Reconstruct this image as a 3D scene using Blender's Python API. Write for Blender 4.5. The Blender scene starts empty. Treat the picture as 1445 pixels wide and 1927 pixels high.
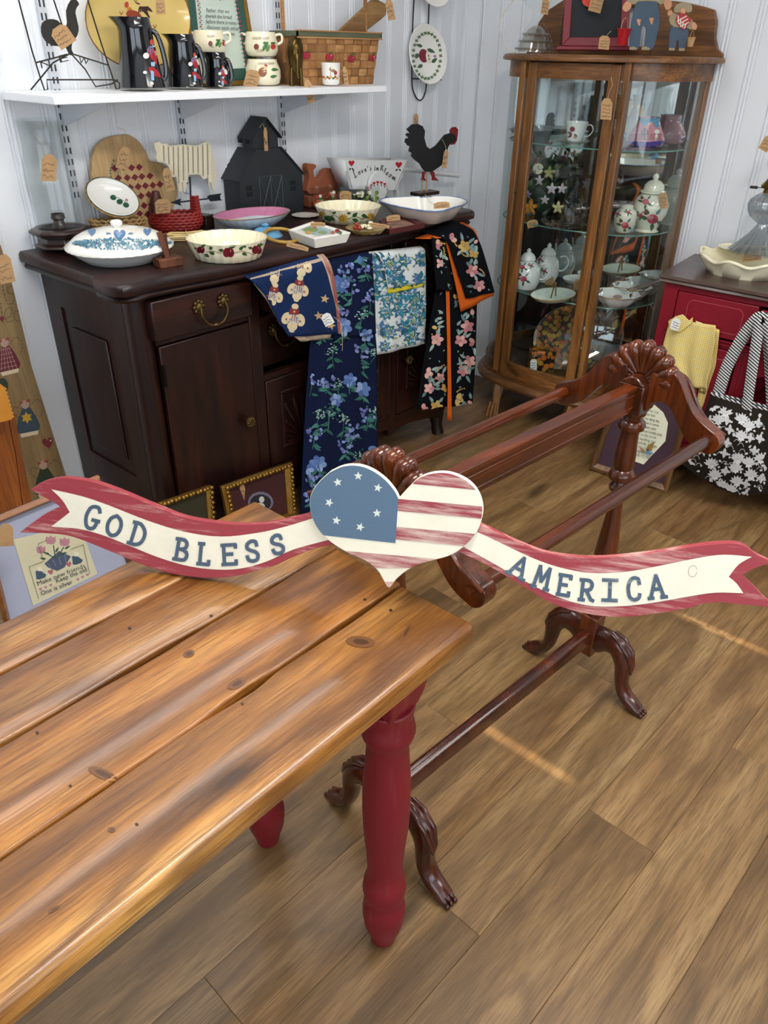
import bpy, bmesh, math, random
from mathutils import Vector, Matrix, Euler
from mathutils.bvhtree import BVHTree
from mathutils.geometry import tessellate_polygon
C = bpy.context.scene.collection
PI = math.pi; R = math.radians
# ------------------------------------------------------------------ camera
WW, HH, FF = 1445, 1927, 1437.0
CAM = Vector((0, 0, 1.5))
PITCH, ROLL, HEAD = R(31.25), R(0.907), R(41.0)
_f0 = Vector((math.cos(HEAD), math.sin(HEAD), 0)); _r0 = Vector((math.sin(HEAD), -math.cos(HEAD), 0))
VF = _f0*math.cos(PITCH) - Vector((0, 0, math.sin(PITCH))); _u0 = _r0.cross(VF)
VR = _r0*math.cos(ROLL) + _u0*math.sin(ROLL); VU = -_r0*math.sin(ROLL) + _u0*math.cos(ROLL)
cd = bpy.data.cameras.new('camera'); cam = bpy.data.objects.new('camera', cd); C.objects.link(cam)
_m = Matrix((VR, VU, -VF)).transposed().to_4x4(); _m.translation = CAM; cam.matrix_world = _m
cd.sensor_fit = 'VERTICAL'; cd.sensor_height = 36; cd.sensor_width = 27; cd.lens = FF/HH*36; cd.clip_start = .02
bpy.context.scene.camera = cam
# ------------------------------------------------------------------ world, lights, exposure
sc = bpy.context.scene
sc.view_settings.view_transform = 'Standard'; sc.view_settings.look = 'None'
sc.view_settings.exposure = 0.0; sc.view_settings.gamma = 1.0; sc.view_settings.use_curve_mapping = False
w = bpy.data.worlds.new('world'); sc.world = w; w.use_nodes = True
bg = w.node_tree.nodes['Background']; bg.inputs[0].default_value = (.62, .78, 1, 1); bg.inputs[1].default_value = 1.0
CEIL = 2.55; XL, YF = -2.3, -2.6; XR, YB = 3.28, 2.41
def area(name, loc, rot, sx, sy, power, col):
    l = bpy.data.lights.new(name, 'AREA'); l.shape = 'RECTANGLE'; l.size = sx; l.size_y = sy; l.energy = power; l.color = col
    o = bpy.data.objects.new(name, l); C.objects.link(o); o.location = loc; o.rotation_euler = rot; return o
# daylight entering through the shop windows (behind and left of the camera)
area('window_daylight', (-.6, YF+.06, 1.45), (R(90), 0, 0), 3.2, 1.5, 27, (.84, .92, 1))
area('window_daylight', (XL+.06, -.6, 1.45), (R(90), 0, R(-90)), 2.6, 1.5, 22, (.84, .92, 1))
CEIL_LAMPS = [(1.0, 1.78, 6.5), (1.0, .15, 33), (1.9, -1.3, 18)]
sun = bpy.data.lights.new('sun', 'SUN'); sun.energy = 16.0; sun.angle = R(.5); sun.color = (1, .86, .7)
so = bpy.data.objects.new('sun', sun); C.objects.link(so)
SUN_EL = R(31); so.rotation_euler = Vector((0, -math.cos(SUN_EL), math.sin(SUN_EL))).to_track_quat('Z', 'Y').to_euler()
# ------------------------------------------------------------------ projection helpers (photograph pixel <-> place)
def ray(px, py): return (VF*FF + VR*(px-WW/2) - VU*(py-HH/2)).normalized()
def atz(px, py, z):
    d = ray(px, py); return CAM + d*((z-CAM.z)/d.z)
def aty(px, py, y):
    d = ray(px, py); return CAM + d*(y/d.y)
def atx(px, py, x):
    d = ray(px, py); return CAM + d*(x/d.x)
def depth(P): return (Vector(P)-CAM).dot(VF)
def lz(P, py):
    p = Vector(P)-CAM; k = HH/2-py
    return (k*p.dot(VF) - FF*p.dot(VU))/(FF*VU.z - k*VF.z)
def pw(P, n): return n*depth(P)/FF
def vp(P, rows):
    out = []
    for py, hw in rows:
        z = lz(P, py); out.append((pw(Vector(P)+Vector((0, 0, z)), hw), z))
    return out
# ------------------------------------------------------------------ colours and materials
def lin(h):
    if isinstance(h, str):
        h = h.lstrip('#'); h = h if len(h) == 6 else ''.join(c*2 for c in h); v = [int(h[i:i+2], 16)/255 for i in (0, 2, 4)]
        return tuple(((x+.055)/1.055)**2.4 if x > .04045 else x/12.92 for x in v)
    return tuple(h)
def newmat(name):
    m = bpy.data.materials.new(name); m.use_nodes = True
    nt = m.node_tree; return m, nt, nt.nodes['Principled BSDF']
def N(nt, t, **k):
    n = nt.nodes.new(t)
    for a, b in k.items():
        if a in n.inputs: n.inputs[a].default_value = b
        else: setattr(n, a, b)
    return n
def ramp(nt, stops, fac):
    r = nt.nodes.new('ShaderNodeValToRGB'); e = r.color_ramp.elements
    while len(e) < len(stops): e.new(.5)
    for x, (p, c) in zip(e, stops): x.position = p; x.color = (*lin(c), 1)
    nt.links.new(fac, r.inputs[0]); return r.outputs[0]
def mixc(nt, a, b, fac, mode='MIX'):
    m = nt.nodes.new('ShaderNodeMix'); m.data_type = 'RGBA'; m.blend_type = mode
    for i, v in ((6, a), (7, b), (0, fac)):
        if hasattr(v, 'links'): nt.links.new(v, m.inputs[i])
        elif i == 0: m.inputs[0].default_value = v
        else: m.inputs[i].default_value = (*lin(v), 1)
    return m.outputs[2]
def coords(nt, scale, randomize=True, rot=(0, 0, 0)):
    tc = nt.nodes.new('ShaderNodeTexCoord'); mp = N(nt, 'ShaderNodeMapping'); mp.inputs['Scale'].default_value = scale; mp.inputs['Rotation'].default_value = rot
    nt.links.new(tc.outputs['Object'], mp.inputs[0])
    if randomize:
        oi = nt.nodes.new('ShaderNodeObjectInfo'); v = nt.nodes.new('ShaderNodeVectorMath'); v.operation = 'SCALE'
        v.inputs[0].default_value = (37, 21, 13); nt.links.new(oi.outputs['Random'], v.inputs['Scale'])
        a = nt.nodes.new('ShaderNodeVectorMath'); a.operation = 'ADD'; nt.links.new(mp.outputs[0], a.inputs[0]); nt.links.new(v.outputs[0], a.inputs[1]); return a.outputs[0]
    return mp.outputs[0]
def math_(nt, op, a, b=None, clamp=False):
    m = nt.nodes.new('ShaderNodeMath'); m.operation = op; m.use_clamp = clamp
    for i, v in enumerate((a, b)):
        if v is None: continue
        if hasattr(v, 'links'): nt.links.new(v, m.inputs[i])
        else: m.inputs[i].default_value = v
    return m.outputs[0]
def noise(nt, vec, scale, detail=4, rough=.55, dist=0):
    n = N(nt, 'ShaderNodeTexNoise'); n.inputs['Scale'].default_value = scale; n.inputs['Detail'].default_value = detail
    n.inputs['Roughness'].default_value = rough; n.inputs['Distortion'].default_value = dist; nt.links.new(vec, n.inputs['Vector']); return n.outputs['Fac']
def bump(nt, b, h, s, d=.002):
    n = N(nt, 'ShaderNodeBump'); n.inputs['Strength'].default_value = s; n.inputs['Distance'].default_value = d
    nt.links.new(h, n.inputs['Height']); nt.links.new(n.outputs[0], b.inputs['Normal'])
MC = {}
def plain(name, col, rough=.45, metal=0, var=.12, bmp=0, coat=0, sc_=14, spec=.5):
    if name in MC: return MC[name]
    m, nt, b = newmat(name); v = coords(nt, (1, 1, 1)); n = noise(nt, v, sc_, 5)
    c = lin(col); lo = tuple(x*(1-var) for x in c); hi = tuple(min(1, x*(1+var)) for x in c)
    nt.links.new(ramp(nt, [(.3, lo), (.7, hi)], n), b.inputs['Base Color'])
    b.inputs['Roughness'].default_value = rough; b.inputs['Metallic'].default_value = metal; b.inputs['Coat Weight'].default_value = coat
    b.inputs['Specular IOR Level'].default_value = spec
    if bmp: bump(nt, b, noise(nt, v, sc_*6, 4), bmp)
    MC[name] = m; return m
def wood(name, light, mid, dark, axis=0, rough=.4, coat=0, grain=1.0, knots=0.0, ring=.5, bmp=.25, big=1.0, tint=0):
    if name in MC: return MC[name]
    m, nt, b = newmat(name)
    def sc3(a, c):
        s = [c, c, c]; s[axis] = a; return tuple(s)
    v1 = coords(nt, sc3(1.1*big, 9*big)); n1 = noise(nt, v1, 1.6, 6, .6, .4)
    v2 = coords(nt, sc3(7*grain, 150*grain)); n2 = noise(nt, v2, 1.0, 4, .6)
    col = ramp(nt, [(.28, dark), (.5, mid), (.72, light)], n1)
    # cathedral rings
    v3 = coords(nt, sc3(.9*big, 5*big)); nl = noise(nt, v3, 1.5, 2, .5)
    w1 = math_(nt, 'MULTIPLY', nl, 42.0); w1 = math_(nt, 'SINE', w1); w1 = math_(nt, 'MULTIPLY_ADD', w1, .5); nt.nodes[-1].inputs[2].default_value = .5
    col = mixc(nt, col, mixc(nt, col, dark, .75), math_(nt, 'MULTIPLY', math_(nt, 'POWER', w1, 3.0), ring))
    g = ramp(nt, [(.36, (0, 0, 0)), (.56, (1, 1, 1))], n2)
    col = mixc(nt, mixc(nt, col, dark, .6), col, g)
    if knots:
        vk = coords(nt, sc3(2.1, 6.0)); vo = N(nt, 'ShaderNodeTexVoronoi'); vo.inputs['Scale'].default_value = 1.0
        nn = N(nt, 'ShaderNodeTexNoise'); nn.inputs['Scale'].default_value = 3; nt.links.new(vk, nn.inputs['Vector'])
        ad = nt.nodes.new('ShaderNodeVectorMath'); ad.operation = 'MULTIPLY_ADD'; nt.links.new(nn.outputs['Color'], ad.inputs[0]); ad.inputs[1].default_value = (.28, .28, .28); nt.links.new(vk, ad.inputs[2])
        nt.links.new(ad.outputs[0], vo.inputs['Vector'])
        k = ramp(nt, [(.05, (1, 1, 1)), (.2, (0, 0, 0))], vo.outputs['Distance'])
        sep = N(nt, 'ShaderNodeSeparateColor'); nt.links.new(vo.outputs['Color'], sep.inputs[0])
        on = math_(nt, 'GREATER_THAN', sep.outputs[0], 1-knots)
        col = mixc(nt, col, tuple(x*.32 for x in lin(dark)), math_(nt, 'MULTIPLY', math_(nt, 'MULTIPLY', k, on), .9))
    if tint:
        oi = nt.nodes.new('ShaderNodeObjectInfo')
        t = ramp(nt, [(0, tuple([1-tint]*3)), (.5, (1, 1-.12*tint, 1-.25*tint)), (1, (1, 1, 1))], oi.outputs['Random'])
        col = mixc(nt, col, t, 1.0, 'MULTIPLY'); col = mixc(nt, col, oi.outputs['Color'], 1.0, 'MULTIPLY')
    nt.links.new(col, b.inputs['Base Color'])
    b.inputs['Roughness'].default_value = rough; b.inputs['Coat Weight'].default_value = coat; b.inputs['Coat Roughness'].default_value = .12
    if bmp: bump(nt, b, mixc(nt, n2, n1, .4), bmp)
    MC[name] = m; return m
def streaky(name, top, under, thr=.5, axis=0, rough=.6, soft=.12, sc_=1.0):
    if name in MC: return MC[name]
    m, nt, b = newmat(name); s = [70*sc_]*3; s[axis] = 6*sc_
    n = noise(nt, coords(nt, tuple(s), False), 1.0, 7, .75)
    n2 = noise(nt, coords(nt, (5, 5, 5), False), 1.0, 3)
    a = math_(nt, 'ADD', math_(nt, 'MULTIPLY', n, .72), math_(nt, 'MULTIPLY', n2, .28))
    col = ramp(nt, [(thr-soft, top), (thr+soft, under)], a)
    nt.links.new(col, b.inputs['Base Color']); b.inputs['Roughness'].default_value = rough; bump(nt, b, n, .25)
    MC[name] = m; return m
def thin_glass(name, tint=(.93, .97, .96), refl=.12, rough=.02, edge=.28):
    if name in MC: return MC[name]
    m = bpy.data.materials.new(name); m.use_nodes = True; nt = m.node_tree; nt.nodes.clear()
    o = nt.nodes.new('ShaderNodeOutputMaterial'); t = nt.nodes.new('ShaderNodeBsdfTransparent'); t.inputs[0].default_value = (*tint, 1)
    g = nt.nodes.new('ShaderNodeBsdfGlossy'); g.inputs['Roughness'].default_value = rough
    f = nt.nodes.new('ShaderNodeLayerWeight'); f.inputs[0].default_value = .5
    p1 = nt.nodes.new('ShaderNodeMath'); p1.operation = 'POWER'; nt.links.new(f.outputs['Facing'], p1.inputs[0]); p1.inputs[1].default_value = 3.0
    p2 = nt.nodes.new('ShaderNodeMath'); p2.operation = 'MULTIPLY_ADD'; nt.links.new(p1.outputs[0], p2.inputs[0]); p2.inputs[1].default_value = edge; p2.inputs[2].default_value = refl*.5
    mx = nt.nodes.new('ShaderNodeMixShader'); nt.links.new(p2.outputs[0], mx.inputs[0]); nt.links.new(t.outputs[0], mx.inputs[1]); nt.links.new(g.outputs[0], mx.inputs[2])
    nt.links.new(mx.outputs[0], o.inputs[0]); MC[name] = m; return m
def ink(rough=.5, name='printed_colour', coat=0, wear=0):
    name = name+str(rough)
    if name in MC: return MC[name]
    m, nt, b = newmat(name); a = N(nt, 'ShaderNodeAttribute'); a.attribute_name = 'Col'
    n = noise(nt, coords(nt, (1, 1, 1), False), 90, 4)
    c = mixc(nt, a.outputs['Color'], (.78, .78, .78), math_(nt, 'MULTIPLY', n, .22), 'MULTIPLY')
    nt.links.new(c, b.inputs['Base Color']); b.inputs['Roughness'].default_value = rough; b.inputs['Coat Weight'].default_value = coat
    MC[name] = m; return m
# ------------------------------------------------------------------ mesh builder
class G:
    def __init__(s): s.v = []; s.f = []
    def add(s, vs, fs, M=None):
        k = len(s.v)
        s.v += [tuple(M @ Vector(p)) if M else tuple(p) for p in vs]; s.f += [tuple(i+k for i in f) for f in fs]; return s
    def box(s, c, d, rot=None):
        x, y, z = (a/2 for a in d)
        vs = [(i*x, j*y, k*z) for i in (-1, 1) for j in (-1, 1) for k in (-1, 1)]
        fs = [(0, 1, 3, 2), (4, 6, 7, 5), (0, 4, 5, 1), (2, 3, 7, 6), (0, 2, 6, 4), (1, 5, 7, 3)]
        M = Matrix.Translation(c) @ (Euler(rot).to_matrix().to_4x4() if rot else Matrix.Identity(4))
        return s.add(vs, fs, M)
    def bb(s, a, b): return s.box([(a[i]+b[i])/2 for i in range(3)], [abs(b[i]-a[i]) for i in range(3)])
    def lathe(s, prof, n=28, c=(0, 0, 0), sx=1, sy=1, wave=None, M=None, cap=True, ph=0):
        vs = []; fs = []
        for j, (r, z) in enumerate(prof):
            for i in range(n):
                a = 2*PI*i/n+ph; k = 1 + (wave(a, j) if wave else 0)
                vs.append((c[0]+r*k*math.cos(a)*sx, c[1]+r*k*math.sin(a)*sy, c[2]+z))
        for j in range(len(prof)-1):
            for i in range(n):
                a = j*n+i; b = j*n+(i+1) % n; fs.append((a, b, b+n, a+n))
        if cap:
            fs.append(tuple(range(n))[::-1]); fs.append(tuple(range((len(prof)-1)*n, len(prof)*n)))
        return s.add(vs, fs, M)
    def tube(s, pts, r, n=8, closed=False, flat=None):
        pts = [Vector(p) for p in pts]; m = len(pts); rs = r if isinstance(r, (list, tuple)) else [r]*m
        vs = []; fs = []; prev = None
        for i, p in enumerate(pts):
            if closed: t = (pts[(i+1) % m]-pts[i-1])
            else: t = pts[min(i+1, m-1)]-pts[max(i-1, 0)]
            t = t.normalized() if t.length > 1e-9 else Vector((0, 0, 1))
            if prev is None:
                a = Vector((0, 0, 1)) if abs(t.z) < .9 else Vector((1, 0, 0)); u = t.cross(a).normalized()
            else: u = (prev - t*prev.dot(t)).normalized()
            prev = u; v = t.cross(u)
            for k in range(n):
                q = 2*PI*k/n; ru, rv = (rs[i], rs[i]) if not isinstance(rs[i], tuple) else rs[i]
                vs.append(p + u*math.cos(q)*ru + v*math.sin(q)*rv)
        for i in range(m if closed else m-1):
            for k in range(n):
                a = i*n+k; b = i*n+(k+1) % n; c = ((i+1) % m)*n+(k+1) % n; d = ((i+1) % m)*n+k; fs.append((a, b, c, d))
        if not closed: fs.append(tuple(range(n))[::-1]); fs.append(tuple(range((m-1)*n, m*n)))
        return s.add(vs, fs)
    def prism(s, out, y0, y1, axis='y', M=None, shrink=None):
        # outline in (x,z) pushed along y
        n = len(out); vs = [(x, y0, z) for x, z in out]+[(x, y1, z) for x, z in out]
        fs = [tuple(range(n)), tuple(range(n, 2*n))[::-1]]+[(i, i+n, (i+1) % n+n, (i+1) % n) for i in range(n)]
        if axis == 'z': vs = [(x, z, y) for x, y, z in vs]
        if axis == 'x': vs = [(y, x, z) for x, y, z in vs]
        return s.add(vs, fs, M)
    def ball(s, c, r, n=12, m=8, M=None):
        r = r if isinstance(r, (tuple, list)) else (r, r, r)
        vs = []; fs = []
        for j in range(1, m):
            a = PI*j/m
            for i in range(n): b = 2*PI*i/n; vs.append((r[0]*math.sin(a)*math.cos(b), r[1]*math.sin(a)*math.sin(b), r[2]*math.cos(a)))
        vs += [(0, 0, r[2]), (0, 0, -r[2])]; t = len(vs)-2; k = t+1
        for j in range(m-2):
            for i in range(n): fs.append((j*n+i, (j+1)*n+i, (j+1)*n+(i+1) % n, j*n+(i+1) % n))
        for i in range(n): fs.append((t, i, (i+1) % n)); fs.append((k, (m-2)*n+(i+1) % n, (m-2)*n+i))
        T = Matrix.Translation(c); return s.add(vs, fs, T @ M if M else T)
    def grid(s, fn, nu, nv, closeu=False):
        vs = [fn(i/(nu if closeu else nu-1) if nu > 1 else 0, j/(nv-1)) for j in range(nv) for i in range(nu)]; fs = []
        for j in range(nv-1):
            for i in range(nu if closeu else nu-1): fs.append((j*nu+i, j*nu+(i+1) % nu, (j+1)*nu+(i+1) % nu, (j+1)*nu+i))
        return s.add(vs, fs)
MW = {}
def setl(o, label=None, cat=None, group=None, kind=None):
    for k, v in (('label', label), ('category', cat), ('group', group), ('kind', kind)):
        if v: o[k] = v
    return o
def thing(name, label, cat, loc=(0, 0, 0), rot=(0, 0, 0), group=None, kind=None):
    o = bpy.data.objects.new(name, None); C.objects.link(o); o.empty_display_size = .03
    o.location = loc; o.rotation_euler = rot; setl(o, label, cat, group, kind)
    MW[o] = Matrix.Translation(loc) @ Euler(rot).to_matrix().to_4x4(); return o
def fix(me):
    bm = bmesh.new(); bm.from_mesh(me); bmesh.ops.recalc_face_normals(bm, faces=bm.faces); bm.to_mesh(me); bm.free()
def obj(name, g, mat, parent=None, smooth=40, bevel=0, kind=None, label=None, solid=0, sub=0, segs=2, loc=None, rot=None):
    me = bpy.data.meshes.new(name); me.from_pydata(g.v, [], g.f); me.update(); fix(me)
    if smooth: me.shade_smooth(); me.set_sharp_from_angle(angle=R(smooth))
    me.materials.append(mat); o = bpy.data.objects.new(name, me); C.objects.link(o)
    if parent: o.parent = parent
    M = Matrix.Identity(4)
    if loc or rot:
        o.location = loc or (0, 0, 0); o.rotation_euler = rot or (0, 0, 0); M = Matrix.Translation(loc or (0, 0, 0)) @ Euler(rot or (0, 0, 0)).to_matrix().to_4x4()
    MW[o] = (MW[parent] @ M) if parent else M
    if sub: md = o.modifiers.new('s', 'SUBSURF'); md.levels = md.render_levels = sub
    if solid: md = o.modifiers.new('t', 'SOLIDIFY'); md.thickness = solid; md.offset = 0
    if bevel: md = o.modifiers.new('b', 'BEVEL'); md.width = bevel; md.segments = segs; md.limit_method = 'ANGLE'; md.angle_limit = R(35)
    if kind: o['kind'] = kind
    if label: o['label'] = label
    return o
def one(name, g, mat, label, cat, group=None, **k):
    o = obj(name, g, mat, **k); return setl(o, label, cat, group)
def dup(root, loc, rotz=None, label=None, scale=None):
    def cp(o, par):
        c = o.copy(); C.objects.link(c); c.parent = par; MW[c] = MW[o]
        for ch in list(o.children): cp(ch, c)
        return c
    c = cp(root, None); c.location = loc
    if rotz is not None: c.rotation_euler = (c.rotation_euler[0], c.rotation_euler[1], rotz)
    if scale: c.scale = (scale,)*3
    if label: c['label'] = label
    MW[c] = Matrix.Translation(loc) @ c.rotation_euler.to_matrix().to_4x4()
    return c
def lpx(root, px, py, y=0.0):
    Mi = MW[root].inverted(); o = Mi @ CAM; d = Mi.to_3x3() @ ray(px, py); t = (y-o.y)/d.y; p = o+d*t; return (p.x, p.z)
def lw(root, P): return MW[root].inverted() @ Vector(P)
def trace(root, pts, y=0.0): return [lpx(root, *p, y) for p in pts]
def smoothline(pts, k=4, closed=True):
    out = []; n = len(pts)
    for i in range(n if closed else n-1):
        if closed: p0, p1, p2, p3 = pts[i-1], pts[i], pts[(i+1) % n], pts[(i+2) % n]
        else: p0, p1, p2, p3 = pts[max(i-1, 0)], pts[i], pts[i+1], pts[min(i+2, n-1)]
        for j in range(k):
            t = j/k; out.append(tuple(.5*((2*b)+(-a+c)*t+(2*a-5*b+4*c-d)*t*t+(-a+3*b-3*c+d)*t**3) for a, b, c, d in zip(p0, p1, p2, p3)))
    if not closed: out.append(tuple(pts[-1]))
    return out
# ------------------------------------------------------------------ flat print laid on real surfaces
def bvh_of(objs):
    bm = bmesh.new()
    for o in objs:
        b2 = bmesh.new(); b2.from_mesh(o.data); b2.transform(MW[o]); me = bpy.data.meshes.new('tmp'); b2.to_mesh(me); bm.from_mesh(me); b2.free(); bpy.data.meshes.remove(me)
    bmesh.ops.triangulate(bm, faces=bm.faces); t = BVHTree.FromBMesh(bm); bm.free(); return t
def pr(parent, targets, polys, name='print', rough=.5, maxe=14, off=.0006, mat=None, label=None, step=.000004):
    root = parent; t = bvh_of(targets if isinstance(targets, (list, tuple)) else [targets]); Mi = MW[root].inverted()
    vs, fs, cols = [], [], []
    for k, (col, pts) in enumerate(polys):
        if len(pts) < 3: continue
        tr = [[Vector((pts[i][0], pts[i][1], 0)) for i in f] for f in tessellate_polygon([[Vector((p[0], p[1], 0)) for p in pts]])]
        st = tr; tr = []
        while st:
            a, b, c = st.pop(); e = [(b-a).length, (c-b).length, (a-c).length]; m = max(e)
            if m > maxe:
                i = e.index(m)
                if i == 0: q = (a+b)/2; st += [(a, q, c), (q, b, c)]
                elif i == 1: q = (b+c)/2; st += [(a, b, q), (a, q, c)]
                else: q = (a+c)/2; st += [(a, b, q), (q, b, c)]
            else: tr.append((a, b, c))
        cc = lin(col)
        for tri in tr:
            w3 = []
            for p in tri:
                for jx, jy in ((0, 0), (.15, .1), (-.13, .17), (.11, -.19), (-.2, -.14)):
                    h = t.ray_cast(CAM, ray(p.x+jx, p.y+jy), 20)
                    if h[0] is not None: break
                if h[0] is None: break
                n = h[1] if h[1].dot(ray(p.x, p.y)) < 0 else -h[1]
                w3.append(Mi @ (h[0] - ray(p.x, p.y)*.0002 + n*(off+k*step)))
            if len(w3) == 3:
                if max((w3[0]-w3[1]).length, (w3[1]-w3[2]).length, (w3[0]-w3[2]).length) > .15+maxe*.004: continue
                i = len(vs); vs += w3; fs.append((i, i+1, i+2)); cols.append(cc)
    if not fs: return None
    me = bpy.data.meshes.new(name); me.from_pydata(vs, [], fs); ca = me.color_attributes.new('Col', 'FLOAT_COLOR', 'CORNER')
    ca.data.foreach_set('color', [x for c in cols for _ in range(3) for x in (*c, 1)])
    me.materials.append(mat or ink(rough)); o = bpy.data.objects.new(name, me); C.objects.link(o); o.parent = root; MW[o] = MW[root]
    if label: o['label'] = label
    return o
# 2-D shapes, photograph pixels
def rotp(pts, cx, cy, a, s=1, sy=None):
    a = R(a); c, d = math.cos(a), math.sin(a); sy = s if sy is None else sy
    return [(cx+x*s*c-y*sy*d, cy+x*s*d+y*sy*c) for x, y in pts]
def ell(cx, cy, rx, ry=None, a=0, n=14): ry = ry or rx; return rotp([(rx*math.cos(2*PI*i/n), ry*math.sin(2*PI*i/n)) for i in range(n)], cx, cy, a)
def star(cx, cy, r, a=0, k=5, inner=.42): return rotp([((r if i % 2 == 0 else r*inner)*math.sin(PI*i/k), -(r if i % 2 == 0 else r*inner)*math.cos(PI*i/k)) for i in range(2*k)], cx, cy, a)
HEART = [(0, -.35), (.18, -.72), (.5, -.85), (.85, -.65), (.95, -.25), (.75, .2), (.35, .65), (0, 1), (-.35, .65), (-.75, .2), (-.95, -.25), (-.85, -.65), (-.5, -.85), (-.18, -.72)]
def heart(cx, cy, r, a=0): return rotp(HEART, cx, cy, a, r)
def leaf(cx, cy, l, wd, a): return rotp([(0, 0), (l*.25, -wd*.5), (l*.6, -wd*.45), (l, 0), (l*.6, wd*.45), (l*.25, wd*.5)], cx, cy, a)
def stroke(pts, wd):
    out = []
    for a, b in zip(pts, pts[1:]):
        dx, dy = b[0]-a[0], b[1]-a[1]; L = math.hypot(dx, dy) or 1; nx, ny = -dy/L*wd/2, dx/L*wd/2; ex, ey = dx/L*wd*.3, dy/L*wd*.3
        out.append([(a[0]+nx-ex, a[1]+ny-ey), (b[0]+nx+ex, b[1]+ny+ey), (b[0]-nx+ex, b[1]-ny+ey), (a[0]-nx-ex, a[1]-ny-ey)])
    return out
def inside(p, poly):
    x, y = p; c = False; n = len(poly)
    for i in range(n):
        x1, y1 = poly[i]; x2, y2 = poly[i-1]
        if (y1 > y) != (y2 > y) and x < (x2-x1)*(y-y1)/(y2-y1)+x1: c = not c
    return c
TX = {}
def text(s, italic=0):
    if s in TX: return TX[s]
    cu = bpy.data.curves.new('t', 'FONT'); cu.body = s; cu.resolution_u = 2; cu.size = 1; o = bpy.data.objects.new('t', cu); C.objects.link(o)
    me = bpy.data.meshes.new_from_object(o.evaluated_get(bpy.context.evaluated_depsgraph_get()))
    T = [[tuple(me.vertices[i].co[:2]) for i in p.vertices] for p in me.polygons]
    bpy.data.objects.remove(o); bpy.data.curves.remove(cu); bpy.data.meshes.remove(me); TX[s] = T; return T
def txt(s, x, y, h, a=0, col='#333333', sx=1.0, warp=None):
    # baseline start at pixel (x,y), letter height h px
    c, d = math.cos(R(a)), math.sin(R(a)); out = []
    for f in text(s):
        q = []
        for u, v in f:
            u *= h*1.35*sx; v *= h*1.35
            q.append(warp(x, y, u, v) if warp else (x+u*c+v*d, y+u*d-v*c))
        out.append((col, q))
    return out
def txtw(s, x, y, width, h, a=0, col='#333333'):
    m = max(u for f in text(s) for u, v in f) or 1
    return txt(s, x, y, h, a, col, width/(m*h*1.35))
def smoothc(pts, corners, k=4):
    out = []; n = len(pts); cs = sorted(corners)
    for i, c in enumerate(cs):
        e = cs[(i+1) % len(cs)]; seg = [pts[(c+j) % n] for j in range(((e-c) % n or n)+1)]
        out += smoothline(seg, k, False)[:-1] if len(seg) > 2 else seg[:1]
    return out
def scrib(x0, y0, x1, y1, rows, rnd, a=0, col='#4a3a30', wd=.8):
    out = []
    for r_ in range(rows):
        y = y0+(y1-y0)*(r_+.5)/rows; n = 7; pts = [(x0+(x1-x0)*(.05+.9*i/n*rnd.uniform(.9, 1)), y+rnd.uniform(-1, 1)*(y1-y0)/rows*.33) for i in range(n+1)]
        cx, cy = (x0+x1)/2, (y0+y1)/2; pts = rotp([(p[0]-cx, p[1]-cy) for p in pts], cx, cy, a)
        out += [(col, s) for s in stroke(pts, wd)]
    return out
# ================================================================== SETTING
rnd = random.Random(7)
M_FLOOR = wood('oak_floor_boards', '#ab8a5e', '#8b6a43', '#574024', 0, .40, .05, 2.0, .34, .55, .30, 1.0, .20)
M_WHITE = plain('white_wall_paint', '#e3e6ea', .42, var=.02, sc_=3)
M_CEIL = plain('ceiling_paint', '#eceeee', .8, var=.02)
def structure(name, g, mat, **k): return setl(obj(name, g, mat, **k), kind='structure')
floor = structure('floor', G().bb((XL, YF, -.06), (XR+.1, YB+.1, -.012)), M_FLOOR, smooth=0)
PA = R(-2.2); PWD = .1632; LEN = 1.245
known = {-1: [.35, 1.60], 0: [1.178], 1: [.765, 2.02], 2: [.341, 1.588], 3: [1.164], 4: [.62, 1.84], 5: [1.571], 6: [.99]}
def plank_mesh(L):
    g = G(); b = .0009; x, y = L/2-.0002, PWD/2-.0002
    lo = [(-x, -y), (x, -y), (x, y), (-x, y)]; hi = [(-x+b, -y+b), (x-b, -y+b), (x-b, y-b), (-x+b, y-b)]
    vs = [(p[0], p[1], -.012) for p in lo]+[(p[0], p[1], -b) for p in lo]+[(p[0], p[1], 0) for p in hi]
    fs = [(8, 9, 10, 11)]+[(i, (i+1) % 4, (i+1) % 4+4, i+4) for i in range(4)]+[(i+4, (i+1) % 4+4, (i+1) % 4+8, i+8) for i in range(4)]
    return g.add(vs, fs)
pm = None
for row in range(-4, 14):
    yc = .277+PWD*(row+.5); off = known.get(row, [rnd.uniform(.2, 1.3)])[0]
    for k in range(-2, 4):
        x0 = off+LEN*k; x1 = x0+LEN
        if x1 < -.9 or x0 > 3.45: continue
        xc = (x0+x1)/2; wx = xc*math.cos(PA)-yc*math.sin(PA); wy = xc*math.sin(PA)+yc*math.cos(PA)
        if wy > YB-.02: continue
        if pm is None: o = obj('plank', plank_mesh(LEN), M_FLOOR, floor, smooth=0, loc=(wx, wy, 0), rot=(0, 0, PA)); pm = o
        else: o = pm.copy(); C.objects.link(o); o.parent = floor; o.location = (wx, wy, 0)
        s = rnd.choice([.86, .93, 1, 1.04, 1.1]); o.color = (s, s*rnd.uniform(.97, 1.02), s*rnd.uniform(.93, 1.03), 1)
structure('ceiling', G().bb((XL, YF, CEIL), (XR+.1, YB+.1, CEIL+.05)), M_CEIL, smooth=0)
M_FAR = plain('stocked_wall_tone', '#7d766c', .8, var=.2, sc_=5)
structure('wall_left', G().bb((XL-.08, YF-.08, -.06), (XL, YB+.1, CEIL+.05)), M_FAR, smooth=0)
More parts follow.
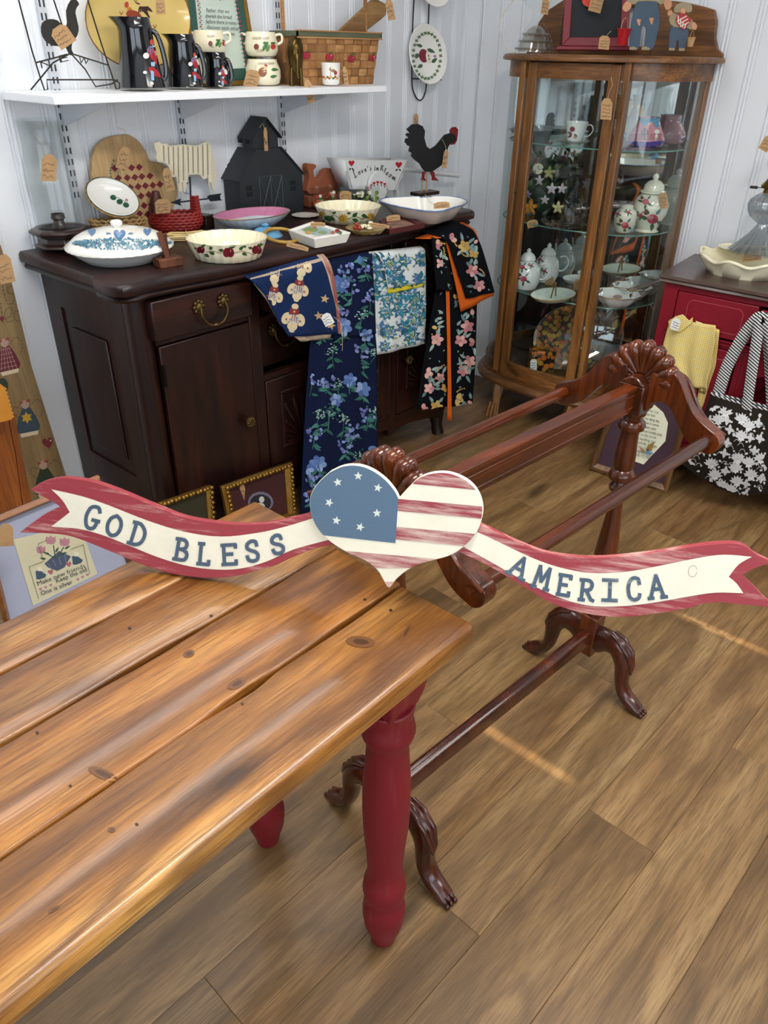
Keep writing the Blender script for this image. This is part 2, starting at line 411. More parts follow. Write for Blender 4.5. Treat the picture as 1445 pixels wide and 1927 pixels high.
# front wall (behind the camera): two slots added and sized to shape the sun streaks
g = G(); slots = [(1.229, 1.243, 1.845, 2.03), (2.024, 2.036, 1.71, 1.90)]; x = XL
for a, b, z0, z1 in slots:
    g.bb((x, YF-.02, -.06), (a, YF, CEIL+.05)); g.bb((a, YF-.02, -.06), (b, YF, z0)); g.bb((a, YF-.02, z1), (b, YF, CEIL+.05)); x = b
g.bb((x, YF-.02, -.06), (XR+.1, YF, CEIL+.05)); structure('wall_front', g, M_FAR, smooth=0)
for i, (nm, loc, rz, wd) in enumerate((('window_1', (-.6, YF+.012, 1.45), 0, 3.0), ('window_2', (XL+.012, -.6, 1.45), R(-90), 2.6))):
    wn = thing(nm, None, None, loc, (0, 0, rz), kind='structure')
    g = G()
    for sx in (-1, 0, 1): g.box((sx*wd/2, 0, 0), (.06, .03, 1.56))
    for sz in (-1, 1): g.box((0, 0, sz*.77), (wd+.06, .03, .06))
    obj('window_frame', g, M_WHITE, wn, bevel=.003)
    m, nt, b = newmat('daylit_pane_%d' % i); b.inputs['Emission Color'].default_value = (.8, .9, 1, 1); b.inputs['Emission Strength'].default_value = 1.6; b.inputs['Base Color'].default_value = (.6, .7, .8, 1)
    for sx in (-1, 1): obj('pane', G().box((sx*wd/4, -.004 if rz == 0 else -.004, 0), (wd/2-.06, .006, 1.48)), m, wn)
wb = structure('wall_back', G().bb((XL, YB+.012, -.06), (XR+.1, YB+.1, CEIL+.05)), M_WHITE, smooth=0)
wr = structure('wall_right', G().bb((XR+.012, YF-.08, -.06), (XR+.1, YB+.012, CEIL+.05)), M_WHITE, smooth=0)
BW = .1088
def bead_board(w_=BW):
    pts = [(0, .004), (.0015, .0045), (.0035, .0005), (.0055, -.0012), (.0085, -.0012), (.0105, .0005), (.0125, .0045), (.0155, .0045), (.0175, .0005), (.0195, -.0012), (.0225, -.0012), (.0245, .0005), (.0265, .0045), (.028, .004), (.031, 0), (w_, 0), (w_, .012), (0, .012)]
    return G().prism(pts, 0.0, CEIL, axis='z')
g = bead_board(); bm_ = obj('board', g, M_WHITE, wb, smooth=30, loc=(.02, YB, 0))
n = 0; x = .02+BW
while x < XR-.03:
    o = bm_.copy(); C.objects.link(o); o.parent = wb; o.location = (x, YB, 0); x += BW
bm2 = obj('board', bead_board(), M_WHITE, wr, smooth=30, loc=(XR, YB-.07, 0), rot=(0, 0, R(-90)))
y = YB-.07-BW
while y > -.6:
    o = bm2.copy(); C.objects.link(o); o.parent = wr; o.location = (XR, y, 0); y -= BW
structure('trim_1', G().bb((XR-.02, YB-.085, 0), (XR, YB, CEIL)).bb((XR-.03, YB-.02, 0), (XR-.02, YB, CEIL)), M_WHITE, smooth=0, bevel=.002)
structure('baseboard_back', G().bb((XL, YB-.014, 0), (XR-.03, YB, .1)), M_WHITE, smooth=0, bevel=.003)
structure('baseboard_right', G().bb((XR-.014, YF, 0), (XR, YB-.085, .1)), M_WHITE, smooth=0, bevel=.003)
for i, (x, y, e) in enumerate(CEIL_LAMPS):
    t = thing('ceiling_light', ['flat white ceiling light panel near the wall shelf', 'flat white ceiling light panel over the table front edge', 'flat white ceiling light panel behind the camera near right wall'][i], 'light', (x, y, CEIL-.03), (0, 0, 0), 'ceiling light panels')
    obj('frame', G().bb((-.83, -.17, 0), (.83, -.15, .03)).bb((-.83, .15, 0), (.83, .17, .03)).bb((-.83, -.15, 0), (-.8, .15, .03)).bb((.8, -.15, 0), (.83, .15, .03)), M_WHITE, t)
    m, nt, b = newmat('light_diffuser'); b.inputs['Emission Color'].default_value = (1, .98, .95, 1); b.inputs['Emission Strength'].default_value = 6
    obj('diffuser', G().bb((-.8, -.15, .004), (.8, .15, .012)), m, t)
    area('ceiling_lamp', (x, y, CEIL-.04), (0, 0, 0), 1.6, .3, e, (1, .965, .92))

# ================================================================== PINE TABLE
TZ = .775; TA = R(-1.6)*-1
M_TABLE = wood('varnished_old_pine', '#d2a05a', '#aa7234', '#553012', 0, .33, .32, 1.9, .35, .85, .55, .9, .12)
M_REDP = streaky('worn_red_leg_paint', '#740d1b', '#9a5a3a', .74, 2, .5, .2)
t = thing('farm_table', 'rustic pine plank table with chunky turned red legs', 'table', (0, 0, 0), (0, 0, 0))
table = t
def edgeY(x, y0): return y0
# board edges, y at x=0 (table runs along X, its right end slightly out of square)
ys = [.474, .618, .766, .886, .993]; ends = [.752, .757, .763, .768, .772]
for i in range(4):
    y0, y1 = ys[i]+(.0026 if i else 0), ys[i+1]-(.0026 if i < 3 else 0); n_ = 40; rn = random.Random(i); g = G()
    xs = [-1.0+(ends[i]+1.0)*k/n_ for k in range(n_+1)]; vs = []; fs = []
    def jig(x, sd):
        v = .0016*math.sin(x*9+sd*2.1)+.0011*math.sin(x*31+sd)
        if sd == 1 and abs(x-.43) < .07: v += .007*math.exp(-((x-.43)/.022)**2)
        return v
    prof = [(0, -.034), (0, -.006), (.004, -.0012), (.5, 0), (-.004, -.0012), (1, -.006), (1, -.034)]
    r_ = .010 if i == 0 else .003; r2 = .010 if i == 3 else .003
    for x_ in xs:
        a, b = y0+(jig(x_, i) if i else 0)*1.0, y1-(jig(x_, i+1) if i < 3 else 0)
        row = [(a+.002, -.036), (a, -.030), (a, -r_), (a+r_*.3, -r_*.3), (a+r_, 0), (b-r2, 0), (b-r2*.3, -r2*.3), (b, -r2), (b, -.030), (b-.002, -.036)]
        for y_, z_ in row: vs.append((x_, y_, TZ+z_))
    k_ = 10
    for q in range(n_):
        for j in range(k_): a = q*k_+j; b = q*k_+(j+1) % k_; fs.append((a, b, b+k_, a+k_))
    fs.append(tuple(range(k_))); fs.append(tuple(range(n_*k_, n_*k_+k_))[::-1])
    g.add(vs, fs)
    o = obj('plank', g, M_TABLE, t, smooth=50, bevel=.004); o.color = [(1.12, 1.1, 1.0, 1), (1.0, .93, .82, 1), (.72, .66, .62, 1), (.92, .86, .78, 1)][i]
# knots, nail holes and cracks worn into the top
pts = []
for (x_, y_, rx, ry, a) in [(303, 560, 46, 15, 22), (700, 293, 30, 14, -25), (558, 205, 18, 11, -20), (1065, 170, 44, 17, 5), (1200, 140, 30, 7, -60), (160, 960, 22, 6, -30), (330, 725, 12, 8, 0)]:
    cx_, cy_ = x_/1.5707, 1100+y_/1.5707; s = 1/1.5707
    pts.append(('#6b4320', ell(cx_, cy_, rx*s, ry*s, a))); pts.append(('#4a2a12', ell(cx_+1, cy_, rx*s*.55, ry*s*.5, a)))
for (x_, y_) in [(624, 93), (383, 130), (110, 438), (208, 596), (716, 353), (1155, 77), (1078, 45), (404, 709)]: pts.append(('#2c1a0c', ell(x_/1.5707, 1100+y_/1.5707, 3.2, 2.4)))
pr(t, [c for c in t.children if c.name.startswith('plank')], pts, 'knot_marks', .4, maxe=30)
P0 = {}
legp = [(.0, .047), (.012, .040), (.03, .045)]
def leg_geo():
    g = G()
    # foot z=0 .. ; measured profile (z, r)
    pf = [(.0, .0235), (.02, .027), (.055, .037), (.085, .0405), (.105, .041), (.125, .0385), (.138, .036), (.150, .0385), (.168, .041), (.190, .0385), (.205, .033), (.23, .032), (.28, .035), (.34, .0395), (.40, .0415), (.46, .0405), (.51, .037), (.545, .0345), (.560, .036), (.572, .042), (.584, .0445), (.598, .042), (.610, .038), (.622, .040), (.640, .043)]
    g.lathe([(r_, z) for z, r_ in pf], 32)
    k = .043
    g.lathe([(.046, .635), (.056, .665), (.060, .69), (.060, TZ-.036)], 4, ph=PI/4)
    return g
for x_, y_ in ((.653, .552), (.645, .885), (-.88, .56), (-.88, .885)):
    obj('leg', leg_geo(), M_REDP, t, smooth=35, loc=(x_, y_, 0), bevel=.003)
obj('apron', G().bb((-.86, .575, TZ-.10), (.62, .59, TZ-.036)).bb((-.86, .87, TZ-.10), (.62, .885, TZ-.036)), M_REDP, t, smooth=0)

# ================================================================== QUILT RACK
M_CHERRY = wood('polished_cherry', '#7d3810', '#5e2809', '#2c1005', 0, .24, .25, 1, 0, .25, .06)
M_CHERRYZ = wood('polished_cherry_upright', '#7d3810', '#5e2809', '#2c1005', 2, .24, .3, 1, 0, .25, .06)
M_WALNUT = wood('polished_dark_leg', '#642a10', '#451808', '#200a05', 2, .25, .3, 1, 0, .2, .05)
RA = math.atan2(-.06, .755)
rack = thing('quilt_rack', 'polished reddish wood quilt rack with carved shell ends and claw feet', 'rack', (1.1855, .65, 0), (0, 0, RA))
HX = .3787
def rend(px, py): # rear end plane -> (y,z) in rack frame
    Mi = MW[rack].inverted(); o = Mi @ CAM; d = Mi.to_3x3() @ ray(px, py); t_ = (HX-.012-o.x)/d.x; p = o+d*t_; return (p.y, p.z)
arm_px = [(1213, 700), (1230, 706), (1252, 699), (1262, 706), (1271, 722.7), (1282.7, 754.7), (1297, 781), (1317.6, 801), (1335, 815.7), (1340, 830), (1332, 845), (1317.6, 850), (1306, 845), (1288.5, 833), (1274, 816), (1262, 792), (1248, 763), (1230, 752), (1213, 755), (1201, 769)]
arm = [rend(*p) for p in arm_px]
yc_ = rend(1183, 735)[0]
arm = [(y-yc_, z) for y, z in arm]; arm = [(min(y, -.012), z) for y, z in arm]
legpath = [(-.012, .155, .040), (-.045, .175, .036), (-.085, .170, .030), (-.108, .135, .025), (-.112, .095, .019), (-.118, .06, .0165), (-.135, .035, .018), (-.158, .020, .019), (-.176, .013, .013)]
for sx in (-1, 1):
    X = sx*HX
    # post
    pf = [(.11, .024)] + []
    g = G().lathe([(.016, .228), (.020, .24), (.0155, .252), (.019, .275), (.026, .325), (.0295, .375), (.029, .42), (.024, .48), (.018, .545), (.0155, .59), (.0155, .605), (.023, .612), (.0245, .62), (.019, .628), (.017, .634), (.029, .642), (.0305, .652), (.027, .662), (.021, .668), (.0235, .676), (.024, .70), (.0215, .735), (.0195, .760), (.0205, .766), (.029, .772), (.031, .781), (.028, .790), (.021, .795), (.020, .803), (.027, .808), (.028, .815), (.024, .820)], 26, c=(X, 0, 0))
    obj('post', g, M_CHERRYZ, rack)
    obj('lower_block', G().box((X, 0, .172), (.046, .048, .125)), M_CHERRYZ, rack, bevel=.003); g = G(); bx_ = X-sx*.012; g.bb((bx_-.024, -.030, .818), (bx_+.024, .030, .885))
    o = 8; vs = [(X-.023, -.024+.048*i/o, .88+.022*math.sin(PI*i/o)) for i in range(o+1)]; g.prism([(-.030+.060*i/o, .885+.018*math.sin(PI*i/o)) for i in range(o+1)], bx_-.024, bx_+.024, axis='x')
    obj('block', g, M_CHERRYZ, rack, bevel=.003)
    for sy in (-1, 1):
        out = smoothline([(y if sy == -1 else -y, z) for y, z in arm], 3)
        obj('arm', G().prism(out, X-.014, X+.014, axis='x'), M_CHERRYZ, rack, bevel=.004)
        cc = [(y if sy == -1 else -y, z) for y, z in arm[2:9]]
        obj('arm_moulding', G().tube([(X-sx*-.016, y+.006*(sy), z-.006) for y, z in smoothline(cc, 3, False)], .0032, 6), M_CHERRYZ, rack)
        obj('peg', G().tube([(X-.02, sy*.178, .808), (X+.02, sy*.178, .808)], .008, 10), M_CHERRYZ, rack)
        # cabriole leg
        pts = smoothline([(a if sy == -1 else -a, z, r_) for a, z, r_ in legpath], 3, False)
        g = G().tube([(X, y, z) for y, z, r_ in pts], [(.019+max(0, .004*math.sin(i/len(pts)*PI)), r_) for i, (y, z, r_) in enumerate(pts)], 14)
        obj('leg', g, M_WALNUT, rack, smooth=60)
        g = G()
        for q in (-1, 0, 1):
            g.ball((X+q*.011, sy*.172, .0115), (.0075, .017, .0115), 10, 8)
            g.ball((X+q*.0115, sy*.189, .0075), (.0055, .007, .007), 8, 6)
        obj('paw', g, M_WALNUT, rack, smooth=60)
        g = G()
        for q in (-1, 0, 1):
            g.tube([(X+q*.010, sy*(.060+.004*abs(q)), .208), (X+q*.013, sy*.090, .198), (X+q*.012, sy*.120, .170), (X+q*.007, sy*.132, .135), (X, sy*.134, .108)], [.004, .0055, .006, .005, .002], 8)
        obj('carving', g, M_WALNUT, rack, smooth=60)
    # shell
    g = G(); c0 = Vector((X+sx*.004, 0, .888))
    for i in range(9):
        a = R(-82+164*i/8); L = .089-.010*abs(i-4)/4; d = Vector((0, math.sin(a), math.cos(a)*.93))
        for s2 in (-1, 1):
            pts = [c0+d*(L*k)+Vector((s2*.006, 0, 0)) for k in (.22, .45, .7, .86, .98, 1.05)]
            g.tube(pts, [.005, .009, .0135, .0155, .0125, .005], 10)
        if i < 8:
            a2 = R(-82+164*(i+.5)/8); d2 = Vector((0, math.sin(a2), math.cos(a2)*.93)); g.tube([c0+d2*(L*k)+Vector((0, 0, 0)) for k in (.25, .6, .92)], [.006, .0105, .011], 8)
    obj('shell', g, M_CHERRYZ, rack, smooth=70)
    g = G()
    for sy in (-1, 1): g.tube([(X-.0, sy*.084, .887), (X, sy*.072, .896), (X, sy*.060, .900), (X, sy*.045, .908)], [.006, .008, .007, .004], 8)
    obj('shell_scroll', g, M_CHERRYZ, rack, smooth=70)
for sy in (-1, 1): obj('rail', G().tube([(-HX, sy*.178, .808), (HX, sy*.178, .808)], .0135, 18), M_CHERRY, rack)
g = G().bb((-HX+.02, -.011, .822), (HX-.02, .011, .874)).bb((-HX+.02, -.014, .872), (HX-.02, .014, .884)).bb((-HX+.02, -.0125, .832), (HX-.02, .0125, .836)).bb((-HX+.02, -.0125, .862), (HX-.02, .0125, .866))
obj('centre_rail', g, M_CHERRY, rack, bevel=.002)
g = G().prism([(-.016, .150), (.016, .150), (.019, .157), (.014, .186), (.006, .192), (-.006, .192), (-.014, .186), (-.019, .157)], -HX+.02, HX-.02, axis='x')
obj('stretcher', g, M_WALNUT, rack, bevel=.002)

# ================================================================== WELCOME SIGN (heart with ribbon ends)
M_SRED = streaky('worn_red_sign_paint', '#97323b', '#e0b9ac', .60, 0, .6, .09)
M_SCREAM = plain('aged_cream_paint', '#e9e2cb', .62, var=.05, sc_=25, bmp=.1)
M_SBLUE = streaky('worn_blue_sign_paint', '#50697f', '#aeb6b2', .70, 0, .6, .08)
M_SSTRIPE = streaky('brushed_red_stripe_paint', '#93303a', '#e6d3c2', .57, 0, .6, .10)
M_STEN = streaky('stencilled_blue_letter_paint', '#46586a', '#c3c5ba', .66, 0, .6, .1, 3)
Lp = Vector((.545, .862, TZ)); Sp = Vector((.752, .492, TZ)); d_ = (Sp-Lp).normalized(); SA = math.atan2(d_.y, d_.x)
sign = thing('wooden_sign', 'wooden heart sign with ribbon ends painted GOD BLESS AMERICA', 'sign', tuple(Lp), (R(-13), 0, SA))
LR = [(57, 922), (79.6, 906.7), (114, 899), (145, 901), (180, 908), (225, 924), (294, 953), (346, 972.5), (398, 982), (450, 987), (500, 985), (540, 977), (582.6, 967), (640, 950), (660, 1010), (622, 1025), (588, 1034), (552, 1048), (516, 1064.5), (480, 1075), (450, 1083), (415, 1087.5), (380.6, 1087.7), (328.7, 1081), (277, 1066), (207.6, 1038), (155.7, 1017), (121, 1007), (79.6, 1003.6), (36, 1002.6), (69, 977.6), (90, 964), (112.5, 953.4), (100, 945), (83, 936)]
LC = [(97, 920.5), (155.7, 934), (207.6, 951.7), (277, 979), (346, 1000), (415, 1009.5), (484, 1002.6), (540, 990), (600, 972), (640, 965), (640, 1010), (615, 1016.6), (552, 1034), (500, 1057), (450, 1070), (398, 1071), (346, 1063), (294, 1047), (242, 1026), (194, 1007), (149, 995), (97, 990.8), (131.5, 963.8), (117.6, 941)]
RR_ = [(870, 975), (906.6, 988.8), (961, 1015), (1022, 1039), (1082.7, 1048.7), (1143, 1049.5), (1224, 1041.5), (1305, 1028.5), (1366, 1022.4), (1398.5, 1026), (1426.8, 1045.5), (1466, 1063), (1445, 1062), (1418.7, 1069.8), (1396.4, 1082), (1418.7, 1104), (1445, 1130.5), (1478, 1150), (1445, 1142.5), (1386, 1136.6), (1337.7, 1133.8), (1285, 1146.7), (1224, 1156), (1163.6, 1161), (1103, 1154.8), (1042, 1136.6), (981.5, 1102), (920.7, 1065.7), (860, 1037), (840, 1020)]
RC = [(870, 990), (898.5, 1001), (941, 1021), (1001.7, 1049.6), (1054.3, 1067.8), (1111, 1077.9), (1175.8, 1075.9), (1244.6, 1063.7), (1313.4, 1049.6), (1362, 1043.5), (1414.7, 1047.5), (1390, 1061.7), (1371, 1085), (1386, 1098), (1398.5, 1116), (1345.8, 1115), (1297, 1122), (1224, 1134.6), (1163.6, 1140.6), (1103, 1138.6), (1042, 1120), (981.5, 1090), (920.7, 1055.6), (876, 1031), (860, 1015)]
HT = [(750, 938.5), (768, 918.7), (789.5, 899), (818, 890), (847, 890.7), (876, 902.6), (895.6, 920.5), (906.4, 944), (908, 969), (899, 998), (883, 1019.5), (861.4, 1037.5), (840, 1048), (811, 1055.5), (786, 1062.7), (764, 1075), (746, 1089.7), (732, 1106), (721, 1091.5), (710, 1073.5), (688.7, 1055.5), (649, 1037.5), (616.7, 1016), (595, 990.7), (584, 962), (584, 933), (598.7, 908), (620, 888), (645.5, 877), (674, 876), (699.5, 884.6), (724.7, 902.6), (742.7, 924)]
LR = smoothc(LR, [0, 13, 14, 29, 32]); RR_ = smoothc(RR_, [0, 11, 14, 17, 28, 29]); HT = smoothc(HT, [0, 27])
LC = smoothc(LC, [0, 9, 10, 21, 22]); RC = smoothc(RC, [0, 10, 12, 14, 23, 24])
hin = [(746+(x-746)*.993, 975+(y-975)*.993) for x, y in HT]
def band(top, bot):
    # part of the heart between two slanted lines, as pixel polygon
    f = lambda L, x: L[0][1]+(L[1][1]-L[0][1])*(x-L[0][0])/(L[1][0]-L[0][0])
    return f
rl = obj('ribbon', G().prism(trace(sign, LR, -.001), -.001, .011), M_SRED, sign, bevel=.002)
rr = obj('ribbon', G().prism(trace(sign, RR_, -.001), -.001, .011), M_SRED, sign, bevel=.002)
hb = obj('heart', G().prism(trace(sign, HT, -.013), -.013, -.001), M_SCREAM, sign, bevel=.0025)
def clipx(poly, hp=HT): return poly
pr(sign, rl, [('#fff', smoothline(LC, 1))], 'cream_field', maxe=60, mat=M_SCREAM); pr(sign, rr, [('#fff', RC)], 'cream_field', maxe=60, mat=M_SCREAM)
def clipline(poly, a, b):
    # keep the part of the polygon to the left of a->b
    out = []; sd = lambda p: (b[0]-a[0])*(p[1]-a[1])-(b[1]-a[1])*(p[0]-a[0])
    for i in range(len(poly)):
        p, q = poly[i-1], poly[i]; s, e = sd(p), sd(q)
        if (s >= 0) != (e >= 0): t_ = s/(s-e); out.append((p[0]+(q[0]-p[0])*t_, p[1]+(q[1]-p[1])*t_))
        if e >= 0: out.append(q)
    return out
blue = clipline(clipline(hin, (752, 900), (744.2, 1022)), (744.5, 1022), (607.7, 1007))
pr(sign, hb, [('#fff', blue)], 'blue_field', maxe=40, mat=M_SBLUE)
right = clipline(hin, (744.2, 1022), (752, 900))
stp = []
for (a, b, c_, d) in (((775, 880), (900, 880), (896, 921.6), (775, 910)), ((753, 939), (908, 953), (908, 976), (753, 961.5)), ((746, 991.5), (908, 1006), (908, 1031), (744, 1014.5))):
    q = clipline(clipline(right, a, b), c_, d)
    if len(q) > 2: stp.append(('#fff', q))
low = clipline(clipline(hin, (645, 1036.5), (830, 1052.5)), (790, 1069), (700, 1069)); stp += [('#fff', low), ('#fff', clipline(hin, (715, 1094.5), (745, 1094.5)))]
for st1 in stp: pr(sign, hb, [st1], 'red_stripe', maxe=40, mat=M_SSTRIPE)
st_ = [(433, 298), (540, 265), (643, 327), (388, 404), (638, 459), (426, 498), (550, 532)]
for i, (x, y) in enumerate(st_): pr(sign, hb, [('#d3dbd2', star(480+x/2.779, 800+y/2.779, 8.6, 12*i % 40-10))], 'star', .6, off=.0012, maxe=60)
# stencil letters: strokes in a unit box (x right 0..1, y up 0..1)
LET = {'G': [[(.95, .80), (.8, .97), (.5, 1), (.2, .88), (.05, .5), (.2, .12), (.5, 0), (.8, .1), (.9, .38)], [(.55, .40), (1.05, .40)]],
 'O': [[(.5, 1), (.15, .82), (.02, .5), (.15, .15), (.5, 0), (.85, .15), (.98, .5), (.85, .82), (.5, 1)]],
 'D': [[(.2, 0), (.2, 1)], [(0, 1), (.5, 1), (.9, .75), (.98, .45), (.85, .15), (.5, 0), (0, 0)]],
 'B': [[(.2, 0), (.2, 1)], [(0, 1), (.6, 1), (.85, .85), (.8, .62), (.5, .53), (.2, .53)], [(.5, .53), (.9, .42), (1, .22), (.85, .04), (.5, 0), (0, 0)]],
 'L': [[(.2, 0), (.2, 1)], [(0, 1), (.45, 1)], [(0, 0), (.95, 0), (.95, .18)]],
 'E': [[(.15, 0), (.15, 1)], [(0, 1), (1, 1), (1, .85)], [(.15, .52), (.75, .52)], [(0, 0), (1, 0), (1, .18)]],
 'S': [[(.92, .75), (.85, .95), (.5, 1), (.15, .88), (.1, .68), (.35, .55), (.7, .45), (.92, .28), (.8, .06), (.45, 0), (.1, .08), (0, .28)]],
 'A': [[(.08, 0), (.55, 1), (.92, 0)], [(.25, .38), (.8, .38)], [(-.05, 0), (.25, 0)], [(.75, 0), (1.1, 0)]],
 'M': [[(.1, 0), (.2, 1), (.5, .3), (.85, 1), (.95, 0)], [(-.05, 0), (.25, 0)], [(.8, 0), (1.1, 0)]],
 'R': [[(.2, 0), (.2, 1)], [(0, 1), (.65, 1), (.9, .82), (.8, .58), (.5, .5), (.2, .5)], [(.5, .5), (.9, .05), (1.1, 0)], [(0, 0), (.4, 0)]],
 'I': [[(.5, 0), (.5, 1)], [(.0, 1), (1, 1)], [(0, 0), (1, 0)]],
 'C': [[(.95, .72), (.85, .95), (.5, 1), (.18, .85), (.03, .5), (.15, .12), (.5, 0), (.85, .08), (.95, .25)]]}
def letters(lst, wd=6.8):
    out = []
    for ch, cx_, cy_, h, w_, a in lst:
        for s in LET[ch]:
            pts = rotp([((x-.5)*w_, (.5-y)*h) for x, y in s], cx_, cy_, a)
            pts = smoothline(pts, 3, False) if len(pts) > 4 and ch not in 'AM' else pts
            out += [('#5d7386', q) for q in stroke(pts, wd)]
    return out
pr(sign, rl, letters([('G', 174.7, 973.5, 42, 26, 14), ('O', 216, 988.7, 38, 26, 16), ('D', 260, 1005, 40, 27, 17), ('B', 342, 1034, 38, 24, 10), ('L', 384.8, 1042, 38, 22, 5), ('E', 431.5, 1043, 36, 26, -3), ('S', 475.8, 1036.5, 37, 22, -8), ('S', 523, 1024, 34, 21, -14)]), 'letters', off=.0016, mat=M_STEN, maxe=9)
pr(sign, rr, letters([('A', 977, 1066, 38, 32, 26), ('M', 1020, 1086, 40, 29, 16), ('E', 1061, 1100.6, 37, 22, 9), ('R', 1103, 1110, 37, 25, 6), ('I', 1147.5, 1110, 38, 27, 2), ('C', 1192.8, 1107.5, 41, 23, -2), ('A', 1234.5, 1103, 42, 30, -6)]), 'letters', off=.0016, mat=M_STEN, maxe=9)
pr(sign, rr, [('#a9a48c', s) for s in stroke(ell(1303, 1074, 8, 11, 10), 1.0)], 'knot_ring', off=.0016, maxe=60)
def wobj(name, g, mat, parent, **k):
    Mi = MW[parent].inverted(); g.v = [tuple(Mi @ Vector(p)) for p in g.v]; return obj(name, g, mat, parent, **k)
# ================================================================== BUFFET
M_BUF = wood('dark_mahogany', '#40190e', '#280e08', '#120605', 0, .38, .0, .7, 0, .3, .2)
M_BUFZ = wood('dark_mahogany_upright', '#3d180e', '#260d08', '#110605', 2, .38, .0, .7, 0, .35, .2)
M_BRASS = plain('antique_brass', '#5f4c2a', .42, .85, var=.3, bmp=.2)
M_DARKIN = plain('drawer_inside', '#15100e', .8)
buf = thing('sideboard', 'dark carved antique sideboard with brass pulls under the white wall shelf', 'sideboard', (1.84, 2.12, 0))
BZ = .96
top = [(1.058, 2.405), (1.058, 1.975), (1.040, 1.955), (1.036, 1.90), (1.040, 1.862), (1.058, 1.838), (1.09, 1.832), (1.14, 1.845), (1.20, 1.842), (1.34, 1.826), (1.60, 1.812), (1.84, 1.808), (2.08, 1.812), (2.34, 1.826), (2.48, 1.842), (2.55, 1.845), (2.60, 1.832), (2.632, 1.838), (2.650, 1.862), (2.654, 1.90), (2.650, 1.955), (2.632, 1.975), (2.632, 2.405)]
def inset(pts, d, c=(1.84, 2.12)):
    return [(x+(d if x < c[0]-.3 else -d if x > c[0]+.3 else 0), y+(d if y < 2.2 else 0)) for x, y in pts]
g = G(); n = len(top); vs = []; fs = []
for ins, z in ((.014, BZ-.052), (.010, BZ-.045), (.016, BZ-.036), (.002, BZ-.030), (0, BZ-.020), (.001, BZ-.008), (.006, BZ-.001), (.010, BZ)):
    vs += [(x, y, z) for x, y in inset(top, ins)]
for j in range(7): fs += [(j*n+i, j*n+(i+1) % n, (j+1)*n+(i+1) % n, (j+1)*n+i) for i in range(n)]
fs += [tuple(range(n)), tuple(range(7*n, 8*n))]
buftop = wobj('top', G().add(vs, fs), M_BUF, buf, smooth=35)
FY = 1.885   # front frame plane
g = G(); z0 = .12
g.bb((1.115, 1.95, z0), (1.14, 2.395, .915)); g.bb((2.555, 1.95, z0), (2.58, 2.395, .915)); g.bb((1.115, 2.38, z0), (2.58, 2.395, .915)); g.bb((1.13, FY+.02, z0), (2.57, 2.39, z0+.02)); g.bb((1.13, FY+.02, .895), (2.57, 2.39, .915))
wobj('carcase', g, M_BUFZ, buf, smooth=0)
for sx, X in ((-1, 1.1135), (1, 2.5815)):
    for (a, b, c_, d) in ((1.95, 2.395, .80, .912), (1.95, 2.395, .12, .30), (1.95, 2.03, .30, .80), (2.31, 2.395, .30, .80)):
        wobj('side_rail' if b-a > .2 else 'side_stile', G().bb((X-.004, a, c_), (X+.004, b, d)), M_BUFZ, buf, smooth=0)
    wobj('side_panel', G().bb((X-.006, 2.07, .345), (X+.002, 2.27, .745)), M_BUFZ, buf, bevel=.006)
# rounded corner columns and feet
for X in (1.135, 2.56):
    wobj('corner_column', G().tube([(X, FY+.035, .115), (X, FY+.035, .912)], .036, 20), M_BUFZ, buf)
for X, Y in ((1.14, FY+.04), (2.555, FY+.04), (1.14, 2.36), (2.555, 2.36)):
    wobj('foot', G().tube([(X, Y, .12), (X, Y-.005, .09), (X, Y-.012, .045), (X, Y-.022, .0)], [.040, .036, .024, .028], 10), M_BUFZ, buf)
for x0, x1 in ((1.50, 1.545), (2.18, 2.225)): wobj('stile', G().bb((x0, FY-.006, .12), (x1, FY+.02, .912)), M_BUFZ, buf, bevel=.003)
for x0, x1, z0, z1 in ((1.16, 1.50, .762, .775), (2.225, 2.53, .762, .775), (1.545, 2.18, .545, .565), (1.545, 2.18, .745, .760), (1.545, 2.18, .20, .222), (1.16, 1.50, .175, .20), (2.225, 2.53, .175, .20)):
    wobj('rail', G().bb((x0, FY-.002, z0), (x1, FY+.02, z1)), M_BUFZ, buf)
wobj('drawer_recess', G().bb((1.545, 2.1, .13), (2.18, 2.11, .9)), M_DARKIN, buf, smooth=0)
# bowed apron
g = G(); o_ = [(1.15, .20)]+[(1.15+1.40*i/16, .20-.13*(abs(i-8)/8)**2*-1-.13) for i in range(17)]+[(2.55, .20)]
o_ = [(1.15, .20)]+[(1.15+1.40*i/16, .085+.085*math.sin(PI*i/16)**.7) for i in range(17)]+[(2.55, .20)]
wobj('apron', G().prism(o_, FY-.004, FY+.016), M_BUF, buf)
def bail(parent, X, Y, Z, w_=.088):
    g = G()
    for s in (-1, 1):
        g.ball((X+s*w_/2, Y-.006, Z), (.012, .007, .014), 10, 8)
        for k in range(8): a = 2*PI*k/8; g.ball((X+s*w_/2+.015*math.cos(a), Y-.003, Z+.016*math.sin(a)), (.0065, .004, .0065), 8, 6)
    pts = [(X-w_/2, Y-.012, Z), (X-w_/2-.002, Y-.018, Z-.025), (X-w_*.30, Y-.02, Z-.052), (X, Y-.021, Z-.058), (X+w_*.30, Y-.02, Z-.052), (X+w_/2+.002, Y-.018, Z-.025), (X+w_/2, Y-.012, Z)]
    g.tube(smoothline(pts, 3, False), .0036, 8); g.ball((X, Y-.021, Z-.058), (.012, .005, .006), 10, 6)
    Mi = MW[parent].inverted(); g.v = [tuple(Mi @ Vector(p)) for p in g.v]; return obj('handle', g, M_BRASS, parent)
dr = wobj('drawer', G().bb((1.145, FY-.030, .782), (1.500, FY+.2, .896)), M_BUF, buf, bevel=.004); bail(dr, 1.342, FY-.032, .853)
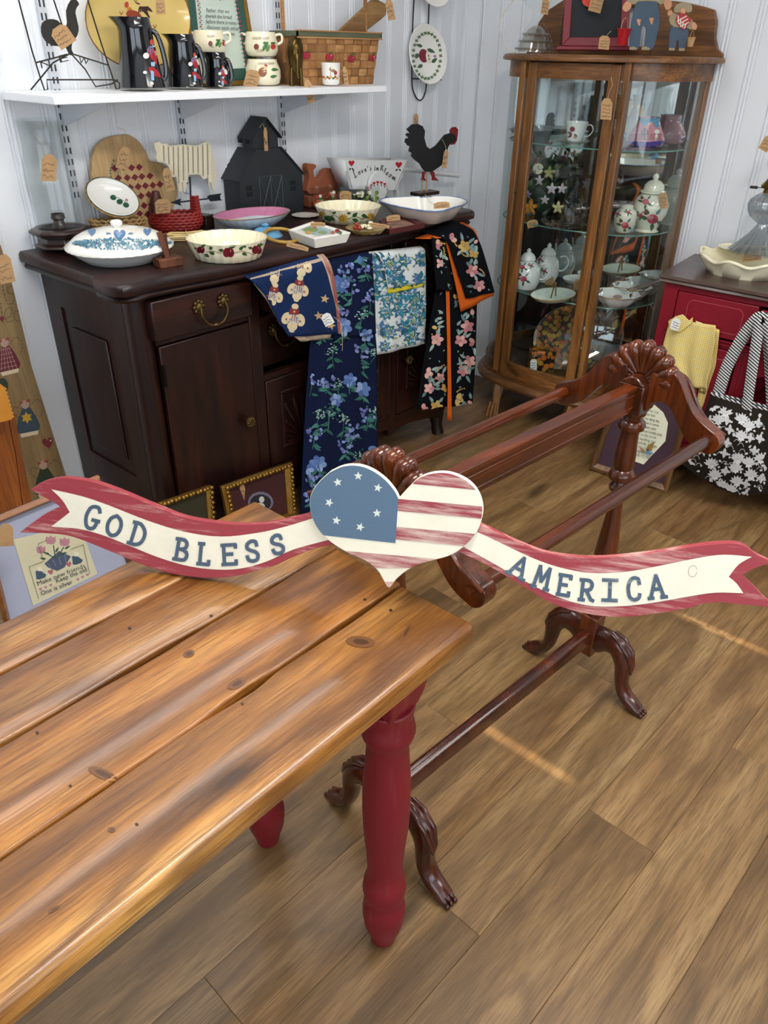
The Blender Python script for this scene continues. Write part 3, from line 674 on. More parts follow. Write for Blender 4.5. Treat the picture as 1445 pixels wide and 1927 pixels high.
dr = wobj('drawer', G().bb((2.235, FY-.028, .782), (2.535, FY+.2, .896)), M_BUF, buf, bevel=.004); bail(dr, 2.39, FY-.030, .853)
# centre top drawer pulled out, cloths hang over its front
dr = wobj('drawer', G().bb((1.552, 1.822, .775), (2.175, 1.842, .885)).bb((1.56, 1.842, .775), (1.575, 2.1, .88)).bb((2.155, 1.842, .775), (2.17, 2.1, .88)).bb((1.56, 1.842, .775), (2.17, 2.1, .785)), M_BUF, buf, bevel=.002)
dr = wobj('drawer', G().bb((1.55, FY+.045, .57), (2.175, FY+.2, .742)), M_DARKIN if 0 else M_BUF, buf, bevel=.003); bail(dr, 1.68, FY+.043, .69)
def panel_door(x0, x1, z0, z1, knobx, fan=True, fy=FY-.008):
    d = wobj('door', G().bb((x0, fy, z0), (x1, fy+.018, z1)), M_BUFZ, buf, bevel=.003)
    Mi = MW[d].inverted()
    def sub(nm, g, m, **k): g.v = [tuple(Mi @ Vector(p)) for p in g.v]; return obj(nm, g, m, d, **k)
    if fan:
        xm, zm = (x0+x1)/2, (z0+z1)/2; hx, hz = (x1-x0)*.27, (z1-z0)*.30
        g = G()
        for i in range(-6, 7):
            a = R(i*14); L = min(hz*1.8/max(.2, math.cos(a)), hx/max(.05, abs(math.sin(a))) if i else 9)
            L = min(L, hz*1.9); g.tube([(xm+math.sin(a)*L*q, fy-.002, zm-hz+math.cos(a)*L*q) for q in (.12, .5, .95)], [.002, .005, .008], 6)
        sub('carved_fan', g, M_BUFZ)
        g = G()
        for a, b in (((xm-hx-.012, zm-hz-.012), (xm+hx+.012, zm-hz)), ((xm-hx-.012, zm+hz), (xm+hx+.012, zm+hz+.012)), ((xm-hx-.012, zm-hz), (xm-hx, zm+hz)), ((xm+hx, zm-hz), (xm+hx+.012, zm+hz))): g.bb((a[0], fy-.004, a[1]), (b[0], fy, b[1]))
        sub('panel_moulding', g, M_BUFZ, bevel=.002)
    if knobx:
        g = G().lathe([(.006, 0), (.006, .012), (.014, .016), (.0195, .022), (.019, .028), (.013, .031)], 20, M=Matrix.Translation((knobx, fy, .437)) @ Matrix.Rotation(R(90), 4, 'X'))
        for k in range(8): a = 2*PI*k/8; g.ball((knobx+.012*math.cos(a), fy-.029, .437+.012*math.sin(a)), .0045, 8, 6)
        sub('knob', g, M_BRASS)
    return d
d = panel_door(1.165, 1.498, .205, .758, 1.452, False)
g = G().tube([(1.167, FY-.012, .64), (1.167, FY-.012, .705)], .005, 8); wobj('hinge', g, plain('dark_iron', '#1a1816', .5, .8), buf)
panel_door(1.548, 1.86, .225, .543, None); panel_door(1.866, 2.178, .225, .543, 1.90); panel_door(2.228, 2.53, .205, .758, 2.27, True)

# ================================================================== WALL SHELF
M_SHELF = plain('white_shelf_laminate', '#eef0f2', .3, var=.01)
M_METAL = plain('white_shelf_metal', '#c9cdd2', .4, .1, var=.03)
M_SLOT = plain('standard_slot', '#2a3038', .8)
SZ = 1.3835
sh = thing('wall_shelf', 'white wall shelf on slotted metal standards above the dark sideboard', 'shelf', (1.86, 2.41, SZ-.02))
wobj('board', G().bb((1.112, 2.118, SZ-.020), (2.415, 2.405, SZ)), M_SHELF, sh, bevel=.0015)
def standards(px_list):
    for px, py in px_list:
        X = aty(px, py, 2.405).x
        st = wobj('standard', G().bb((X-.012, 2.396, 1.06 if X > 1.5 else 1.0), (X+.012, 2.409, 2.1)), M_METAL, sh, bevel=.001)
        Mi = MW[st].inverted(); g = G()
        z = 1.09
        while z < 1.95:
            for s in (-1, 1): g.bb((X+s*.006-.0022, 2.3948, z), (X+s*.006+.0022, 2.397, z+.017))
            z += .031
        g.v = [tuple(Mi @ Vector(p)) for p in g.v]; obj('slots', g, M_SLOT, st, smooth=0, kind='stuff')
        M = Matrix.Identity(4)
        o_ = [(2.395, SZ-.021), (2.16, SZ-.021), (2.16, SZ-.030), (2.395, SZ-.095)]
        wobj('bracket', G().prism(o_, X-.002, X+.002, axis='x').bb((X-.01, 2.17, SZ-.0255), (X+.01, 2.39, SZ-.0205)), M_METAL, sh, smooth=0)
standards([(118, 240), (340, 240), (528, 200)])

# ================================================================== CURIO CABINET
M_OAK = wood('golden_oak', '#a5713a', '#845729', '#472b14', 2, .4, .05, .9, 0, .4, .2)
M_OAKH = wood('golden_oak_rail', '#9c6835', '#7c5027', '#452a13', 1, .4, .08, .9, 0, .4, .2)
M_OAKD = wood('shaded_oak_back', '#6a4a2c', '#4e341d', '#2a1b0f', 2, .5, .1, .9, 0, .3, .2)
M_PANE = thin_glass('curved_pane_glass', (.95, .975, .97), .08, .015, .2)
M_SHG = thin_glass('green_edge_shelf_glass', (.86, .95, .92), .16, .02)
M_SHE = plain('glass_shelf_edge', '#5d8a80', .15, var=.05)
M_MIRR, _nt, _b = newmat('mirror_back'); _b.inputs['Metallic'].default_value = 1; _b.inputs['Roughness'].default_value = .03; _b.inputs['Base Color'].default_value = (.72, .76, .76, 1)
cur = thing('curio_cabinet', 'oak curio cabinet with curved glass sides, mirror back and glass shelves', 'cabinet', (3.06, 1.64, 0))
CB = 3.262; YL, YR_ = 2.03, 1.25
def foot(o=0.0, bow=.035):
    # outline from back-left round the front to back-right, offset outwards by o
    pts = [(CB, YL+o)]
    for i in range(9):
        t = R(10*i+5); pts.append((CB-.06-(.27+o)*math.sin(t), YL-.185+(.185+o)*math.cos(t)))
    pts2 = [(x, YL+YR_-y) for x, y in pts]
    mid = [(CB-.06-.27-o-bow*math.sin(PI*(k+.5)/8)-.004, 1.845-.41*(k+.5)/8) for k in range(8)]
    return pts+mid+pts2[::-1]
def slab(name, o, z0, z1, mat, parent=cur, prof=None, **k):
    prof = prof or [(0, z0), (0, z1)]; n = len(foot()); vs = []; fs = []
    for d, z in prof: vs += [(x, y, z) for x, y in foot(o+d)]
    m = len(prof)
    for j in range(m-1): fs += [(j*n+i, j*n+(i+1) % n, (j+1)*n+(i+1) % n, (j+1)*n+i) for i in range(n)]
    fs += [tuple(range(n)), tuple(range((m-1)*n, m*n))]
    return wobj(name, G().add(vs, fs), mat, parent, smooth=50, **k)
slab('top', .0, 0, 0, M_OAKH, prof=[(.020, 1.468), (.034, 1.470), (.036, 1.478), (.030, 1.488), (.02, 1.491)])
slab('base_moulding', .0, 0, 0, M_OAKH, prof=[(.01, .158), (.034, .162), (.04, .175), (.034, .186), (.012, .196), (.010, .215)])
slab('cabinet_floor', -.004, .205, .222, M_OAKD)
for y0 in (1.845, 1.435):   # door posts / front posts
    X = CB-.06-.27-.012
    wobj('post', G().box((X+.008, y0+(.012 if y0 > 1.6 else -.012), .845), (.034, .026, 1.26)), M_OAK, cur, bevel=.003)
for y0 in (YL-.014, YR_+.014): wobj('back_post', G().box((CB-.018, y0, .845), (.034, .028, 1.26)), M_OAK, cur, bevel=.003)
def curved(name, side, z0, z1, th, mat, inner=0.0, parent=cur, rng=(1, 9)):
    pts = foot(inner)[rng[0]:rng[1]+1] if side == 'L' else foot(inner)[::-1][rng[0]:rng[1]+1]
    if side == 'F': pts = foot(inner)[9:19]
    pts2 = [(x+th if 1 else x, y) for x, y in pts]
    c = Vector((CB-.06, 1.64)); q = []
    for x, y in pts:
        d = Vector((x-c.x, (y-c.y) if side != 'F' else 0)); d.normalize(); q.append((x-d.x*th, y-d.y*th))
    n = len(pts); vs = [(x, y, z) for z in (z0, z1) for x, y in pts+q[::-1]]; m = 2*n
    fs = [(i, (i+1) % m, (i+1) % m+m, i+m) for i in range(m)]+[tuple(range(m)), tuple(range(m, 2*m))]
    return wobj(name, G().add(vs, fs), mat, parent, smooth=50)
for s in 'LR':
    curved('side_top_rail', s, 1.412, 1.470, .016, M_OAKH, .004, rng=(0, 9)); curved('side_bottom_rail', s, .212, .262, .016, M_OAKH, .004, rng=(0, 9))
    curved('side_glass', s, .262, 1.412, .003, M_PANE, -.002, rng=(0, 9))
# door: curved rails, stiles, pane
door = wobj('door', G().box((CB-.06-.27-.010, 1.811, .838), (.022, .040, 1.25)).box((CB-.06-.27-.010, 1.469, .838), (.022, .044, 1.25)), M_OAK, cur, bevel=.003)
curved('door_rail', 'F', 1.412, 1.463, .018, M_OAKH, .004, door); curved('door_rail', 'F', .214, .275, .018, M_OAKH, .004, door)
curved('door_glass', 'F', .275, 1.412, .003, M_PANE, -.003, door)
X = CB-.345
kh = G().lathe([(.008, 0), (.0085, .003), (.006, .0045)], 14, sy=1.5, M=Matrix.Translation((X, 1.846, 1.00)) @ Matrix.Rotation(R(-90), 4, 'Y')); wobj('keyhole', kh, M_BRASS, door)
for z in (1.33, .315):
    g = G().tube([(X, 1.440, z-.03), (X, 1.440, z+.03)], .0042, 10).ball((X, 1.440, z+.034), .0055, 8, 6).ball((X, 1.440, z-.034), .0055, 8, 6); wobj('hinge', g, M_BRASS, door)
wobj('mirror', G().bb((CB-.022, YR_+.03, .225), (CB-.018, YL-.03, 1.465)), M_MIRR, cur, smooth=0)
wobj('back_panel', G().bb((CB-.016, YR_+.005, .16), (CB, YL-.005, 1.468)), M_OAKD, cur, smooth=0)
CS = [1.186, .884, .596]
for z in CS:
    o = slab('glass_shelf', -.022, z-.006, z, M_SHG)
    pts = foot(-.0215)[1:-1]; wobj('shelf_edge', G().tube([(x, y, z-.003) for x, y in pts], .0028, 6), M_SHE, cur)
for Y, Xf in ((1.83, 2.905), (1.445, 2.905), (1.99, 3.22), (1.29, 3.22)):
    g = G().tube([(Xf+.02, Y, .165), (Xf+.005, Y, .13), (Xf-.002, Y, .08), (Xf-.006, Y, .04), (Xf-.014, Y, .0)], [.030, .030, .023, .022, .026], 4)
    for q in (-1, 0, 1): g.tube([(Xf-.02, Y+q*.016, .07), (Xf-.030, Y+q*.018, .03), (Xf-.036, Y+q*.019, .0)], [.006, .009, .010], 8)
    wobj('claw_foot', g, M_OAK, cur)
# gallery board at the back of the top
gal = [(YR_-.03, 1.49), (YR_-.028, 1.50), (YR_-.005, 1.515), (YR_+.012, 1.55), (YR_+.018, 1.60), (YR_+.035, 1.635), (YR_+.075, 1.645), (YR_+.15, 1.66), (1.64, 1.70), (YL-.15, 1.66), (YL-.075, 1.645), (YL-.035, 1.635), (YL-.018, 1.60), (YL-.012, 1.55), (YL+.005, 1.515), (YL+.028, 1.50), (YL+.03, 1.49)]
g = G(); n = len(gal)
fr_ = [(CB-.022, y, z) for y, z in gal]+[(CB-.002, y, z) for y, z in gal]
hole = [(1.50, 1.53), (1.93, 1.53), (1.93, 1.62), (1.50, 1.645)]
wobj('gallery', G().prism(gal[:3]+[(YR_+.012, 1.55)]+[(YR_+.018, 1.60), (YR_+.035, 1.635), (YR_+.075, 1.645), (YR_+.15, 1.66), (YR_+.25, 1.67), (YR_+.25, 1.49)], CB-.022, CB-.002, axis='x').prism([(YR_+.25, 1.655), (YR_+.25, 1.69), (1.64, 1.70), (YL-.13, 1.68), (YL-.13, 1.625)], CB-.022, CB-.002, axis='x').prism([(YR_+.25, 1.49), (YR_+.25, 1.52), (YL-.13, 1.52), (YL-.13, 1.49)], CB-.022, CB-.002, axis='x').prism([(YL-.13, 1.49), (YL-.13, 1.68), (YL-.05, 1.64), (YL-.018, 1.60), (YL+.005, 1.515), (YL+.03, 1.49)], CB-.022, CB-.002, axis='x'), M_OAKH, cur, bevel=.003)

# ================================================================== RED CABINET
M_RED = plain('crimson_paint', '#820a22', .45, var=.08, bmp=.05)
M_REDL = plain('routed_line_wear', '#b0505a', .6)
M_WALN = wood('dark_walnut_top', '#5d4438', '#4a342a', '#2e1f18', 1, .35, .25, .8, 0, .3, .15)
rc = thing('red_cabinet', 'crimson painted cabinet with dark wood top beside curio cabinet', 'cabinet', (3.05, .7, 0))
RX = 2.862; RZ = .80
g = G(); vs = []; fs = []
o1 = [(3.262, 1.175), (2.835, 1.135), (2.835, .25), (3.262, .25)]
for d, z in ((.012, RZ-.030), (.004, RZ-.024), (.008, RZ-.016), (0, RZ-.010), (.003, RZ)):
    vs += [(x+(d if x < 3 else 0), y+(-d if y > .5 else d), z) for x, y in o1]
for j in range(4): fs += [(j*4+i, j*4+(i+1) % 4, (j+1)*4+(i+1) % 4, (j+1)*4+i) for i in range(4)]
fs += [(0, 1, 2, 3), (16, 17, 18, 19)]; wobj('top', G().add(vs, fs), M_WALN, rc, smooth=0)
g = G().bb((RX, 1.09, .0), (3.255, 1.112, RZ-.03)).bb((RX, .26, .0), (3.255, .28, RZ-.03)).bb((3.24, .27, 0), (3.255, 1.1, RZ-.03)).bb((RX+.02, .27, .10), (3.25, 1.1, .12)); wobj('carcase', g, M_RED, rc, smooth=0)
g = G().bb((RX-.002, 1.06, 0), (RX+.016, 1.112, RZ-.03)).bb((RX-.001, .27, RZ-.05), (RX+.016, 1.112, RZ-.03)).bb((RX-.001, .27, .575), (RX+.016, 1.112, .600)).bb((RX-.001, .27, .10), (RX+.016, 1.112, .14)); wobj('face_frame', g, M_RED, rc, smooth=0, bevel=.001)
wobj('frame_moulding', G().bb((RX-.008, .27, .600), (RX, 1.08, .606)).bb((RX-.008, .27, .587), (RX, 1.08, .593)), M_RED, rc)
for y0, y1, x_ in ((1.056, .765, RX-.006), (.745, .47, RX-.045), (.455, .28, RX-.006)):
    d = wobj('drawer', G().bb((x_, y1, .612), (x_+.018, y0, .748)).bb((x_+.018, y1+.01, .62), (3.2, y0-.01, .735)), M_RED, rc, bevel=.003)
    hy, hz, c = (y0-y1)/2-.045, .046, .014; ym, zm = (y0+y1)/2, .680
    o_ = [(ym-hy+c, zm-hz), (ym+hy-c, zm-hz), (ym+hy, zm-hz+c), (ym+hy, zm+hz-c), (ym+hy-c, zm+hz), (ym-hy+c, zm+hz), (ym-hy, zm+hz-c), (ym-hy, zm-hz+c)]
    Mi = MW[d].inverted(); g = G().tube([(x_-.0002, y, z) for y, z in o_], .0011, 5, closed=True); g.v = [tuple(Mi @ Vector(p)) for p in g.v]; obj('routed_line', g, M_REDL, d)
    if y0 < 1:
        g = G().ball((x_-.018, ym, zm-.03), (.011, .012, .012), 10, 8).tube([(x_, ym, zm-.03), (x_-.012, ym, zm-.03)], .005, 8); g.v = [tuple(Mi @ Vector(p)) for p in g.v]; obj('knob', g, plain('dark_bronze', '#2c2320', .4, .8), d)
for y0, y1 in ((1.056, .80), ):
    d = wobj('door', G().bb((RX-.008, y1, .145), (RX+.010, y0, .572)), M_RED, rc, bevel=.003)
    Mi = MW[d].inverted()
    g = G().bb((RX-.014, y1+.03, .18), (RX-.006, y0-.03, .54)); g.v = [tuple(Mi @ Vector(p)) for p in g.v]; obj('raised_panel', g, M_RED, d, bevel=.006)
wobj('divider', G().bb((RX, .745, .12), (3.24, .795, .575)).bb((RX-.004, .752, .12), (RX, .758, .575)).bb((RX-.004, .776, .12), (RX, .782, .575)), M_RED, rc, bevel=.001)
wobj('inner_shelf', G().bb((RX+.03, .28, .36), (3.24, .745, .375)), M_RED, rc)
o_ = [(.28, .575), (.745, .575), (.745, .48), (.70, .505), (.62, .53), (.51, .54), (.40, .53), (.32, .505), (.28, .48)]
wobj('arched_rail', G().prism(o_, RX, RX+.014, axis='x'), M_RED, rc)
# ================================================================== SMALL THINGS
rnd = random.Random(11)
K_CREAM = plain('cream_glaze', '#ece4c6', .22, var=.03, coat=.3); K_WHITE = plain('white_glaze', '#eceae2', .2, var=.02, coat=.3)
K_GREYW = plain('grey_white_glaze', '#cfd0cd', .25, var=.03, coat=.3)
K_BLACK = plain('black_enamel', '#07080d', .12, coat=.6, var=.1); K_KRAFT = plain('kraft_card', '#b08a5e', .75, var=.08, sc_=60)
K_CARDW = plain('white_card', '#e4e4e0', .7, var=.02); K_STRING = plain('twine', '#b6a88c', .8)
K_IRON = plain('black_iron_wire', '#141414', .45, .4); K_RUSTY = plain('brown_metal', '#2e2a26', .55, .6, var=.2)
K_GLASS = thin_glass('clear_glass', (.975, .988, .99), .04, .02, .16); K_GREYG = thin_glass('smoky_glass', (.86, .88, .89), .22, .03, .3); K_PINKG = thin_glass('pink_glass', (.93, .78, .73), .25, .03)
K_GOLD = plain('gilt', '#94702f', .36, .8, var=.25, bmp=.3); K_PINK = plain('pink_glaze', '#c27a9c', .28, var=.1, coat=.3)
K_DKWOOD = wood('dark_turned_wood', '#4a2a22', '#36201a', '#20120e', 2, .35, .2)
K_PALEW = wood('pale_board_wood', '#dcc193', '#c9a877', '#a38155', 2, .55, .05, 1, 0, .4, .1)
K_TERRA = plain('terracotta', '#9a5537', .8, var=.12, bmp=.1); K_BARN = plain('painted_black_tin', '#262b2f', .5, .2, var=.2)
K_WICKER = plain('natural_wicker', '#a3814f', .7, var=.25, sc_=60, bmp=.5); K_REDW = plain('red_wicker', '#93231d', .5, var=.2, sc_=60, bmp=.4)
K_BLKP = streaky('rubbed_black_paint', '#1a1a1a', '#5a4a3a', .78, 2, .55, .06)
KX = {}
def col(name, h, **k): return plain(name, h, **k)
def openp(rows, t=.004, floor=.006):
    out = list(rows); r0, z0 = out[0]; inner = [(max(.002, r-t), z) for r, z in out[::-1] if z > z0+floor+.002]
    return [(.001, z0)]+out+inner+[(max(.002, out[0][0]-t), z0+floor), (.001, z0+floor)]
def place(name, label, cat, px, z, rz=0, group=None):
    if isinstance(px, Vector): P = Vector((px[0], px[1], z))
    elif z == SZ: P = aty(px[0], px[1], SHY); P.z = SZ
    else: P = atz(px[0], px[1], z)
    return thing(name, label, cat, tuple(P), (0, 0, rz), group)
SHY = 2.25
def P_(t): return MW[t].translation
def pot(t, part, rows, mat, th=.004, n=36, sx=1, sy=1, wave=None, open_=True, smooth=50, **k):
    r = vp(P_(t), rows); r = [(a, max(b, 0.0)) for a, b in r]
    if rows and open_: r = openp(r, th)
    return obj(part, G().lathe(r, n, sx=sx, sy=sy, wave=wave), mat, t, smooth=smooth, **k)
def facing(P): # yaw so that local -Y looks to the camera
    d = Vector(P)-CAM; return math.atan2(d.y, d.x)-PI/2
def flat(name, label, cat, px, z=None, y=None, x=None, yaw=None, tilt=0, group=None):
    P = atz(*px, z) if z is not None else (aty(*px, y) if y is not None else atx(*px, x))
    return thing(name, label, cat, tuple(P), (-R(tilt), 0, facing(P) if yaw is None else yaw), group)
def cut(t, part, pts, th, mat, y0=0, sm=0, **k):
    if sm: pts = smoothline(pts, sm)
    return obj(part, G().prism(trace(t, pts, y0), y0, y0+th), mat, t, **k)
def sheetpr(t, tg, polys, **k): return pr(t, tg, polys, **k)
TAGN = [0]
def tag(cx, cy, w_, h, a, P, label, white=False, string=None, yaw=None, rows=3, group=None, notch=True):
    """paper price tag: card, twine and pen marks, hanging at P"""
    TAGN[0] += 1; rn = random.Random(TAGN[0]); P = Vector(P); d = ray(cx, cy); nh = Vector((P.x, P.y, 0)).normalized(); P = CAM + d*((P-CAM).dot(nh)/d.dot(nh)) - d*.006
    t = thing('price_tag', label, 'price tag', tuple(P), (0, 0, facing(P) if yaw is None else yaw), group or 'paper price tags')
    q = [(-.5, .5), (.5, .5), (.5, -.3), (.25, -.5), (-.25, -.5), (-.5, -.3)] if notch else [(-.5, .5), (.5, .5), (.5, -.5), (-.5, -.5)]
    c = cut(t, 'card', rotp([(x*w_, y*h) for x, y in q], cx, cy, a), .0008, K_CARDW if white else K_KRAFT, smooth=0)
    pr(t, c, scrib(cx-w_*.42, cy-h*.25, cx+w_*.42, cy+h*.42, rows, rn, a), 'pen_marks', .6, off=.0004)
    if string:
        pts = [lpx(t, *p) for p in string]; obj('twine', G().tube([(x, -.001, z) for x, z in pts], .0008, 5), K_STRING, t)
    return t
# ---------------------------------------------------------------- on the wall shelf
Z = SZ
t = flat('weathervane_stand', 'tall brown metal rooster weathervane with N E W letters at left end of shelf', 'weathervane', (143, 165), y=2.22)
g = G()
for L in ([(35, 0), (60, 95), (77, 150), (84, 170), (90, 168), (88, 150), (150, 150), (215, 150), (225, 156), (225, 166), (219, 168), (210, 140), (190, 80), (165, 0)], [(58, 169), (100, 118), (133, 100)], [(133, 100), (160, 130), (180, 163), (210, 158), (222, 150)], [(67, 118), (130, 102)], [(138, 102), (205, 123)], [(101, 0), (117, 48)]):
    g.tube([(x, 0, z) for x, z in trace(t, L)], .0022, 6)
obj('wire_frame', g, K_RUSTY, t)
cut(t, 'rooster', [(133, 0), (124, 20), (126, 42), (121, 50), (108, 38), (92, 36), (79, 43), (77, 60), (84, 76), (100, 86), (121, 88), (126, 95), (132, 104), (139, 102), (135, 94), (136, 82), (146, 66), (148, 50), (142, 24), (146, 12), (149, 8), (144, 0)], .003, K_RUSTY, sm=2)
ft = obj('letters', G(), K_RUSTY, t) if 0 else None
g = G()
for ch, x, y, h in (('N', 76, 129, 14), ('E', 110, 119, 15), ('W', 147, 119, 13)):
    for f in [q for c, q in txtw(ch, x, y, 20, h, -14 if ch != 'W' else 8)]: g.prism(trace(t, f), -.002, .002)
obj('compass_letters', g, K_RUSTY, t, smooth=0)
tag(118, 68, 34, 42, -35, P_(t), 'kraft price tag on the metal rooster weathervane')
t = flat('platter', 'large oval yellow platter with a painted rooster leaning on the wall', 'platter', (262, 160), y=2.335, tilt=9, yaw=R(4))
g = G(); o_ = smoothline(ell(259, 36, 100, 92, 24, 20), 2); o2 = smoothline(ell(259, 36, 80, 73, 24, 20), 2)
a, b = trace(t, o_, -.018), trace(t, o2, -.002); n = len(a)
vs = [(x, -.020, z) for x, z in a]+[(x, -.004, z) for x, z in b]+[(x, -.016, z) for x, z in a]+[(x, 0, z) for x, z in b]
fs = [(i, (i+1) % n, n+(i+1) % n, n+i) for i in range(n)]+[tuple(range(n, 2*n))]+[(2*n+i, 3*n+i, 3*n+(i+1) % n, 2*n+(i+1) % n) for i in range(n)]+[tuple(range(3*n, 4*n))]+[(i, 2*n+i, 2*n+(i+1) % n, (i+1) % n) for i in range(n)]
pl = obj('plate', G().add(vs, fs), plain('mustard_glaze', '#cdb268', .2, var=.05, coat=.4), t)
rim = obj('rim', G().tube([(x, -.019, z) for x, z in a], .0018, 6, closed=True), plain('brown_rim_glaze', '#6b3f1e', .3), t)
pp = []
for a_ in range(-60, 50, 14): pp += [('#3a1d1a', s) for s in stroke(smoothline([(281, 33), (280-6+a_*.05, 22), (272+a_*.15, 13), (276+a_*.25, 18+abs(a_)*.1)], 2, False), 2.5)]
pp += [('#b03a2a', ell(238, 9, 4, 6)), ('#b5712c', leaf(240, 12, 22, 9, 60)), ('#8a3a22', ell(252, 30, 16, 10, 25)), ('#5a2a20', leaf(255, 5, 10, 3, 20))]
for x, y in ((255, 2), (291, 50), (228, 25), (228, 60), (290, 100)): pp += [('#7a4a20', s) for s in stroke([(x-3, y-3), (x, y+3), (x+3, y-3)], 1.3)]
pr(t, pl, pp, 'painted_rooster', .25, maxe=8)
tag(302, 12, 18, 30, -4, P_(t)+Vector((0, -.03, 0)), 'kraft price tag hanging on the yellow platter')
def pitcher(px, rows, spout, hnd, label, figs, hw_r):
    t = place('pitcher', label, 'pitcher', px, Z, 0, 'black enamel pitchers on the shelf')
    r = vp(P_(t), rows); P = P_(t); yaw = facing(P)
    z_n = r[-3][1]
    def wv(a, j):
        if j < len(r)-2: return 0
        return .45*max(0, math.cos(a-(PI+yaw)))**6
    rr = openp(r, .003)
    b = obj('body', G().lathe(rr, 48, wave=lambda a, j: (.60*max(0, math.cos(a-(PI+yaw)))**4 if rr[j][1] > r[-1][1]-.006 else (.22*max(0, math.cos(a-(PI+yaw)))**5 if rr[j][1] > r[-2][1]-.004 else 0))), K_BLACK, t, smooth=60)
    dirx = Vector((math.cos(yaw), math.sin(yaw), 0))
    pts = []
    for x, y in hnd: z = lz(P, y); c = atz(x, y, P.z+z); q = dirx*((x-px[0]-0)*depth(P)/FF*1.0); pts.append((q.x, q.y, z))
    obj('handle', G().tube(smoothline(pts, 4, False), [(.004, .0075)]*(4*(len(pts)-1)+1), 10), K_BLACK, t, smooth=60)
    g = G()
    for q in (1, -4): g.tube([((r[q][0]+.0003)*math.cos(2*PI*i/32), (r[q][0]+.0003)*math.sin(2*PI*i/32), r[q][1]) for i in range(32)], .0018, 6, closed=True)
    obj('ring', g, K_BLACK, t) if 0 else None
    pr(t, b, figs, 'painted_figure', .3, maxe=6, off=.0012)
    return t
def figure(cx, cy, s):
    o = []
    o += [('#d8d8d2', ell(cx-12*s, cy+1*s, 6*s, 6*s)), ('#d8d8d2', ell(cx+11*s, cy-6*s, 7*s, 12*s, -20)), ('#5f87b0', ell(cx-4*s, cy-10*s, 6*s, 9*s, 15)), ('#a3202c', leaf(cx-6*s, cy-18*s, 40*s, 14*s, 68)), ('#c4463a', ell(cx-1*s, cy-26*s, 4*s, 6*s)), ('#d8d8d2', ell(cx+3*s, cy-20*s, 3*s, 4*s)), ('#9db7cf', [(cx-3*s, cy+14*s), (cx+6*s, cy+13*s), (cx+5*s, cy+22*s), (cx-2*s, cy+22*s)]), ('#a3202c', leaf(cx-8*s, cy+24*s, 34*s, 14*s, 38)), ('#7fb0d0', [(cx-3*s, cy+30*s), (cx+3*s, cy+32*s), (cx+4*s, cy+50*s), (cx-2*s, cy+50*s)]), ('#d8d8d2', ell(cx-14*s, cy+34*s, 4*s, 3*s)), ('#c9c9c0', ell(cx-1*s, cy+56*s, 4*s, 4*s))]
    return o
pitcher((268, 163), [(164, 42), (158, 41), (110, 35), (60, 31), (52, 32), (44, 30), (32, 29)], None, [(290, 56), (302, 60), (310, 80), (315, 120), (312, 146), (300, 150)], 'tallest black enamel pitcher with painted farm figure', figure(286, 104, .95), 31)
pitcher((350, 161), [(163, 33), (158, 32), (120, 29), (84, 25), (77, 26), (71, 24), (64, 23)], None, [(368, 84), (378, 88), (384, 105), (387, 130), (384, 146), (375, 148)], 'middle-sized black enamel pitcher with painted farm figure', figure(366, 120, .66), 25)
pitcher((411, 160), [(162, 24), (158, 23), (130, 21), (115, 19), (110, 20), (105, 18), (98, 17)], None, [(424, 112), (432, 114), (436, 128), (437, 145), (433, 154), (427, 153)], 'smallest black enamel pitcher with painted farm figure', figure(419, 138, .46), 18)
SHY = 2.335
# framed verse
t = flat('framed_verse', 'green matted verse in a gilt frame standing on the shelf behind soup mugs', 'picture', (420, 157), y=2.352, tilt=7, yaw=R(2))
q = [(352, -12), (457, -18), (482, 150), (368, 156)]
b_ = cut(t, 'backing', [(352, -12), (457, -18), (485, 152), (368, 158)], .006, plain('green_mat', '#1f4f42', .8, var=.05), y0=.002, smooth=0)
mt = b_
cut(t, 'glazing', [(352, -12), (457, -18), (482, 150), (368, 156)], .0008, K_GLASS, y0=-.003, smooth=0)
for a, b in (((457, -18), (485, 152)), ((485, 154), (366, 160)), ((366, 160), (348, -12))):
    (x0, z0), (x1, z1) = trace(t, [a, b]); obj('frame_bar', G().tube([(x0, 0, z0), (x1, 0, z1)], [(.007, .008)]*2, 8), K_GOLD, t)
pp = [('#cdd6c8', [(366, -10), (440, -15), (462, 128), (380, 132)])]
for i, s in enumerate(('Father, that we', 'cherish the bread', 'before there is none,', 'discover each other', 'before we leave')): pp += txtw(s, 387+i*1.0-(3 if i else 0), 23+i*10.5, [44, 50, 58, 62, 52][i], 8, 3, '#23282a')
pp += txt('Prayer', 395, -1, 9, 2, '#1f2424')
for i in range(16): pp += [('#a8455a', heart(370+i*.9, 3+i*8, 2)), ('#a8455a', heart(443+i*1.2, 1+i*8, 2)), ('#2f6a4c', ell(373+i*.9, 7+i*8, 1.6, 1)), ('#2f6a4c', ell(440+i*1.2, 5+i*8, 1.6, 1))]
pr(t, mt, pp, 'verse_print', .7, maxe=40, off=.0008)
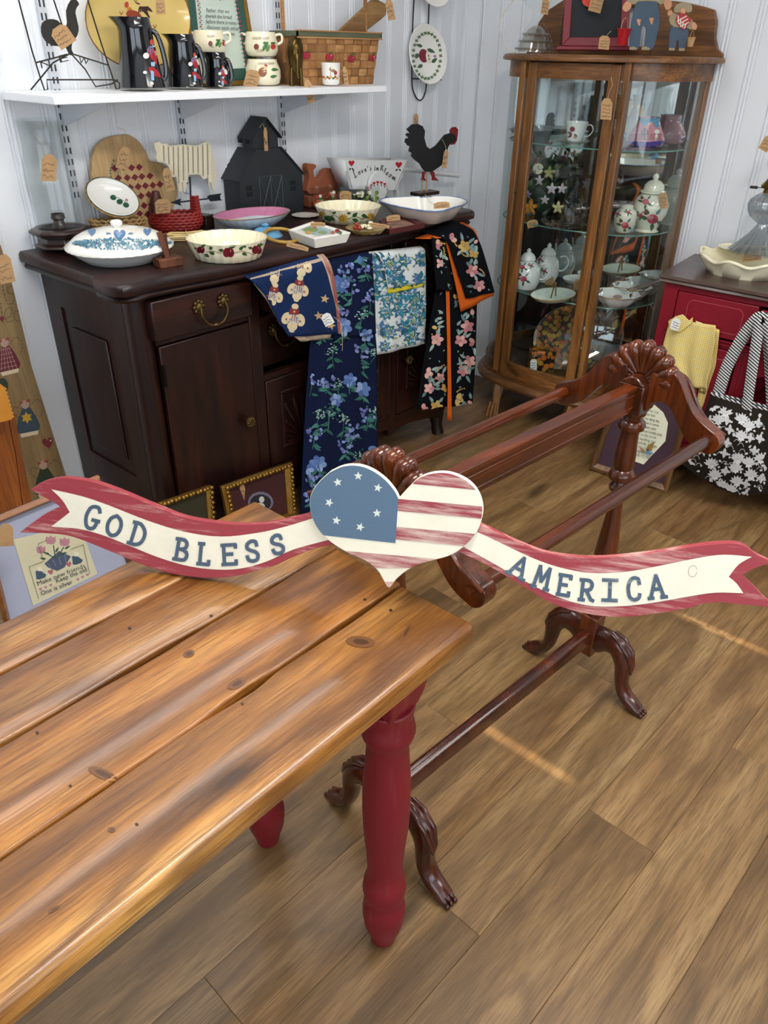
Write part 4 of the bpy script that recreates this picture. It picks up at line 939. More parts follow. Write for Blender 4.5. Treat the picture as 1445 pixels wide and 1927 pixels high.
def mug(px, z, rows, label, figs, ears):
    t = place('soup_mug', label, 'mug', px, z, 0, 'cream soup mugs stacked on the shelf'); P = P_(t)
    b = pot(t, 'body', rows, K_CREAM); yaw = facing(P); dx = Vector((math.cos(yaw), math.sin(yaw), 0))
    for s in ears:
        x0 = pw(P, rows[-2][1]); zt = lz(P, rows[-1][0]+6); pts = [dx*(s*(x0-.002))+Vector((0, 0, zt)), dx*(s*(x0+.017))+Vector((0, 0, zt+.002)), dx*(s*(x0+.019))+Vector((0, 0, zt-.018)), dx*(s*(x0-.001))+Vector((0, 0, zt-.028))]
        obj('ear_handle', G().tube(smoothline([tuple(p) for p in pts], 4, False), .0042, 8), K_CREAM, t)
    if figs: pr(t, b, figs, 'painted_vegetables', .3, maxe=6, off=.001)
    return t
def veg(cx, cy, s, names):
    o = []
    for i, nm in enumerate(names): o += txt(nm, cx-22*s+i*6, cy-12*s+i*24*s, 5.5*s, 0, '#6a4a2a', .7)
    o += [('#7a3a2a', ell(cx-14*s, cy+2, 5*s, 6*s)), ('#3f6f37', leaf(cx-2*s, cy+10*s, 22*s, 7*s, -60)), ('#5f8f45', leaf(cx+6*s, cy+12*s, 16*s, 6*s, -70)), ('#b5362a', ell(cx+18*s, cy+2*s, 5*s, 5.5*s)), ('#3f6f37', ell(cx+18*s, cy-5*s, 5*s, 2*s)), ('#3f6f37', leaf(cx-2*s, cy-6*s, 12*s, 5*s, 10))]
    return o
Zs = Z
m1 = mug((400, 154), Z, [(157, 22), (153, 27), (142, 30), (128, 30), (113, 25), (109, 26)], 'lower cream soup mug of the stack behind smallest pitcher', None, (-1, 1))
zt = lz(P_(m1), 109)
P = P_(m1); mug(Vector((P.x, P.y)), Z+zt+.0005, [(104, 20), (101, 25), (92, 30), (78, 31), (62, 28), (57, 27)], 'upper cream soup mug of the stack behind smallest pitcher', veg(407, 80, .8, ('CELERY', 'PEA')), (-1, 1))
m2 = mug((496, 157), Z, [(160, 24), (156, 30), (145, 33), (130, 33), (117, 28), (111, 27)], 'lower cream soup mug of stack left of brass animal, hen printed', [('#8a4a1c', ell(494, 136, 8, 9)), ('#d8c39a', ell(497, 130, 6, 6)), ('#a3302a', ell(500, 124, 3, 3)), ('#b5722c', leaf(488, 140, 12, 5, 210)), ('#3f6f37', leaf(508, 145, 14, 6, -10)), ('#3f6f37', leaf(510, 131, 14, 6, 0))]+txt('CHICKEN SOUP', 485, 122, 4.5, 0, '#6a4a2a', .7), (-1,))
zt = lz(P_(m2), 111); P = P_(m2); mug(Vector((P.x, P.y)), Z+zt+.0005, [(107, 20), (104, 27), (94, 31), (80, 31), (66, 28), (60, 27)], 'upper cream soup mug of stack left of brass animal, tomato printed', veg(496, 86, .95, ('ONION SOUP', 'CELERY', 'TOMATO')), (-1, 1))
tag(474, 148, 26, 33, 15, P_(m2)+Vector((0, -.08, 0)), 'kraft price tag on the hen soup mug', string=[(482, 122), (478, 136)])
# brass animal
SHY = 2.26
t = place('brass_animal', 'brass elephant figurine seen from behind next to the picnic basket', 'figurine', (558, 159), Z); P = P_(t); u = pw(P, 1); yw = facing(P); t.rotation_euler = (0, 0, yw); MW[t] = Matrix.Translation(P) @ Matrix.Rotation(yw, 4, 'Z')
K_BR2 = plain('polished_brass', '#57451f', .25, .85, var=.3)
g = G().lathe([(11*u, 24*u), (13*u, 34*u), (15*u, 50*u), (15*u, 64*u), (12*u, 75*u), (6*u, 80*u), (1*u, 81*u)], 18, sy=1.3); obj('body', g, K_BR2, t)
for sx in (-1, 1):
    for sy in (-1, 1): obj('leg', G().tube([(sx*8*u, sy*9*u, 30*u), (sx*9*u, sy*10*u, 12*u), (sx*9*u, sy*10.5*u, 0)], [4.5*u, 3.6*u, 4.2*u], 10), K_BR2, t)
obj('trunk', G().tube([(2*u, -16*u, 50*u), (3*u, -22*u, 35*u), (2*u, -21*u, 20*u), (4*u, -24*u, 12*u)], [6*u, 4*u, 3*u, 2*u], 10), K_BR2, t)
tag(582, 172, 14, 44, -12, P_(t)+Vector((0, -.12, 0)), 'kraft price tag hanging over shelf edge from brass elephant', string=[(570, 145), (578, 152), (580, 162)])
# picnic basket
K_SPL = wood('woven_splint', '#cf9f68', '#ba8652', '#8c5f36', 0, .55, .1, 1, 0, .2, .1); K_SPLV = wood('woven_splint_upright', '#c9965e', '#b07b48', '#845830', 2, .55, .1, 1, 0, .2, .1)
bx = thing('picnic_basket', 'woven splint basket with painted red apples and green rim band', 'basket', tuple(Vector((2.2, 2.32, Z))), (0, 0, 0)); 
P = Vector((0, 0, 0)); A = aty(569, 157, 2.255); B = aty(704, 158, 2.255); x0, x1 = A.x, B.x; yf, yb = 2.262, 2.385; zt = Z+.165
cxm = (x0+x1)/2; W0 = (x1-x0); ncol, nrow = 9, 6; tp = .022
def wside(u, v, off=0): # front face point, u 0..1 v 0..1
    ww = W0/2+tp*v; return Vector((cxm-ww+2*ww*u, yf-.012*v-off, Z+.002+v*.150))
Mi = MW[bx].inverted()
wobj('liner', G().grid(lambda u, v: wside(u, v, -.002), 2, 2).grid(lambda u, v: Vector((cxm-(W0/2+tp*v)+.002, yf-.012*v+(yb-yf+.012*v)*u, Z+.002+v*.15)), 2, 2).grid(lambda u, v: Vector((cxm+(W0/2+tp*v)-.002, yf-.012*v+(yb-yf+.012*v)*u, Z+.002+v*.15)), 2, 2).grid(lambda u, v: Vector((cxm-(W0/2+tp*v)+2*(W0/2+tp*v)*u, yb, Z+.002+v*.15)), 2, 2).bb((cxm-W0/2, yf, Z), (cxm+W0/2, yb, Z+.003)), K_SPLV, bx, solid=.002)
fr_parts = []
for j in range(nrow):
    for i in range(ncol):
        over = (i+j) % 2 == 0; u0, u1 = i/ncol, (i+1)/ncol; v0, v1 = j/nrow, (j+1)/nrow
        m = .06/ncol if not over else -.01/ncol; mv = .06/nrow if over else -.01/nrow; o_ = .0035 if over else .0012
        g = G().grid(lambda a, b: wside(u0+m+(u1-u0-2*m)*a, v0+mv+(v1-v0-2*mv)*b, o_*(math.sin(PI*(a if over else b))**.5 if 0 < (a if over else b) < 1 else 0)+.0005), 5, 5)
        fr_parts.append(wobj('splint', g, K_SPL if over else K_SPLV, bx))
for X in (cxm-W0/2-tp*.9, cxm+W0/2+tp*.9):
    wobj('handle_stave', G().box((X+(-.0 if X < cxm else 0), 2.32, Z+.22), (.004, .016, .30)), K_SPL, bx)
wobj('rim_band', G().bb((cxm-W0/2-tp-.005, yf-.020, zt-.016), (cxm+W0/2+tp+.005, yf-.014, zt)).bb((cxm-W0/2-tp-.005, yf-.02, zt-.016), (cxm-W0/2-tp, yb, zt)).bb((cxm+W0/2+tp, yf-.02, zt-.016), (cxm+W0/2+tp+.005, yb, zt)), plain('dull_green_band', '#5c6149', .7), bx)
for z in (zt+.001, zt-.019): wobj('rim_strip', G().bb((cxm-W0/2-tp-.007, yf-.022, z-.002), (cxm+W0/2+tp+.007, yf-.013, z+.002)), K_SPL, bx)
for ax, ay in ((576, 104), (619, 107), (660, 111), (700, 110)):
    pr(bx, fr_parts, [('#a8283c', ell(ax-2.5, ay, 5.2, 7, 12)), ('#a8283c', ell(ax+2.5, ay, 5.2, 7, -12)), ('#e0a090', ell(ax+3, ay-3, 1.4, 1.4)), ('#4c6b35', leaf(ax, ay-7, 8, 4, -25))]+[('#3a2a1c', s) for s in stroke([(ax, ay-5), (ax+1, ay-10)], 1)], 'painted_apple', .5, off=.0035, maxe=7)
t = flat('rolling_board', 'long wooden paddle sticking up out of the picnic basket', 'kitchen tool', (650, 60), y=2.33, yaw=R(-8))
cut(t, 'paddle', [(625, 95), (642, 55), (692, 8), (705, -4), (728, 8), (727, 28), (716, 38), (690, 58), (668, 85), (655, 100)], .016, wood('olive_wood', '#a27d4c', '#8a6537', '#5d4020', 0, .5, .1, 1, 0, .5, .1), bevel=.003)
tag(734, 18, 14, 40, -10, P_(t), 'kraft price tag hanging on the wooden paddle', string=[(728, 2), (731, 6)])
SHY = 2.195
t = place('cup', 'small white cup with painted horse and flowers before the picnic basket', 'cup', (623, 158), Z)
b = pot(t, 'body', [(160, 13), (157, 16), (140, 17), (125, 17.5), (118, 18.5)], K_WHITE, th=.003)
pp = [('#9a7a5a', ell(626, 133, 5, 3)), ('#9a7a5a', leaf(620, 133, 8, 3, -70)), ('#a3302a', ell(631, 137, 3, 4))]+[('#8a6a4a', s) for s in stroke([(622, 136), (621, 146)], 1)+stroke([(630, 136), (631, 146)], 1)]
for i in range(9): pp.append((['#b5303a', '#d8a82a', '#3f6f3a'][i % 3], ell(609+i*3.6, 145+(i % 2)*2.5, 2.2, 2)))
pr(t, b, pp, 'painted_horse', .3, maxe=5, off=.001)
tag(650, 142, 8, 34, -8, P_(t)+Vector((.03, -.01, 0)), 'narrow kraft price tag beside the small horse cup')
# ---------------------------------------------------------------- plate on a wall rack
t = flat('plate_rack', 'black iron wire plate rack hanging on the beadboard wall', 'plate rack', (788, 150), y=2.398, yaw=R(0))
g = G()
for L in ([(780, -20), (776, 60), (775, 150), (779, 175), (787, 188), (795, 186), (801, 170), (803, 150)], [(808, -20), (806, 50)], [(776, 148), (830, 150)]): g.tube([(x, 0, z) for x, z in smoothline(trace(t, L), 3, False)], .0028, 8)
for L in ([(795, 152), (812, 145), (810, 137), (803, 128), (803, 122), (808, 120), (811, 124)], [(818, 150), (823, 140), (824, 130), (821, 122), (815, 122), (815, 127)]): g.tube([(x, -.035, z) for x, z in smoothline(trace(t, L, -.035), 3, False)], .0026, 8)
g.tube([(trace(t, [(803, 150)])[0][0], 0, trace(t, [(803, 150)])[0][1]), (trace(t, [(812, 151)], -.035)[0][0], -.035, trace(t, [(812, 151)], -.035)[0][1])], .0026, 6)
obj('wire_frame', g, K_IRON, t)
t = flat('plate', 'white plate with painted apple and green lattice rim in the wire rack', 'plate', (801, 104), y=2.372, yaw=R(-6), tilt=12)
Mp = Matrix.Rotation(R(90), 4, 'X'); rad = pw(P_(t), 50)
b = obj('plate_body', G().lathe([(.002, 0), (rad*.6, .0), (rad*.68, .006), (rad*.98, .014), (rad, .0165), (rad*.98, .019), (rad*.66, .011), (rad*.58, .006), (.002, .006)], 40, M=Mp), K_WHITE, t)
cx, cy = 803, 105
pp = [('#7d1f36', ell(797, 105, 9, 13, -10)), ('#e6dfc8', ell(806, 108, 5, 12, -8)), ('#20160f', ell(806, 105, 1, 2)), ('#20160f', ell(807, 111, 1, 2)), ('#3f5f3a', leaf(803, 92, 18, 7, 25)), ('#3f5f3a', leaf(795, 88, 14, 6, 200)), ('#3f5f3a', leaf(812, 118, 14, 7, -40)), ('#3f5f3a', leaf(786, 100, 12, 8, 110)), ('#3f5f3a', leaf(795, 122, 12, 7, 150)), ('#b58aa8', ell(818, 106, 3, 3))]
for i in range(26): a = 2*PI*i/26; pp += [('#4f7048', q) for q in (rotp([(-3.4, -1.1), (3.4, -1.1), (3.4, 1.1), (-3.4, 1.1)], cx+26*math.cos(a), cy+43*math.sin(a), 30), rotp([(-1.1, -3.4), (1.1, -3.4), (1.1, 3.4), (-1.1, 3.4)], cx+26*math.cos(a), cy+43*math.sin(a), 30))]
pr(t, b, pp, 'painted_apple', .3, maxe=6, off=.0008)
tag(765, 136, 17, 36, 0, P_(t)+Vector((0, .02, 0)), 'kraft price tag beside the apple plate')
t = flat('plate', 'white plate high on the wire rack, only its bottom rim in view', 'plate', (812, -45), y=2.372, yaw=R(-6), tilt=12)
obj('plate_body', G().lathe([(.002, 0), (rad*.6, .0), (rad*.68, .006), (rad*.98, .014), (rad, .0165), (rad*.98, .019), (rad*.66, .011), (rad*.58, .006), (.002, .006)], 40, M=Mp), K_WHITE, t)
# ---------------------------------------------------------------- on the sideboard
Z = BZ
t = place('hurricane_lamp', 'tall clear glass hurricane chimney on an octagonal dark wood base', 'candle holder', (121, 469), Z)
g = G().lathe(vp(P_(t), [(461, 50), (457, 50), (453, 42), (444, 38), (439, 50), (434, 56), (430, 56), (427, 50)]), 8, ph=PI/8); obj('base', g, K_DKWOOD, t, smooth=20, bevel=.002)
z0 = lz(P_(t), 427)
obj('candle_cup', G().lathe(openp([(r_, z) for r_, z in vp(P_(t), [(427, 14), (421, 11), (414, 9), (410, 13), (405, 12), (402, 12)])], .003), 20), K_DKWOOD, t)
pot(t, 'chimney', [(427, 39), (410, 42), (386, 42), (360, 46), (335, 47), (310, 45), (285, 40), (262, 40), (240, 43), (224, 46)], K_GLASS, th=.0022)
tag(92, 316, 29, 50, 2, P_(t)+Vector((-.05, -.06, 0)), 'kraft price tag hanging on the hurricane glass chimney', string=[(62, 250), (70, 258), (82, 275), (88, 294)])
t = flat('cutting_board', 'heart-shaped wooden board stencilled with burgundy checks leaning on the wall', 'board', (255, 425), y=2.355, tilt=8, yaw=R(8))
b = cut(t, 'board', [(234, 252.5), (199, 260), (180, 280), (174, 310), (176, 350), (190, 385), (210, 405), (240, 428), (262, 436), (290, 430), (312, 405), (330, 385), (334, 360), (331, 345), (319, 320), (299, 306), (283, 302), (275, 285), (262, 266), (248, 256)], .016, K_PALEW, sm=3, bevel=.003)
pp = []
dm = [(650, 350), (700, 345), (745, 348), (788, 345), (670, 407), (720, 405), (763, 402), (803, 398), (848, 395), (692, 463), (737, 460), (782, 455), (823, 450), (865, 447), (905, 442), (755, 515), (798, 508), (842, 500), (885, 495), (815, 562), (858, 555), (835, 612), (875, 600), (712, 512), (700, 560), (735, 565), (770, 560), (790, 608)]
for x, y in dm: pp.append(('#6f1f2a', rotp([(-4.8, -4.8), (4.8, -4.8), (4.8, 4.8), (-4.8, 4.8)], x/3.01, 200+y/3.01, 38)))
for i in range(7): pp.append(('#4f6a3c', leaf(212-i*.6, 300+i*7, 6, 3, 60+i*40)))
pp.append(('#6f1f2a', heart(216, 317, 6)))
pr(t, b, pp, 'stencilled_checks', .5, maxe=30)
tag(232, 297, 20, 42, 14, P_(t)+Vector((0, -.04, .1)), 'kraft price tag hanging on the heart-shaped board', string=[(222, 240), (236, 246), (235, 252), (234, 278)])
tag(317, 338, 16, 44, -14, P_(t)+Vector((.05, -.05, .1)), 'kraft price tag below the corrugated cow')
# wicker basket with oval dish
def weave(name, cx, rx, rz, rows, mat, t, n=44):
    pass
P = atz(228, 454, Z); yw = facing(P)
t = thing('bread_basket', 'wicker basket holding an oval dish with green leaves', 'basket', tuple(P), (0, 0, yw)); u = pw(P, 1)
g = G()
for j in range(5): g.tube([((44+1.5*j)*u*math.cos(2*PI*i/44)*(1), 17*u*math.sin(2*PI*i/44)-.01, (14+6.5*j)*u+.0025*(1 if (i+j) % 2 else -1)) for i in range(44)], 2.3*u, 6, closed=True)
g.lathe([(.001, .001), (44*u, .001), (44*u, .004), (.001, .004)], 24, sy=.38)
obj('lower_basket', g, K_WICKER, t, kind=None)
A = Matrix.Translation((-3*u, .0, 76*u)) @ Euler((R(48), R(22), 0)).to_matrix().to_4x4()
g = G()
for j in range(8): g.tube([A @ Vector(((26+3.0*j)*u*math.cos(2*PI*i/50), (20+2.4*j)*u*math.sin(2*PI*i/50), (-22+3.4*j)*u+.002*(1 if (i+j) % 2 else -1))) for i in range(50)], 2.0*u, 6, closed=True)
obj('tilted_basket', g, K_WICKER, t)
b = obj('oval_dish', G().lathe([(.001, -6*u), (30*u, -6*u), (44*u, 3*u), (46*u, 5*u), (43*u, 5.5*u), (32*u, -2*u), (.001, -3*u)], 40, sy=.78, M=A), K_WHITE, t)
obj('green_rim', G().tube([A @ Vector((46*u*math.cos(2*PI*i/50), 36*u*math.sin(2*PI*i/50), 5*u)) for i in range(50)], .8*u, 6, closed=True), plain('dark_green_glaze', '#1f4436', .3), t)
pr(t, b, [('#25523c', ell(213, 372, 6, 5, 20)), ('#25523c', ell(225, 380, 6, 5, 20)), ('#25523c', ell(237, 386, 6, 5, 20)), ('#b58a92', ell(238, 377, 3, 3))]+[('#7a8a5a', s) for s in stroke([(214, 370), (226, 374), (240, 384)], 1)], 'painted_leaves', .3, maxe=7, off=.001)
# red wicker duck basket
P = atz(334, 436, Z); yw = facing(P); t = thing('duck_basket', 'red wicker basket shaped like a hen with a raised tail', 'basket', tuple(P), (0, 0, yw)); u = pw(P, 1)
g = G()
prof_ = [(34, 3), (41, 8), (45, 13), (47, 18), (47, 23), (46, 28), (44, 33)]
for j, (r_, z_) in enumerate(prof_): g.tube([(r_*u*math.cos(2*PI*i/48), r_*.5*u*math.sin(2*PI*i/48), z_*u+.0018*(1 if (i+j) % 2 else -1)) for i in range(48)], 3.0*u, 6, closed=True)
g.lathe([(.001, .001), (36*u, .001), (36*u, .004), (.001, .004)], 24, sy=.5)
obj('woven_body', g, K_REDW, t)
g = G()
for j in range(7): g.tube([((29+.5*j)*u, 4*u, (30+j*5)*u), ((38)*u, -6*u, (30+j*5)*u), ((46-.3*j)*u, 2*u, (30+j*5)*u)], 2.8*u, 6)
obj('woven_tail', g, K_REDW, t)
g = G().tube([(-36*u, 0, 26*u), (-34*u, 0, 44*u), (-31*u, 0, 60*u), (-30*u, 0, 72*u)], [13*u, 11*u, 10*u, 6*u], 12); obj('carved_head', g, plain('red_brown_wood', '#4d1f18', .4, var=.2), t)
tag(306, 388, 28, 27, -4, P+Vector((-.02, -.05, 0)), 'kraft price tag on the red wicker hen basket')
P = atz(389, 430, Z); t = thing('trinket_box', 'small dark reddish wooden box between hen basket and pink bowl', 'box', tuple(P), (0, 0, R(10))); u = pw(P, 1)
obj('box_body', G().bb((-11*u, -.02, 0), (11*u, .03, 20*u)), K_DKWOOD, t, bevel=.002); obj('box_lid', G().bb((-12*u, -.022, 20*u), (12*u, .032, 25*u)), K_DKWOOD, t, bevel=.002)
# corrugated cow and arrow
t = flat('cow_weathervane', 'cream corrugated metal cow above a dark arrow', 'ornament', (360, 405), z=Z)
MW[t] = Matrix.Translation(aty(360, 420, 2.33)) @ Euler((0, 0, R(10))).to_matrix().to_4x4(); t.location = aty(360, 420, 2.33); t.rotation_euler = (0, 0, R(10))
cow = [(875, 210), (905, 200), (915, 215), (945, 210), (960, 225), (1040, 215), (1110, 225), (1170, 200), (1195, 215), (1215, 300), (1230, 400), (1215, 480), (1205, 470), (1195, 400), (1185, 465), (1180, 400), (1155, 415), (1125, 385), (1070, 390), (1060, 420), (1050, 490), (1040, 480), (1035, 410), (1030, 480), (1015, 485), (1000, 400), (975, 400), (955, 340), (930, 320), (895, 315), (885, 290), (890, 265), (878, 240)]
cow = [(x/3.01, 200+y/3.01) for x, y in cow]
b = cut(t, 'cow', cow, .004, streaky('rusty_cream_tin', '#ddd4bb', '#7a6a52', .72, 2, .6, .1), sm=0)
g = G(); tr_ = trace(t, cow)
for k in range(11):
    px_ = 303+k*9.2; ys_ = [y for y in range(262, 345, 2) if inside((px_, y), cow)]
    if len(ys_) > 4:
        a0, a1 = lpx(t, px_, ys_[0]+1), lpx(t, px_+1.5, ys_[-1]-1); g.tube([(a0[0], -.001, a0[1]), (a1[0], -.001, a1[1])], .004, 8)
cg = obj('corrugation', g, MC['rusty_cream_tin'], t, smooth=60)
pp = []
for k in range(10):
    x = 307.6+k*9.2; ys_ = [y for y in range(262, 350, 2) if inside((x, y), cow)]
    if len(ys_) > 5: pp += [('#7d7362', s) for s in stroke([(x, ys_[0]+2), (x+1, ys_[-1]-3)], 1.3)]
pr(t, [b, cg], pp, 'groove_shade', .7, maxe=12, off=.0008)  # grey strokes paint shade into the grooves between the ridges
K_NAVYT = plain('navy_tin', '#232f3a', .5, .3)
g = G(); A_, B_ = trace(t, [(325, 382), (414, 371)]); g.tube([(A_[0], 0, A_[1]), (B_[0], 0, B_[1])], .0025, 8)
g.prism(trace(t, [(321, 381), (340, 374), (338, 381), (341, 387)]), -.002, .002); g.prism(trace(t, [(390, 370), (395, 367), (416, 364), (412, 371), (417, 377), (396, 379)]), -.002, .002)
A_, B_ = trace(t, [(359, 333), (362, 421)]); g.tube([(A_[0], .004, A_[1]), (B_[0], .004, B_[1])], .003, 8)
obj('arrow', g, K_NAVYT, t)
A_ = trace(t, [(362, 421)])[0]; obj('base', G().lathe([(.03, A_[1]-.001), (.028, A_[1]+.006), (.006, A_[1]+.01)], 20, c=(A_[0], .004, 0)), K_NAVYT, t)
# black tin barn
A = atz(456, 415, Z); yw = R(-3)
t = thing('tin_barn', 'black tin barn with cupola and crossed double doors', 'ornament', tuple(A), (0, 0, yw)); u = pw(A, 1)
wv = 126*u/math.cos(R(33)); dp = .095; 
def zr(py): return lz(A, py)
ze = zr(339); zrg = zr(285)
g = G().prism([(0, 0), (wv, 0), (wv, ze), (wv*.66, zrg), (wv*.28, zrg), (0, ze)], 0, dp); body = obj('walls', g, K_BARN, t, smooth=0)
g = G()
def quadp(a, b, c, d, th=.003): pass
for (x0_, z0_), (x1_, z1_) in (((-.006, ze-.006), (wv*.28, zrg)), ((wv*.66, zrg), (wv+.006, ze-.006))):
    dx, dz = x1_-x0_, z1_-z0_; L = math.hypot(dx, dz); nx, nz = -dz/L*.004, dx/L*.004
    obj('roof_slope', G().prism([(x0_, z0_), (x1_, z1_), (x1_+nx, z1_+nz), (x0_+nx, z0_+nz)], -.008, dp+.008), K_BARN, t, smooth=0)
cx0, cx1 = wv*.28, wv*.66; zc = zr(262); zp = zr(226)
obj('cupola', G().prism([(cx0, zrg), (cx1, zrg), (cx1, zc), ((cx0+cx1)/2, zp), (cx0, zc)], .01, dp-.02), K_BARN, t, smooth=0)
g = G()
for s in (-1, 1):
    xm = (cx0+cx1)/2; xe = xm+s*((cx1-cx0)/2+.010); o4 = [(xe, zc-.008), (xm, zp), (xm, zp+.004), (xe, zc-.004)]; g.prism(o4, -.004, dp-.005)
obj('cupola_roof', g, K_BARN, t, smooth=0)
K_BWIN = plain('barn_opening', '#050607', .8); K_SOLD = plain('soldered_seam', '#4b5358', .4, .5)
g = G(); X0, X1, Z0, Z1 = wv*.30, wv*.66, .0, zr(338)
for a, b in (((X0, Z0), (X0, Z1)), ((X1, Z0), (X1, Z1)), ((X0, Z1), (X1, Z1)), (((X0+X1)/2, Z0), ((X0+X1)/2, Z1)), ((X0, Z0), ((X0+X1)/2, Z1)), (((X0+X1)/2, Z0), (X0, Z1)), ((X1, Z0), ((X0+X1)/2, Z1)), (((X0+X1)/2, Z0), (X1, Z1)), ((X0, 0), (X1, 0))):
    g.tube([(a[0], -.001, max(a[1], .003)), (b[0], -.001, max(b[1], .003))], .0016, 6)
obj('barn_doors', g, K_SOLD, t)
for wx in (wv*.10, wv*.80):
    for i in (0, 1):
        for j in (0, 1): obj('window', G().bb((wx+i*.014, -.0012, zr(372)+j*.020), (wx+i*.014+.010, .001, zr(372)+j*.020+.016)), K_BWIN, t, smooth=0)
obj('cupola_window', G().bb(((cx0+cx1)/2-.010, .006, zc-.025), ((cx0+cx1)/2+.012, .0105, zc+.012)), K_BWIN, t, smooth=0)
for i in range(2): obj('side_window', G().bb((cx0-.001, .035+i*.045, zc-.022), (cx0+.002, .055+i*.045, zc-.002)), K_BWIN, t, smooth=0)
tag(500, 262, 7, 44, -3, A+Vector((.06, 0, .2)), 'narrow kraft price tag hanging from the barn cupola', string=[(488, 240), (494, 232), (498, 242)], rows=1)
# terracotta rooster
t = flat('clay_rooster', 'small unglazed terracotta hen behind the drinking glasses', 'figurine', (608, 372), y=2.33, yaw=R(5))
P = P_(t)
out = [(500, 305), (515, 300), (540, 305), (543, 320), (530, 335), (533, 365), (550, 385), (575, 360), (590, 335), (620, 325), (650, 345), (662, 380), (664, 420), (655, 455), (510, 460), (500, 420), (507, 380), (505, 350), (497, 330)]
out = [(400+x/2.779, 200+y/2.779) for x, y in out]; cut(t, 'body', out, .03, K_TERRA, sm=2, bevel=.008, segs=3)
g = G(); tr_ = trace(t, [(582, 371), (636, 371)]); zb = lw(t, (P.x, P.y, Z)).z
obj('base', G().bb((tr_[0][0], -.002, zb), (tr_[1][0], .034, tr_[0][1]+.004)), K_TERRA, t, bevel=.006)
# drinking glasses with vegetables printed
for i, (x, y, lab) in enumerate(((598, 393, 'leftmost drinking glass with red fruit print behind sunflower dish'), (624, 391, 'second drinking glass from the left with red fruit print'), (650, 390, 'middle drinking glass with green leaf print'), (676, 390, 'fourth drinking glass from the left with green leaf print'), (700, 391, 'rightmost drinking glass with yellow-green leaf print'))):
    t = place('drinking_glass', lab, 'glass', (x, y), Z, 0, 'row of printed drinking glasses'); b = pot(t, 'glass', [(y, 12), (y-20, 13), (y-41, 14)], K_GLASS, th=.0015)
    rn = random.Random(i); pp = []
    for k in range(26): pp.append((rn.choice(['#a8342a', '#c4572f'] if i < 2 and k % 2 else ['#6a8a3a', '#3f6a34', '#8aa050', '#e0ddc8']), ell(x+rn.uniform(-11, 11), y-rn.uniform(2, 30), rn.uniform(2, 4), rn.uniform(1.5, 4), rn.uniform(0, 90), 8)))
    pr(t, b, pp, 'printed_vegetables', .4, maxe=6, off=.0008)
tag(650, 370, 22, 22, 0, atz(650, 392, Z)+Vector((0, -.06, 0)), 'small kraft tag on the middle drinking glass', rows=2)
# wheelbarrow planter
t = flat('planter_cart', "white wooden flower cart lettered Love's in Bloom", 'planter', (700, 382), z=Z, yaw=R(4)); u = pw(P_(t), 1)
K_WP = plain('white_painted_wood', '#dfe0de', .5, var=.03)
b = cut(t, 'front_board', [(649, 301), (767, 302), (766, 308), (746, 358), (660, 356)], .008, K_WP, smooth=0)
q0 = trace(t, [(649, 301), (767, 302), (742, 358), (662, 353)])
for s, (a, b2) in enumerate(((q0[0], q0[3]), (q0[1], q0[2]))): obj('side_board', G().add([(a[0], 0, a[1]), (b2[0], 0, b2[1]), (b2[0], .07, b2[1]), (a[0], .09, a[1])], [(0, 1, 2, 3)]), K_WP, t, solid=.006)
obj('back_board', G().add([(q0[0][0], .09, q0[0][1]+.002), (q0[1][0], .09, q0[1][1]+.002), (q0[2][0], .07, q0[2][1]), (q0[3][0], .07, q0[3][1])], [(0, 1, 2, 3)]), K_WP, t, solid=.006)
w0 = lpx(t, 712, 362, -.016); wr_ = pw(P_(t), 28)
wh = obj('wheel', G().lathe([(wr_, 0), (wr_, .012)], 32, M=Matrix.Translation((w0[0], -.006, max(w0[1], wr_))) @ Matrix.Rotation(R(90), 4, 'X')), K_WP, t, bevel=.001)
a, b2 = trace(t, [(755, 318), (862, 331)], .05); obj('shaft', G().tube([(a[0], .05, a[1]), (b2[0], .05, b2[1])], .009, 12), K_WP, t)
a, b2 = trace(t, [(745, 356), (748, 378)], .02); obj('prop_leg', G().bb((a[0]-.006, .01, 0), (a[0]+.006, .03, a[1])), K_WP, t)
pp = [('#b8202c', heart(661, 307, 6)), ('#b8202c', heart(750, 310, 6.5)), ('#20251f', leaf(662, 316, 6, 3, 60)), ('#20251f', leaf(660, 316, 6, 3, 130)), ('#20251f', leaf(750, 318, 6, 3, 40)), ('#20251f', leaf(748, 318, 6, 3, 140))]
import itertools
SCR = {'L': [[(.9, .9), (.6, 1), (.4, .6), (.3, .1), (0, 0), (.3, -.1), (.9, .1)]], 'o': [[(.5, .5), (.1, .35), (.1, .05), (.5, 0), (.8, .25), (.5, .5), (.9, .4)]], 'v': [[(0, .45), (.3, 0), (.8, .5)]], 'e': [[(.1, .2), (.7, .3), (.5, .5), (.1, .3), (.2, 0), (.8, .1)]], 's': [[(.2, .5), (.6, .25), (.3, 0), (0, .1)]], "'": [[(.2, .8), (.1, .6)]], 'i': [[(.2, .5), (.2, 0), (.5, .1)], [(.2, .75), (.22, .7)]], 'n': [[(.0, .5), (.1, 0), (.4, .5), (.6, .4), (.7, 0), (.9, .1)]], 'B': [[(.2, 0), (.3, 1), (.8, .9), (.4, .55), (.9, .35), (.5, 0), (.1, .05)]], 'l': [[(.1, .1), (.5, 1), (.2, .9), (.2, 0), (.5, .1)]], 'm': [[(0, .5), (.1, 0), (.35, .5), (.5, 0), (.75, .5), (.9, 0), (1.1, .1)]]}
xx = 667
